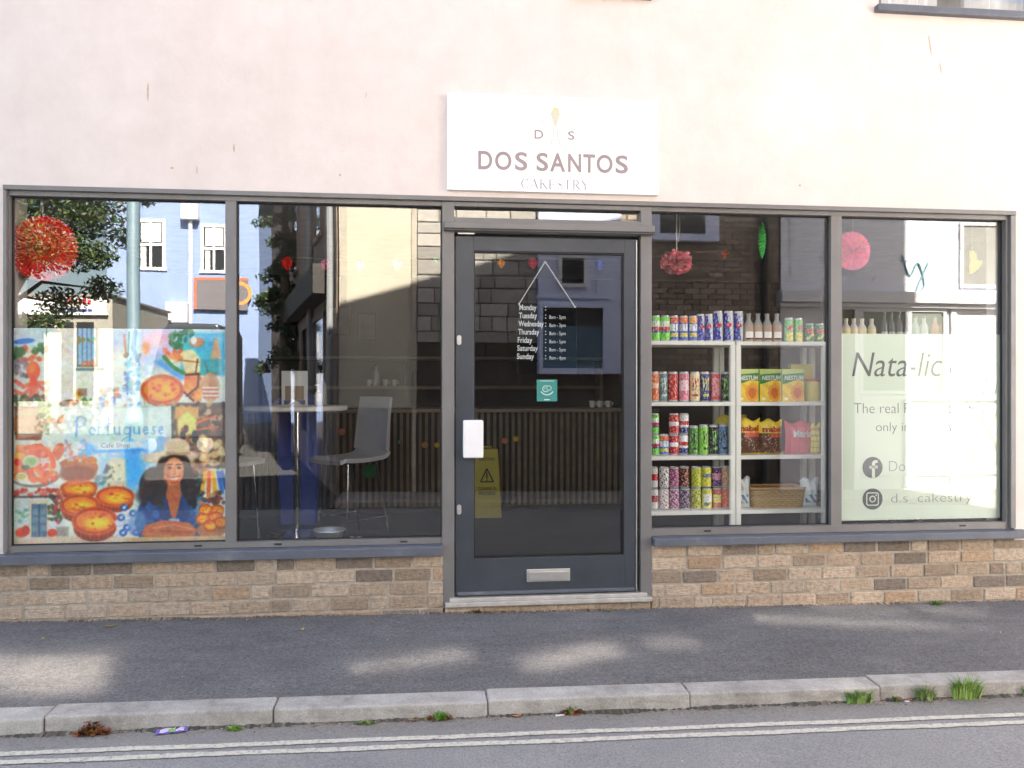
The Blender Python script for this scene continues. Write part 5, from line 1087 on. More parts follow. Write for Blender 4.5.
# ------------------------------------------------------------------ things inside the shop
# slatted counter with its paper flowers
CY = 3.2; cxa, cxb = -2.3, 2.35; ctop = 1.075
M['slatwood'] = paint('slat_timber', (0.20, 0.145, 0.09), 0.6, 0, 0.25, 9); M['countertop'] = paint('counter_top', (0.22, 0.17, 0.12), 0.35, 0, 0.15, 4); M['black'] = paint('matt_black', (0.012, 0.012, 0.013), 0.6)
ct = empty('service_counter', ((cxa + cxb) / 2, CY, .04), 0, 'long service counter fronted with upright timber slats at the back of the shop', 'counter'); L = cxb - cxa
MB().box(-L / 2, L / 2, .03, .6, 0, ctop - .08).build('carcass', 'black', ct); MB().box(-L / 2 - .04, L / 2 + .04, -.05, .64, ctop - .08, ctop - .04).build('counter_top', 'countertop', ct, bevel=.005)
m = MB(); n = int(L / .062)
for i in range(n): x = -L / 2 + .015 + i * .062; m.box(x, x + .030, 0, .03, .06, ctop - .081)
m.build('slat_front', 'slatwood', ct); MB().box(-L / 2, L / 2, .012, .03, 0, .06).build('kick_board', 'black', ct)
r = random.Random(2)
for px, py, rr, c, nm in ((307, 422, 3.2, (190, 60, 95), 'pink'), (342, 432, 3.6, (225, 150, 120), 'peach'), (320, 425, 2.6, (40, 150, 90), 'small green'), (388, 441, 3, (200, 50, 60), 'red'), (400, 442, 2.6, (50, 150, 70), 'leaf green'), (425, 445, 3.4, (215, 150, 100), 'tan'), (437, 445, 2.8, (225, 190, 60), 'yellow'), (370, 471, 8, (40, 140, 70), 'large green'), (284, 456, 5, (170, 50, 110), 'magenta'), (516, 439, 3, (225, 180, 60), 'gold'), (505, 441, 3.4, (220, 140, 110), 'salmon')):
    x, z = F(px, py, CY - .012); R_ = rr * (CD + CY) / FPX; m = MB(); cc = srgb(*c)
    for k_ in range(12):
        a_ = 2 * pi * k_ / 12; m.add([(0, -.004, 0), (R_ * .8 * cos(a_ - .25), -.010, R_ * .8 * sin(a_ - .25)), (R_ * cos(a_), -.004, R_ * sin(a_)), (R_ * .8 * cos(a_ + .25), -.010, R_ * .8 * sin(a_ + .25))], [(0, 1, 2, 3)], 0, [v_ * r.uniform(.8, 1.15) for v_ in cc])
    m.lathe([(0, -.005), (R_ * .3, 0), (0, .005)], 8, (0, -.008, 0), 0, cc); tag(m.build('paper_flower', 'paper', loc=(x, CY - .004, z)), f'{nm} paper flower pinned to the slatted counter', 'paper flower', 'paper flowers on the counter front')
# back wall shelf, cups, frames
sh = tag(MB().box(-1.9, 2.2, 4.88, 5.19, 1.26, 1.30).box(-1.9, 2.2, 4.9, 5.19, 1.62, 1.655).box(-1.9, -1.86, 4.9, 5.19, .04, 1.6).box(2.16, 2.2, 4.9, 5.19, .04, 1.6).build('back_shelf', 'countertop', bevel=.003), 'long brown back shelf along the rear wall behind the counter', 'shelf')
M['china'] = paint('white_china', (0.75, 0.73, 0.70), 0.25)
def cupat(px, py_, z, y, lab, s=1.0):
    x = F(px, py_, y)[0]; o = MB().lathe([(.026 * s, 0), (.036 * s, .03 * s), (.04 * s, .085 * s), (.037 * s, .085 * s), (.032 * s, .03 * s), (0, .012)], 16, cap=False).build('cup', 'china', loc=(x, y, z), smooth=True)
    MB().tube([(.036 * s, 0, .07 * s), (.062 * s, 0, .06 * s), (.06 * s, 0, .035 * s), (.036 * s, 0, .028 * s)], .005, 6).build('handle', 'china', o, smooth=True); return tag(o, lab, 'cup', 'cups behind the counter')
for i, (px, lab) in enumerate(((369, 'white cup at the left end of the lit back shelf'), (385, 'white cup beside the clear bottle on the back shelf'), (394, 'white cup furthest right on the back shelf left of the door'))): cupat(px, 380, 1.302, 4.98, lab, .9)
for i, (px, lab) in enumerate(((592, 'white cup left in the row of three on the counter'), (600, 'white cup middle in the row of three on the counter'), (608, 'white cup right in the row of three on the counter'))): cupat(px, 398, 1.077, 3.42, lab, .8)
def bottle(px, y, z, h, rr, mat, lab, nm='bottle', capm='black'):
    x = F(px, 380, y)[0]; o = MB().lathe([(rr * .9, 0), (rr, .01), (rr, h * .58), (rr * .38, h * .76), (rr * .36, h * .93)], 18).build(nm, mat, loc=(x, y, z), smooth=True)
    MB().lathe([(rr * .42, h * .93), (rr * .42, h)], 14).build('cap', capm, o); return tag(o, lab, 'bottle')
M['clearjar'] = paint('milky_jar', (0.55, 0.56, 0.55), 0.2); M['brownglass'] = paint('brown_glass', (0.05, 0.025, 0.012), 0.12); M['greenglass'] = paint('green_glass', (0.02, 0.05, 0.025), 0.12)
bottle(376, 4.98, 1.302, .26, .036, 'clearjar', 'pale bottle between the cups on the back shelf'); bottle(405, 5.0, 1.302, .30, .036, 'greenglass', 'dark green bottle on the back shelf right of the cups'); bottle(415, 5.0, 1.302, .27, .036, 'brownglass', 'brown bottle near the right end of the left back shelf')
def pic(p0, p1, q0, q1, lab):
    a, z1 = F(p0, q0, 5.16); b_, z0 = F(p1, q1, 5.16); m = MB(); e = .025
    m.box(a, b_, 5.16, 5.195, z1 - e, z1).box(a, b_, 5.16, 5.195, z0, z0 + e).box(a, a + e, 5.16, 5.195, z0 + e, z1 - e).box(b_ - e, b_, 5.16, 5.195, z0 + e, z1 - e)
    o = m.build('picture_frame', 'black', bevel=.003); MB().box(a + e, b_ - e, 5.175, 5.19, z0 + e, z1 - e).build('print', M.setdefault('dullprint', paint('dull_print', (0.16, 0.14, 0.12), .6, 0, .4, 9)), o); tag(o, lab, 'picture frame')
pic(328, 350, 306, 336, 'left black picture frame on the dim rear wall'); pic(357, 377, 312, 341, 'right black picture frame on the dim rear wall')
# bar table
TY = 2.15; tx = F(296.5, 470, TY)[0]; tt = F(296, 405.5, TY)[1]
M['tabletop'] = paint('cream_laminate', (0.90, 0.89, 0.82), 0.3, 0, .02); M['chrome'] = paint('chrome', (0.72, 0.73, 0.75), 0.12, 1.0, .02)
tb = empty('bar_table', (tx, TY, .04), 0, 'tall round cream topped bar table on a chrome column in the second pane', 'table'); h = tt - .04
MB().lathe([(0, h - .045), (.41, h - .045), (.425, h - .036), (.425, h - .008), (.415, h), (0, h)], 56, cap=False).build('tabletop', 'tabletop', tb, smooth=True)
MB().lathe([(.03, .03), (.03, h - .045)], 20).build('column', 'chrome', tb, smooth=True); MB().lathe([(.24, 0), (.24, .012), (.06, .035), (.03, .05)], 40).build('base', 'chrome', tb, smooth=True)
def on_table(px): return F(px, 400, TY)[0]
# menu stand: white card in a clear stand with a tan and blue picture
a, b_ = on_table(281.5), on_table(307.5); zt = F(290, 371, TY)[1]
mn = tag(MB().box(a, b_, TY, TY + .008, tt + .001, zt).build('menu_stand', 'whiteplastic', bevel=.002), 'white menu card in an upright stand on the bar table', 'menu stand')
q = MB(); zq = lambda py: F(290, py, TY)[1]
q.box(a + .03, b_ - .03, TY - .002, TY - .0002, zq(400), zq(386), 0, srgb(150, 135, 110)); q.box(a + .02, b_ - .02, TY - .002, TY - .0002, zq(407), zq(400.2), 0, srgb(95, 95, 140))
xm = (a + b_) / 2
q.prism([(xm + .055 * cos(pi * i / 14), zq(407) + .055 * sin(pi * i / 14)) for i in range(15)], TY - .0035, TY - .0021, 0, srgb(215, 215, 215)); q.build('menu_picture', 'print', mn)
MB().box(a - .01, b_ + .01, TY - .04, TY - .0045, tt + .001, tt + .008).build('foot', 'whiteplastic', mn)
x = on_table(318); o = MB().lathe([(.030, 0), (.034, .005), (.034, .10), (.012, .115), (.010, .13)], 20).build('pump_bottle', 'china', loc=(x, TY + .03, tt + .001), smooth=True)
MB().lathe([(.006, .13), (.006, .165), (.012, .165), (.012, .178)], 12).box(-.035, .0, -.006, .006, .166, .176).build('pump', 'china', o); tag(o, 'small white pump bottle standing on the bar table', 'bottle')
bottle(322.5, TY + .16, tt + .001, .30, .034, 'clearjar', 'tall clear water bottle behind the pump bottle on the bar table')
# grey shell bar chairs
M['greyshell'] = paint('grey_upholstery', (0.42, 0.43, 0.45), 0.55, 0, .06, 12, .1, 200)
def bar_chair(x, y, rz, lab):
    t_ = empty('bar_chair', (x, y, .04), rz, lab, 'chair', 'grey bar chairs at the window table'); SZ = .66
    m = MB(); nx, ns = 8, 26; prof = []
    for i in range(9): u = i / 8; prof.append((-.24 + .42 * u, SZ + .018 - .012 * sin(u * pi) - (.02 if i == 0 else 0)))
    for i in range(1, 8): a_ = i / 8 * radians(80); prof.append((.18 + .07 * sin(a_), SZ + .018 + .07 * (1 - cos(a_))))
    for i in range(1, 11): u = i / 10; prof.append((.25 + .02 * u + .03 * u * u, SZ + .09 + .42 * u))
    nP = len(prof); V = []
    for side, off in ((0, 0), (1, .035)):
        for k_, (px_, pz_) in enumerate(prof):
            p0, p1 = prof[max(k_ - 1, 0)], prof[min(k_ + 1, nP - 1)]; d_ = Vector((p1[0] - p0[0], p1[1] - p0[1])).normalized(); nrm = Vector((d_.y, -d_.x)); hw = .215 * (1 - .10 * max(0, (k_ - 14) / 11)) * (1 if k_ > 1 else .94)
            for j in range(nx + 1): v_ = j / nx * 2 - 1; cu = .025 * v_ * v_ * (1 if k_ > 14 else .3); V.append((px_ + nrm.x * off - (cu if k_ > 14 else 0), v_ * hw, pz_ + nrm.y * off + (cu if k_ <= 14 else 0)))
    fs = []; A = nP * (nx + 1)
    for k_ in range(nP - 1):
        for j in range(nx): q0 = k_ * (nx + 1) + j; fs.append((q0, q0 + 1, q0 + nx + 2, q0 + nx + 1)); fs.append((A + q0, A + q0 + nx + 1, A + q0 + nx + 2, A + q0 + 1))
        for j in (0, nx): q0 = k_ * (nx + 1) + j; q1 = q0 + nx + 1; fs.append((q0, q1, A + q1, A + q0) if j == 0 else (q1, q0, A + q0, A + q1))
    for k_ in (0, nP - 1):
        for j in range(nx): q0 = k_ * (nx + 1) + j; fs.append((q0 + 1, q0, A + q0, A + q0 + 1) if k_ == 0 else (q0, q0 + 1, A + q0 + 1, A + q0))
    m.add(V, fs); m.build('seat_shell', 'greyshell', t_, smooth=True)
    for sy in (-1, 1):
        MB().tube([(-.14, sy * .17, SZ - .03), (-.17, sy * .2, 0)], .009, 8).build('leg', 'chrome', t_, smooth=True); MB().tube([(.15, sy * .17, SZ - .03), (.27, sy * .2, 0)], .009, 8).build('leg', 'chrome', t_, smooth=True)
        MB().tube([(-.165, sy * .195, .17), (.243, sy * .195, .17)], .007, 8).build('foot_rail', 'chrome', t_, smooth=True)
    MB().tube([(-.162, -.19, .20), (-.162, .19, .20)], .007, 8).build('foot_rail', 'chrome', t_, smooth=True); MB().box(-.17, .17, -.17, .17, SZ - .032, SZ - .018).build('seat_plate', 'black', t_)
    return t_
CYr = 1.95; xr = F(345, 460, CYr)[0]; bar_chair(xr + .03, CYr, .75, 'grey bar chair right of the table with its tall back towards the door')
CYl = 1.75; xl = F(250, 460, CYl)[0]; bar_chair(xl - .22, CYl + .1, pi - .5, 'grey bar chair on the left of the table, partly behind the mullion')
# tall blue bin behind the table
BY = 2.72; a, b_ = F(279, 440, BY)[0], F(322, 440, BY)[0]; zt = F(300, 394, BY)[1]
M['blueplastic'] = paint('blue_plastic', (0.035, 0.08, 0.45), 0.4, 0, .08, 4)
bn = empty('blue_bin', ((a + b_) / 2, BY, .04), 0, 'tall blue lidded bin standing behind the bar table', 'bin'); w2 = (b_ - a) / 2; hh = zt - .04
m = MB(); m.add([(-w2 * .82, -.16, 0), (w2 * .82, -.16, 0), (w2 * .82, .16, 0), (-w2 * .82, .16, 0), (-w2, -.2, hh - .14), (w2, -.2, hh - .14), (w2, .2, hh - .14), (-w2, .2, hh - .14)], [(3, 2, 1, 0), (4, 5, 6, 7), (0, 1, 5, 4), (1, 2, 6, 5), (2, 3, 7, 6), (3, 0, 4, 7)]); m.build('bin_body', 'blueplastic', bn, bevel=.02)
m = MB(); pl = [(-w2 - .02, hh - .139), (w2 + .02, hh - .139), (w2 + .02, hh - .10)] + [((w2 + .02) * cos(pi * i / 10), hh - .10 + .10 * sin(pi * i / 10)) for i in range(1, 10)] + [(-w2 - .02, hh - .10)]; m.prism(pl, -.22, .22); m.build('lid', 'blueplastic', bn, bevel=.01)
# bowl and saucer on the window board
x, z = F(329, 535, .17); o = MB().lathe([(.066, 0), (.072, .006), (.092, .066), (.100, .070), (.099, .073), (.088, .066), (.062, .012), (0, .010)], 40, cap=False).build('metal_bowl', M.setdefault('steel', paint('brushed_steel', (0.42, 0.42, 0.41), .28, .6)), loc=(x, .18, .3525), smooth=True); tag(o, 'shallow shiny metal bowl on the window board below the table', 'bowl')
for i, (px, lab) in enumerate(((352, 'small white pebble nearest the metal bowl on the window board'), (359, 'small white pebble right of the first on the window board'))):
    x = F(px, 533, .2)[0]; tag(MB().lathe([(0, 0), (.018, .004), (.022, .012), (.014, .02), (0, .022)], 12, cap=False).build('white_pebble', 'china', loc=(x, .2, .3525), smooth=True), lab, 'pebble')
m = MB(); x0 = F(368, 531, .17)[0]
for i in range(9): m.tube([(x0 + i * .018, .15, .36 + .006 * (i % 2)), (x0 + .012 + i * .018, .19, .362)], .006, 6)
tag(m.build('white_garland', 'china'), 'thin white knotted garland lying on the window board under the chair', 'garland')
# wet floor board
M['yellowplastic'] = paint('yellow_plastic', (0.46, 0.37, 0.025), 0.45, 0, .05); WY = 2.95
a, zt = F(472.5, 449, WY); b_, _ = F(500, 449, WY); w2 = (b_ - a) / 2; hh = zt - .04
wf = empty('wet_floor_sign', ((a + b_) / 2, WY, .04), 0, 'yellow folding caution board with a warning triangle behind the door glass', 'sign')
tl = .13
for s_ in (-1, 1):
    m = MB(); m.add([(-w2 * 1.02, s_ * tl, 0), (w2 * 1.02, s_ * tl, 0), (w2 * .82, s_ * .02, hh), (-w2 * .82, s_ * .02, hh), (-w2 * 1.02, s_ * tl - .014, 0), (w2 * 1.02, s_ * tl - .014, 0), (w2 * .82, s_ * .02 - .014, hh), (-w2 * .82, s_ * .02 - .014, hh)], [(0, 1, 2, 3), (7, 6, 5, 4), (1, 0, 4, 5), (2, 1, 5, 6), (3, 2, 6, 7), (0, 3, 7, 4)]); m.build('panel', 'yellowplastic', wf, bevel=.004)
yy = lambda z: -tl + (tl - .02) * z / hh - .0165
def tilt(o):
    for v_ in o.data.vertices: v_.co.y = yy(v_.co.z) + (v_.co.y + .1) * 1.0
m = MB(); zc = hh * .60
for p, q in (((-.062, zc - .05), (.062, zc - .05)), ((.062, zc - .05), (0, zc + .075)), ((0, zc + .075), (-.062, zc - .05))):
    d_ = (Vector((q[0] - p[0], q[1] - p[1]))).normalized(); nn = Vector((-d_.y, d_.x)) * .006; m.prism([(p[0] - nn.x, p[1] - nn.y), (q[0] - nn.x, q[1] - nn.y), (q[0] + nn.x, q[1] + nn.y), (p[0] + nn.x, p[1] + nn.y)], -.1015, -.1)
m.box(-.006, .006, -.1015, -.1, zc - .018, zc + .04).box(-.006, .006, -.1015, -.1, zc - .04, zc - .028); tilt(m.build('warning_triangle', 'black', wf))
for s_, z0, z1, ww in (('CAUTION', hh * .83, hh * .875, .075), ('CLEANING IN', hh * .40, hh * .45, .088), ('PROGRESS', hh * .33, hh * .38, .08)): tilt(text('lettering', s_, 'black', wf, -ww, ww, z0, z1, -.1, th=.0015, bold=.01))
MB().tube([(-.05, 0, hh - .02), (-.05, 0, hh + .02), (.05, 0, hh + .02), (.05, 0, hh - .02)], .010, 8).build('handle', 'yellowplastic', wf)

# paper decorations
def rosette(px, py, rp, y, ci, co_, lab, n=60, hole=None):
    x, z = F(px, py, y); R_ = rp * (CD + y) / FPX; m = MB(); r = random.Random(int(px))
    rings = [.03, .25, .5, .75, 1.0]
    for i in range(n):
        for k_ in range(len(rings) - 1):
            for hf in (0, 1):
                a0, a1 = 2 * pi * (i + hf * .5) / n, 2 * pi * (i + hf * .5 + .5) / n; r0, r1 = rings[k_], rings[k_ + 1]; d0, d1 = (0, .035) if hf == 0 else (.035, 0)
                if r1 == 1.0: e0, e1 = (.985 if hf == 0 else 1.02), (1.02 if hf == 0 else .985)
                else: e0 = e1 = 1
                f_ = (r0 + r1) / 2; c = [(ci[j] * (1 - f_) ** 1.3 + co_[j] * (1 - (1 - f_) ** 1.3)) * r.uniform(.82, 1.15) for j in range(3)]
                m.add([(R_ * r0 * cos(a0), d0 * r0 * .8, R_ * r0 * sin(a0)), (R_ * r1 * e0 * cos(a0), d0, R_ * r1 * e0 * sin(a0)), (R_ * r1 * e1 * cos(a1), d1, R_ * r1 * e1 * sin(a1)), (R_ * r0 * cos(a1), d1 * r0 * .8, R_ * r0 * sin(a1))], [(0, 1, 2, 3)], 0, c)
    return tag(m.build('paper_rosette', 'paper', loc=(x, y, z)), lab, 'paper decoration')
o = rosette(42, 248, 31, .11, srgb(225, 95, 40), srgb(228, 30, 45), 'large red pleated paper rosette hanging in the top left pane', 44)
m = MB(); r = random.Random(77); R_ = 31 * (CD + .11) / FPX
for i in range(18):
    a_ = r.uniform(0, 6.28); q = R_ * r.uniform(.25, .95); s_ = r.uniform(.004, .012); c = srgb(*r.choice(((235, 190, 70), (240, 225, 210), (225, 120, 110), (150, 20, 35)))); e = Vector((cos(a_), 0, sin(a_))); f_ = Vector((-sin(a_), 0, cos(a_))) * .0035; p = Vector((q * cos(a_), -.006, q * sin(a_)))
    m.add([p - e * s_ - f_, p + e * s_ - f_, p + e * s_ + f_, p - e * s_ + f_], [(0, 1, 2, 3)], 0, c)
m.build('foil_fleck', 'paper', o); MB().tube([(0, .01, R_), (0, .01, R_ + .3)], .0015, 5).build('thread', 'string', o)
o = rosette(853.5, 250.5, 20.5, .16, srgb(240, 130, 165), srgb(250, 150, 180), 'pale pink pleated paper rosette behind the right mullion', 44); MB().tube([(0, .01, .13), (0, .01, .42)], .0015, 5).build('thread', 'string', o)
# pompom
x, z = F(676.5, 262, .30); R_ = 17 * (CD + .3) / FPX; m = MB(); r = random.Random(8)
for i in range(420):
    d_ = Vector((r.gauss(0, 1), r.gauss(0, 1), r.gauss(0, .8))).normalized(); rr = R_ * r.uniform(.55, 1.02); a_ = d_.cross(Vector((r.uniform(-1, 1), r.uniform(-1, 1), r.uniform(-1, 1)))).normalized(); e = d_.cross(a_); w_ = R_ * r.uniform(.10, .2); p = d_ * rr; p.z *= .78
    c = [v_ * r.uniform(.7, 1.2) for v_ in srgb(*r.choice(((240, 130, 150), (230, 100, 130), (245, 160, 165))))]
    m.add([p * .55 - a_ * w_ * .4, p - a_ * w_ + e * w_ * .3, p * 1.04 + e * w_ * .2, p + a_ * w_ + e * w_ * .3, p * .55 + a_ * w_ * .4], [(0, 1, 2, 3, 4)], 0, c)
o = tag(m.build('paper_pompom', 'paper', loc=(x, .30, z)), 'ruffled pink tissue pompom hanging on a white cord above the drinks', 'paper decoration'); zz = F(676, 214, .3)[1] - z + .15
MB().tube([(0, 0, R_ * .3), (0, 0, zz)], .004, 6).build('cord', 'string', o); MB().tube([(.012, 0, R_ * 1.2), (.02, 0, R_ * 2), (.022, 0, zz)], .0022, 5).build('thread', 'string', o)
# green paper leaf
x, z = F(762, 241, .35); hh = 19 * (CD + .35) / FPX; w_ = 4.2 * (CD + .35) / FPX; m = MB(); n = 22
for i in range(n):
    for k_ in range(8):
        a0, a1 = 2 * pi * k_ / 8, 2 * pi * (k_ + 1) / 8; u0, u1 = i / n, (i + 1) / n; R0 = lambda u, s_=0: w_ * (sin(pi * min(u * 1.02 + .02, 1)) ** .5) * (.8 + .3 * ((i + s_) % 2))
        g_ = .8 + .35 * ((i + k_) % 2); c = [v_ * g_ for v_ in srgb(70, 200, 90)]
        m.add([(R0(u0) * cos(a0), R0(u0) * sin(a0), hh * (1 - 2 * u0)), (R0(u0) * cos(a1), R0(u0) * sin(a1), hh * (1 - 2 * u0)), (R0(u1, 1) * cos(a1), R0(u1, 1) * sin(a1), hh * (1 - 2 * u1)), (R0(u1, 1) * cos(a0), R0(u1, 1) * sin(a0), hh * (1 - 2 * u1))], [(0, 1, 2, 3)], 0, c)
o = tag(m.build('paper_leaf', 'paper', loc=(x, .35, z)), 'long green honeycomb paper leaf hanging in the third pane', 'paper decoration'); MB().tube([(0, 0, hh), (0, 0, hh + .3)], .0015, 5).build('thread', 'string', o)
# yellow paper bird shape
x, z = F(975, 262, .25); sc = (CD + .25) / FPX; pts = [(-6, 12), (-2, 12.5), (1, 8), (1.5, 3), (4, 1), (8, 2.5), (7.5, -2), (4, -7), (-2, -12), (-6, -13), (-6.5, -5), (-5.5, 2)]
o = tag(MB().prism([(p * sc, q * sc) for p, q in pts][::-1], -.006, .006, 0, srgb(225, 215, 80)).build('paper_cutout', 'paper', loc=(x, .25, z), bevel=.002), 'yellow paper cutout hanging near the right edge of the last pane', 'paper decoration'); MB().tube([(-.02, 0, 10 * sc), (-.02, 0, .4)], .0015, 5).build('thread', 'string', o)
# garland of paper lanterns across the room
GY = 2.4; pts = [(278, 268, 0), (287, 262, (215, 40, 40), 7, 'red'), (325, 264, (200, 90, 130), 6, 'pink'), (360, 266, (120, 110, 215), 5.5, 'violet'), (397, 264, (60, 170, 205), 6.5, 'turquoise'), (436, 262, (50, 180, 130), 3.6, 'green'), (501, 264, (235, 150, 50), 5, 'orange'), (533, 263, (205, 55, 75), 6, 'red'), (600, 266, (70, 90, 200), 5, 'blue'), (725, 255, (180, 80, 50), 5, 'rust')]
t = NT('lit_lantern_paper'); a_ = t.n('ShaderNodeVertexColor', layer_name='Col'); p_ = t.n('ShaderNodeBsdfPrincipled'); p_.inputs['Roughness'].default_value = .7
t.l(a_.outputs['Color'], p_.inputs['Base Color']); t.l(a_.outputs['Color'], p_.inputs['Emission Color']); p_.inputs['Emission Strength'].default_value = .03; t.l(p_.outputs[0], t.out.inputs['Surface']); M['lanternpaper'] = t.m
gl = empty('paper_lantern_garland', (0, GY, 0), 0, 'string of small glowing coloured lanterns strung across the dim room', 'garland')
pw = [(lambda q: (q[0], 0, q[1]))(F(p[0], p[1] - 5, GY)) for p in pts]; MB().tube(pw, .002, 5).build('string', 'string', gl)
for p, w_ in zip(pts[1:], pw[1:]):
    R_ = .85 * p[3] * (CD + GY) / FPX; c = srgb(*p[2]); dk = [v_ * .6 for v_ in c]; MB().lathe([(R_ * .25, R_), (R_, R_ * .35), (R_ * .75, -.1 * R_), (R_ * .95, -.2 * R_), (R_ * .1, -R_ * 1.2)], 8, (w_[0], 0, w_[2] - R_), 0, lambda u, v_, c=c, dk=dk: c if int((u + 1) * 4) % 2 else dk).build('lantern', 'lanternpaper', gl)

# ------------------------------------------------------------------ white racks in the right window
M['rackwhite'] = paint('white_steel', (0.80, 0.80, 0.73), 0.4, 0, .03)
RY0, RY1 = .30, .63; SH = [F(690, 341, RY0)[1], F(690, 402, RY0)[1], F(690, 456, RY0)[1], F(690, 511, RY0)[1]]
def rack(x0, x1, lab):
    t_ = empty('shelf_rack', ((x0 + x1) / 2, (RY0 + RY1) / 2, .04), 0, lab, 'shelf rack', 'white racks in the right window'); hw, hd = (x1 - x0) / 2, (RY1 - RY0) / 2; e = .034
    for sx_ in (-1, 1):
        for sy in (-1, 1): MB().box(sx_ * hw - (e if sx_ > 0 else 0), sx_ * hw + (0 if sx_ > 0 else e), sy * hd - (e if sy > 0 else 0), sy * hd + (0 if sy > 0 else e), 0, SH[0] - .04 - .026).build('post', 'rackwhite', t_, bevel=.003)
    for z in SH: MB().box(-hw + .003, hw - .003, -hd - .002, hd + .002, z - .026 - .04, z - .04).build('shelf', 'rackwhite', t_, bevel=.003)
    return t_
rack(1.412, 2.047, 'white steel rack of drink cans next to the door'); rack(2.052, 2.69, 'white steel rack with cereal boxes, snack bags and a wicker basket'); rack(2.72, 3.36, 'white steel rack hidden behind the pale green vinyl, only bottles showing above')
ORD = ['first', 'second', 'third', 'fourth', 'fifth', 'sixth', 'seventh', 'eighth', 'ninth', 'tenth', 'eleventh', 'twelfth']
PY = .40
def busy(fn, sd):
    rr = random.Random(sd); ph = [rr.uniform(0, 6) for _ in range(5)]
    def f(u, v):
        c = fn(u, v)
        if .10 < v < .90:
            n_ = sin(u * 19 + ph[0] + 2.2 * sin(v * 9 + ph[1])) * sin(v * 23 + ph[2] + 1.7 * sin(u * 7 + ph[3])); k_ = rr.random()
            if n_ > .42: c = tuple(q * .68 + .32 * w for q, w in zip(c, (.72, .72, .70)))
            elif n_ < -.48: c = tuple(q * .62 for q in c)
            c = tuple(q * (.86 + .28 * k_) for q in c)
        return c
    return f
def can(px, sh, hp, wp, fn, lab, lift=0, y=PY, group='drink cans on the white racks'):
    x = F(px, 400, y)[0]; sc = (CD + y) / FPX * 1.06; R_ = wp * sc / 2 * .97; h = hp * sc; z = SH[sh] + .001 + lift * h * 1.01
    pr = [(R_ * .78, 0), (R_ * .95, h * .03), (R_, h * .06)] + [(R_, h * (.06 + .84 * i / 22)) for i in range(1, 23)] + [(R_ * .97, h * .925), (R_ * .86, h * .965)]
    o = MB().lathe(pr, 40, colf=busy(fn, int(px * 10) + sh)).build('drink_can', 'can', loc=(x + random.uniform(-.002, .002), y + random.uniform(-.012, .012), z), rot=(0, 0, random.uniform(-.35, .35)), smooth=True)
    MB().lathe([(R_ * .86, h * .966), (R_ * .88, h), (R_ * .82, h), (R_ * .80, h * .975), (0, h * .975)], 24, cap=False).build('lid', 'lid', o, smooth=True)
    return tag(o, lab, 'drink can', group)
sil = (.55, .56, .58)
def solid(base, band=None, b0=.45, b1=.65, acc=None, topc=None):
    base = srgb(*base); band = band and srgb(*band); acc = acc and srgb(*acc); topc = topc and srgb(*topc)
    def f(u, v):
        if v < .06 or v > .95: return sil
        if topc and v > .86: return topc
        if band and b0 < v < b1 and abs(u) < .42: return band
        if acc and abs(v - .33 - .1 * sin(u * 7)) < .07 and abs(u) < .34: return acc
        return base
    return f
def wings(u, v):
    if v < .06 or v > .95: return sil
    if abs(v - .56) < .06 and abs(u) < .22: return srgb(205, 40, 45)
    if (u + .55 + (v - .5) * .30) % 1.0 < .58: return srgb(30, 58, 165)
    return srgb(190, 196, 205)
def claw(base, mark):
    base = srgb(*base); mark = srgb(*mark)
    def f(u, v):
        if v < .05 or v > .96: return sil
        if .38 < v < .82:
            for c0 in (-.17, 0, .17):
                if abs(u - c0 - .02 * sin(v * 14)) < .032 + .015 * (v - .4): return mark
        if .18 < v < .26 and abs(u) < .2: return mark
        return base
    return f
def scrib(base, ink_, sd):
    base = srgb(*base); ink_ = srgb(*ink_)
    def f(u, v):
        if v < .06 or v > .95: return sil
        return ink_ if sin(u * 23 + sd + 4 * sin(v * 17)) * sin(v * 19 + sd * 2 + u * 9) > .32 else base
    return f
fruit = lambda top: (lambda u, v: sil if v < .06 or v > .95 else (srgb(235, 235, 235) if .42 < v < .70 and abs(u + .02) < .33 and abs(sin(u * 26)) > .35 else srgb(*top) if v > .74 and abs(u) < .35 else srgb(220, 200, 70) if v < .36 and abs(u) < .3 and v > .2 else srgb(52, 112, 195)))
limes = lambda u, v: sil if v < .06 or v > .95 else (srgb(240, 240, 240) if .56 < v < .8 and abs(u) < .4 and abs(sin(u * 24)) > .4 else srgb(200, 40, 60) if .44 < v < .56 and abs(u) < .38 else srgb(60, 80, 190) if .36 < v < .44 and abs(u) < .3 else srgb(110, 220, 60))
# top shelf
for i, px in enumerate((655.4, 664.8)): can(px, 0, 25, 9.4, limes, f'{ORD[i]} bright lime green can at the left end of the top shelf')
for i, (px, tc) in enumerate(((674, (225, 90, 60)), (683.4, (235, 120, 50)), (692.8, (240, 170, 60)))): can(px, 0, 25, 9.2, fruit(tc), f'blue fruit drink can on the top shelf, {ORD[i]} of three beside the lime cans')
for i, px in enumerate((701, 708.9)): can(px, 0, 27, 8.2, wings, f'slim blue and silver can on the top shelf, {ORD[i]} of the shorter pair')
for i, px in enumerate((718, 728, 738.2)): can(px, 0, 30, 9.6, wings, f'tall blue and silver can on the top shelf, {ORD[i]} of the taller three')
gr = lambda u, v: sil if v < .05 or v > .95 else (srgb(205, 60, 60) if .5 < v < .75 and abs(u - .05 * sin(v * 20)) < .16 else srgb(225, 215, 90) if v < .42 and abs(u) < .3 else srgb(110, 190, 110))
for i, px in enumerate((788, 798.4)): can(px, 0, 24, 8.8, gr, f'pale green and yellow can on the top shelf, {ORD[i]} of the slim pair')
gd = solid((30, 120, 55), (190, 60, 60), .5, .72, (200, 190, 80))
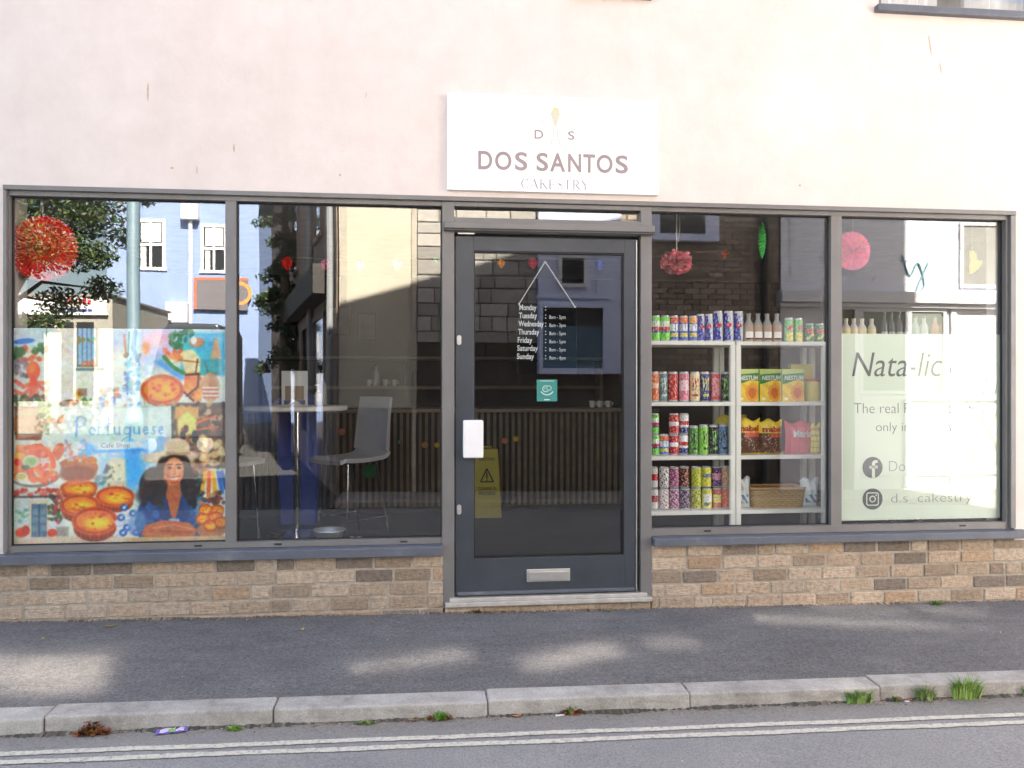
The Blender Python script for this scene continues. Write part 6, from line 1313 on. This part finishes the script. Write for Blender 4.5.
for i, px in enumerate((809.5, 819.5)): can(px, 0, 18.5, 9, gd, f'short dark green can on the top shelf, {ORD[i]} of the short pair')
def glass_bottle(px, sh, hp, wp, fn, lab, cap=(.3, .3, .3), y=PY, nm='glass_bottle', grp='milky bottles on the top shelf'):
    x = F(px, 400, y)[0]; sc = (CD + y) / FPX * 1.06; R_ = wp * sc / 2; h = hp * sc
    pr = [(R_ * .9, 0), (R_, h * .03)] + [(R_, h * (.03 + .55 * i / 10)) for i in range(1, 11)] + [(R_ * .85, h * .66), (R_ * .52, h * .75), (R_ * .44, h * .80), (R_ * .44, h * .93)]
    o = MB().lathe(pr, 26, colf=fn).build(nm, 'can', loc=(x, y, SH[sh] + .001), smooth=True); MB().lathe([(R_ * .5, h * .93), (R_ * .5, h), (0, h)], 16, colf=cap).build('cap', 'can', o); return tag(o, lab, 'bottle', grp)
milk = lambda u, v: srgb(245, 240, 235) if .22 < v < .46 and abs(u) < .34 else (srgb(60, 45, 40) if .12 < v < .22 and abs(u) < .3 else srgb(188, 160, 138) if v < .74 else srgb(160, 158, 150))
for i, px in enumerate((748.6, 757.8, 767, 776.8)): glass_bottle(px, 0, 28, 9.4, milk, f'beige milky glass bottle on the top shelf, {ORD[i]} of the four from the left')
# second shelf
for px, fn, nm in ((653.8, solid((225, 120, 70), (240, 200, 170)), 'orange can half hidden by the door frame'), (662.6, claw((95, 130, 135), (190, 210, 200)), 'grey teal can with pale claw mark'), (673, scrib((185, 40, 40), (225, 90, 70), 1), 'dark red can with mottled print'), (683.8, solid((222, 130, 150), (245, 205, 215), .4, .75), 'pink can with pale band'), (694.8, claw((225, 210, 160), (200, 70, 60)), 'cream can with red claw mark'), (705.2, claw((45, 65, 130), (225, 215, 90)), 'navy can with yellow claw mark'), (715.6, solid((215, 85, 90), (235, 150, 150), .2, .8), 'coral red can with lighter stripe'), (725.8, claw((30, 34, 32), (110, 200, 60)), 'black can with green claw mark')):
    can(px, 1, 29, 10, fn, f'{nm}, on the second shelf')
def carton(name, p0, p1, ptop, sh, y, depth, col, lab, cat, grp=None, art=None, rnd=0.0):
    a, b_ = F(p0, 400, y)[0], F(p1, 400, y)[0]; h = F((p0 + p1) / 2, ptop, y)[1] - SH[sh]; o = MB().box(-(b_ - a) / 2, (b_ - a) / 2, 0, depth, 0, h, 0, srgb(*col)).build(name, 'pack', loc=((a + b_) / 2, y, SH[sh] + .001), bevel=.002)
    if art: art(o, (b_ - a) / 2, h)
    return tag(o, lab, cat, grp)
def nest(o, w_, h):
    m = MB(); r = random.Random(int(w_ * 1e4)); K = 30; zs = lambda x: h * (.60 + .06 * sin(x / w_ * 2.2 + .6))
    for i in range(K):
        x0, x1 = -w_ * .99 + 2 * w_ * .99 * i / K, -w_ * .99 + 2 * w_ * .99 * (i + 1) / K; m.add([(x0, -.0012, zs(x0)), (x1, -.0012, zs(x1)), (x1, -.0012, h * .86 + .03 * h * x1 / w_), (x0, -.0012, h * .86 + .03 * h * x0 / w_)], [(0, 1, 2, 3)], 0, srgb(45, 135, 60))
        for j in range(14):
            z0, z1 = zs(x0) * j / 14, zs(x0) * (j + 1) / 14; zz1 = zs(x1) * (j + 1) / 14; zz0 = zs(x1) * j / 14; u, v_ = x0 / w_, j / 14; q = math.hypot((u - .35) / .62, (v_ - .38) / .42); wv = sin(u * 6 + v_ * 9) * .5 + .5
            c = (214, 110, 30) if q < .6 else (238, 160, 50) if q < 1 else ((248, 215, 80) if wv > .4 else (236, 196, 50)); c = tuple(k_ * r.uniform(.94, 1.04) for k_ in c); m.add([(x0, -.0012, z0), (x1, -.0012, zz0), (x1, -.0012, zz1), (x0, -.0012, z1)], [(0, 1, 2, 3)], 0, srgb(*c))
    m.box(-w_ * .8, -w_ * .45, -.0022, -.0013, h * .06, h * .12, 0, srgb(245, 240, 220)); m.build('printed_front', 'pack', o)
    text('lettering', 'NESTUM', 'whiteink', o, -w_ * .82, w_ * .94, h * .66, h * .80, -.0024, th=.001, bold=.03, shear=.12)
for i, (p0, p1) in enumerate(((737.4, 758.6), (760, 781), (782.4, 804))): carton('cereal_box', p0, p1, 369.2, 1, RY0 + .05, .07, (196, 214, 120), f'yellow and green cereal box on the second shelf, {("left", "middle", "right")[i]} of three', 'cereal box', 'cereal boxes on the second shelf', nest)
x = F(812.5, 400, PY)[0]; R_ = 7.4 * (CD + PY) / FPX; h = F(812, 379, PY)[1] - SH[1]
o = MB().lathe([(R_ * .95, 0), (R_, .006), (R_, h * .84), (R_ * .92, h * .88)], 28, colf=lambda u, v: srgb(190, 170, 40) if abs(u) < .5 and .2 < v < .8 else srgb(205, 185, 70)).build('food_jar', 'can', loc=(x, PY, SH[1] + .001), smooth=True); MB().lathe([(R_ * .98, h * .88), (R_ * .98, h), (0, h)], 24, colf=srgb(185, 60, 55)).build('lid', 'can', o); tag(o, 'yellow jar with a red lid at the right of the second shelf', 'jar')
carton('flat_carton', 791, 813, 364.5, 1, PY + .11, .05, (200, 190, 80), 'dull yellow carton standing behind the red lidded jar', 'carton')
# third shelf
rw = solid((200, 40, 45), (235, 235, 235), .42, .62); rwb = lambda u, v: sil if v < .06 or v > .94 else (srgb(235, 235, 235) if v > .66 else srgb(200, 45, 50) if v > .45 else srgb(235, 235, 235) if v > .36 else srgb(35, 50, 120) if abs(u) < .4 else srgb(60, 55, 60))
for k_, nm in ((0, 'lower'), (1, 'upper')):
    can(655, 2, 20, 8.6, limes, f'short lime green can on the third shelf, {nm} of a stack of two', k_); can(673.8, 2, 20, 10.2, rw, f'short red and white can on the third shelf, {nm} of its stack', k_); can(683.6, 2, 20, 9.4, rwb, f'short white, red and blue can on the third shelf, {nm} of its stack', k_)
can(663.4, 2, 20, 10, fruit((235, 120, 60)), 'short blue can alone between the stacks on the third shelf')
can(693.6, 2, 28, 9.4, claw((80, 150, 50), (30, 50, 30)), 'mid green can with dark claw mark on the third shelf'); can(703.4, 2, 29, 9.4, claw((130, 205, 60), (40, 70, 30)), 'bright green can with dark claw mark on the third shelf'); can(712.6, 2, 29, 9.2, claw((26, 30, 28), (90, 190, 50)), 'black can with green claw mark on the third shelf'); can(722.8, 2, 29.5, 10.6, claw((95, 135, 175), (40, 70, 60)), 'steel blue can with dark claw mark on the third shelf')
def bag(name, p0, p1, ptop, sh, y, fn, lab, cat, grp=None, words=(), tilt_=0.0, seed=0, dp=.05):
    a, b_ = F(p0, 400, y)[0], F(p1, 400, y)[0]; w_ = (b_ - a) / 2; h = F((p0 + p1) / 2, ptop, y)[1] - SH[sh]; r = random.Random(seed); nx, nz = 22, 24; m = MB(); ph = [r.uniform(0, 6) for _ in range(6)]
    def pt(u, v, s_):
        q = max(0, sin(pi * min(max(v, 0), 1))) ** .45 * max(0, 1 - abs(u) ** 2.6); cr = .004 * sin(u * 9 + ph[0] + v * 4) + .004 * sin(v * 13 + ph[1] + u * 5); sd = 1 - .05 * sin(pi * v) + .03 * (abs(v - .5) * 2) ** 4
        top = .012 * sin(u * 5 + ph[2]) * (v > .9); return (u * w_ * sd, s_ * (dp * q + cr * q) + dp, v * h + top)
    for s_ in (-1, 1):
        for i in range(nx):
            for j in range(nz):
                u0, u1, v0, v1 = i / nx * 2 - 1, (i + 1) / nx * 2 - 1, j / nz, (j + 1) / nz; P4 = [pt(u0, v0, s_), pt(u1, v0, s_), pt(u1, v1, s_), pt(u0, v1, s_)]; m.add(P4 if s_ < 0 else P4[::-1], [(0, 1, 2, 3)], 0, fn((u0 + u1) / 2, (v0 + v1) / 2, r))
    o = m.build(name, 'pack', loc=((a + b_) / 2, y, SH[sh] + .001), rot=(0, 0, tilt_), smooth=True); tag(o, lab, cat, grp)
    for s_, u0, u1, v0, v1, mt, kw in words:
        t_ = text('lettering', s_, mt, o, u0 * w_, u1 * w_, v0 * h, v1 * h, 0, th=.0012, **kw)
        for vv in t_.data.vertices: vv.co.y = pt(vv.co.x / w_, vv.co.z / h, -1)[1] - .0035 + vv.co.y
    return o
M['redink'] = paint('red_ink', (0.42, 0.03, 0.03), .5)
def mab(u, v, r):
    if v > .62: c = (238, 208, 60)
    elif v > .52 and u > -.3: c = (215, 90, 80)
    elif r.random() < .3: c = r.choice(((150, 105, 70), (70, 45, 35), (190, 160, 130)))
    else: c = (104, 66, 48)
    if v < .05: c = (225, 195, 50)
    return srgb(*[k_ * r.uniform(.92, 1.05) for k_ in c])
for i, (p0, p1) in enumerate(((735.6, 762), (761.6, 786))): bag('snack_bag', p0, p1, 419.5 + i * 1.2, 2, RY0 + .04, mab, f'yellow topped brown snack bag, {("left", "right")[i]} of the two on the third shelf', 'snack bag', 'snack bags on the third shelf', (('mabel', -.8, .85, .66, .83, 'redink', dict(bold=.04)),), (-.05, .06)[i], i + 3)
bag('biscuit_pack', 786.6, 815, 422, 2, RY0 + .05, lambda u, v, r: srgb(*[k_ * r.uniform(.95, 1.04) for k_ in ((200, 70, 90) if v > .82 else (214, 100, 112) if u > -.6 else (190, 80, 95))]), 'pink biscuit pack with a white name on the third shelf', 'biscuit pack', None, (('Maria', -.5, .8, .52, .74, 'whiteink', dict(bold=.03)),), 0, 9, .03)
bag('snack_bag', 812.5, 822.5, 424.5, 2, RY0 + .02, lambda u, v, r: srgb(*[k_ * r.uniform(.93, 1.05) for k_ in ((205, 200, 70) if (v * 5) % 1 > .35 else (200, 140, 60))]), 'narrow yellow packet at the right end of the third shelf', 'snack bag', None, (), .1, 12, .025)
bag('snack_bag', 718, 748, 416.5, 2, RY0 + .22, lambda u, v, r: srgb(*[k_ * r.uniform(.93, 1.05) for k_ in (222, 200, 60)]), 'plain yellow bag standing behind the blue can and brown snack bag', 'snack bag', None, (), 0, 14, .03)
# bottom shelf
cols4 = [(654, solid((225, 225, 225), (200, 40, 45), .4, .7), solid((225, 225, 225), (190, 50, 55), .4, .7), 'white and red', 7.6), (663.6, scrib((228, 226, 226), (70, 60, 60), 2), scrib((225, 222, 222), (160, 60, 70), 5), 'white scribbled', 9.8), (674, scrib((150, 60, 110), (200, 140, 170), 3), scrib((140, 50, 105), (225, 200, 215), 7), 'magenta', 9.8), (684.6, scrib((36, 30, 34), (215, 110, 60), 4), scrib((40, 32, 44), (190, 150, 190), 8), 'black', 10.2), (695.6, scrib((198, 204, 40), (150, 160, 30), 1), scrib((196, 200, 44), (60, 55, 30), 6), 'olive yellow', 10.2), (706.4, solid((214, 214, 50), (120, 130, 160), .5, .7), solid((216, 214, 46), (235, 235, 225), .35, .75, (60, 80, 140)), 'lemon yellow', 9.8), (716.6, solid((96, 52, 110), (220, 150, 180), .4, .7), solid((205, 110, 90), (235, 225, 120), .3, .7), 'purple and coral', 9.2), (725.2, scrib((200, 150, 150), (235, 200, 90), 9), scrib((220, 120, 70), (235, 80, 110), 2), 'peach mottled', 8.6)]
for px, up, lo, nm, wp in cols4: can(px, 3, 20.3, wp, lo, f'{nm} can on the lowest shelf, bottom of its stack', 0); can(px, 3, 20.3, wp, up, f'{nm} can on the lowest shelf, top of its stack', 1)
sug = lambda u, v, r: srgb(*[k_ * r.uniform(.95, 1.03) for k_ in ((70, 110, 165) if .18 < v < .44 and abs(u) < .6 and sin(u * 8 + v * 22) > .1 else (206, 214, 214))])
bag('paper_bag', 735.8, 752.5, 478.5, 3, RY0 + .05, sug, 'white and blue paper bag left of the wicker basket', 'bag', None, (), 0, 20, .045); bag('paper_bag', 803, 821.5, 479.5, 3, RY0 + .05, sug, 'white and blue paper bag right of the wicker basket', 'bag', None, (), 0, 21, .045)
# wicker basket: woven strands over stakes
a, b_ = F(752.5, 490, RY0 + .05)[0], F(806.5, 490, RY0 + .05)[0]; w_ = (b_ - a) / 2; h = F(780, 488.5, RY0 + .05)[1] - SH[3]; dpt = .20; m = MB(); r = random.Random(3)
def rr_(t_, s_): # rounded rectangle path
    hx, hy, rc = w_ * s_, dpt / 2 * s_, .03; Ls = [2 * (hx - rc), pi / 2 * rc, 2 * (hy - rc), pi / 2 * rc] * 2; d_ = (t_ % 1) * sum(Ls); cs = [(-(hx - rc), -hy, 1, 0), None, (hx, -(hy - rc), 0, 1), None, (hx - rc, hy, -1, 0), None, (-hx, hy - rc, 0, -1), None]; cc = [None, (hx - rc, -(hy - rc), -pi / 2), None, (hx - rc, hy - rc, 0), None, (-(hx - rc), hy - rc, pi / 2), None, (-(hx - rc), -(hy - rc), pi)]
    for i in range(8):
        if d_ <= Ls[i]:
            if cs[i]: return (cs[i][0] + cs[i][2] * d_, cs[i][1] + cs[i][3] * d_)
            a_ = cc[i][2] + d_ / rc; return (cc[i][0] + rc * cos(a_), cc[i][1] + rc * sin(a_))
        d_ -= Ls[i]
    return (-(hx - rc), -hy)
NS = 44; rows_ = 9
for k_ in range(rows_):
    z = h * (k_ + .5) / rows_; s_ = .90 + .10 * k_ / rows_; pts = []
    for i in range(NS * 3 + 1):
        x, y = rr_(i / (NS * 3), s_); o_ = .004 * sin(pi * i / 3 + pi * k_); n_ = Vector((x / w_, y / (dpt / 2), 0)).normalized(); pts.append((x + n_.x * o_, y + n_.y * o_, z))
    c = [v_ * r.uniform(.8, 1.15) for v_ in srgb(178, 140, 88)]; m.tube(pts, h / rows_ * .5, 6, 0, c)
for i in range(NS): m.tube([(*rr_(i / NS, .89), 0), (*rr_(i / NS, 1.0), h)], .003, 5, 0, srgb(150, 112, 66))
bk = m.build('wicker_basket', 'pack', loc=((a + b_) / 2, RY0 + .05 + dpt / 2, SH[3] + .001), smooth=True); tag(bk, 'low wicker basket on the lowest shelf between two paper bags', 'basket')
m = MB(); m.tube([(*rr_(i / 60, 1.01), h) for i in range(61)], .007, 8, 0, srgb(190, 152, 98)); m.build('rim', 'pack', bk, smooth=True); MB().box(-w_ * .88, w_ * .88, -dpt * .42, dpt * .42, .002, .008, 0, srgb(140, 105, 62)).build('base', 'pack', bk)
# bottles that show above the vinyl
yel = lambda u, v: srgb(225, 205, 120) if .1 < v < .5 and abs(u) < .4 else srgb(214, 196, 150) if v < .72 else srgb(190, 185, 170)
for i, px in enumerate((846, 853.6, 862, 871.6)): glass_bottle(px, 0, 24, 8.6, yel, f'pale yellow bottle above the green vinyl, {ORD[i]} from the left', (.5, .45, .3), grp='bottles above the green vinyl')
drk = lambda u, v: srgb(60, 60, 66) if not (.2 < v < .45 and abs(u) < .35) else srgb(170, 170, 165)
for i, px in enumerate((884, 891.4, 899, 906)): glass_bottle(px, 0, 31, 7.4, drk, f'dark slim bottle above the green vinyl, {ORD[i]} of four', (.03, .03, .03), grp='dark bottles above the green vinyl')
for px, c, nm in ((915, (150, 165, 165), 'grey'), (924, (190, 195, 195), 'pale grey'), (935, (205, 140, 120), 'salmon'), (943.5, (160, 130, 120), 'brown grey')): glass_bottle(px, 0, 27, 8.4, (lambda c: (lambda u, v: srgb(*c)))(c), f'{nm} bottle at the right above the green vinyl', (.2, .2, .2), grp='bottles above the green vinyl')
# ------------------------------------------------------------------ camera, sun, sky, render settings
cam = bpy.data.cameras.new('camera'); co = bpy.data.objects.new('camera', cam); COL.objects.link(co)
cam.sensor_width = 36; cam.lens = FPX / 1024 * 36; cam.clip_end = 1500; cam.clip_start = .02
cam.shift_y = (HY - 384) / 1024
co.location = (0, -CD, CH); co.rotation_euler = (pi / 2, 0, -YAW); S.camera = co
SD = Vector((.30, 1.0, .90)).normalized()
sun = bpy.data.lights.new('sun', 'SUN'); so = bpy.data.objects.new('sun', sun); COL.objects.link(so)
sun.energy = 5.0; sun.angle = radians(.53); sun.color = (1.0, .95, .86); so.rotation_euler = SD.to_track_quat('Z', 'Y').to_euler(); so.location = (4, 12, 14)
wd = bpy.data.worlds.new('World'); S.world = wd; wd.use_nodes = True; nt = wd.node_tree; nt.nodes.clear()
sk = nt.nodes.new('ShaderNodeTexSky'); sk.sky_type = 'NISHITA'; sk.sun_disc = False
sk.sun_elevation = math.asin(SD.z); sk.sun_rotation = math.atan2(SD.x, SD.y); sk.dust_density = 2.5; sk.ozone_density = .6; sk.air_density = 1.0
bg = nt.nodes.new('ShaderNodeBackground'); bg.inputs['Strength'].default_value = .06
ou = nt.nodes.new('ShaderNodeOutputWorld'); nt.links.new(sk.outputs[0], bg.inputs[0]); nt.links.new(bg.outputs[0], ou.inputs[0])
S.view_settings.view_transform = 'Standard'; S.view_settings.look = 'None'; S.view_settings.gamma = 1; S.view_settings.exposure = 3.63; S.view_settings.use_white_balance = True; S.view_settings.white_balance_temperature = 7050; S.view_settings.white_balance_tint = 10.5
S.render.engine = 'CYCLES'; cy = S.cycles
cy.max_bounces = 10; cy.diffuse_bounces = 5; cy.glossy_bounces = 5; cy.transmission_bounces = 6; cy.transparent_max_bounces = 20
cy.sample_clamp_indirect = 40; cy.blur_glossy = 0; cy.use_denoising = True; cy.denoiser = 'OPENIMAGEDENOISE'
cy.caustics_reflective = True; cy.use_guiding = True; cy.use_adaptive_sampling = True; cy.adaptive_threshold = .012
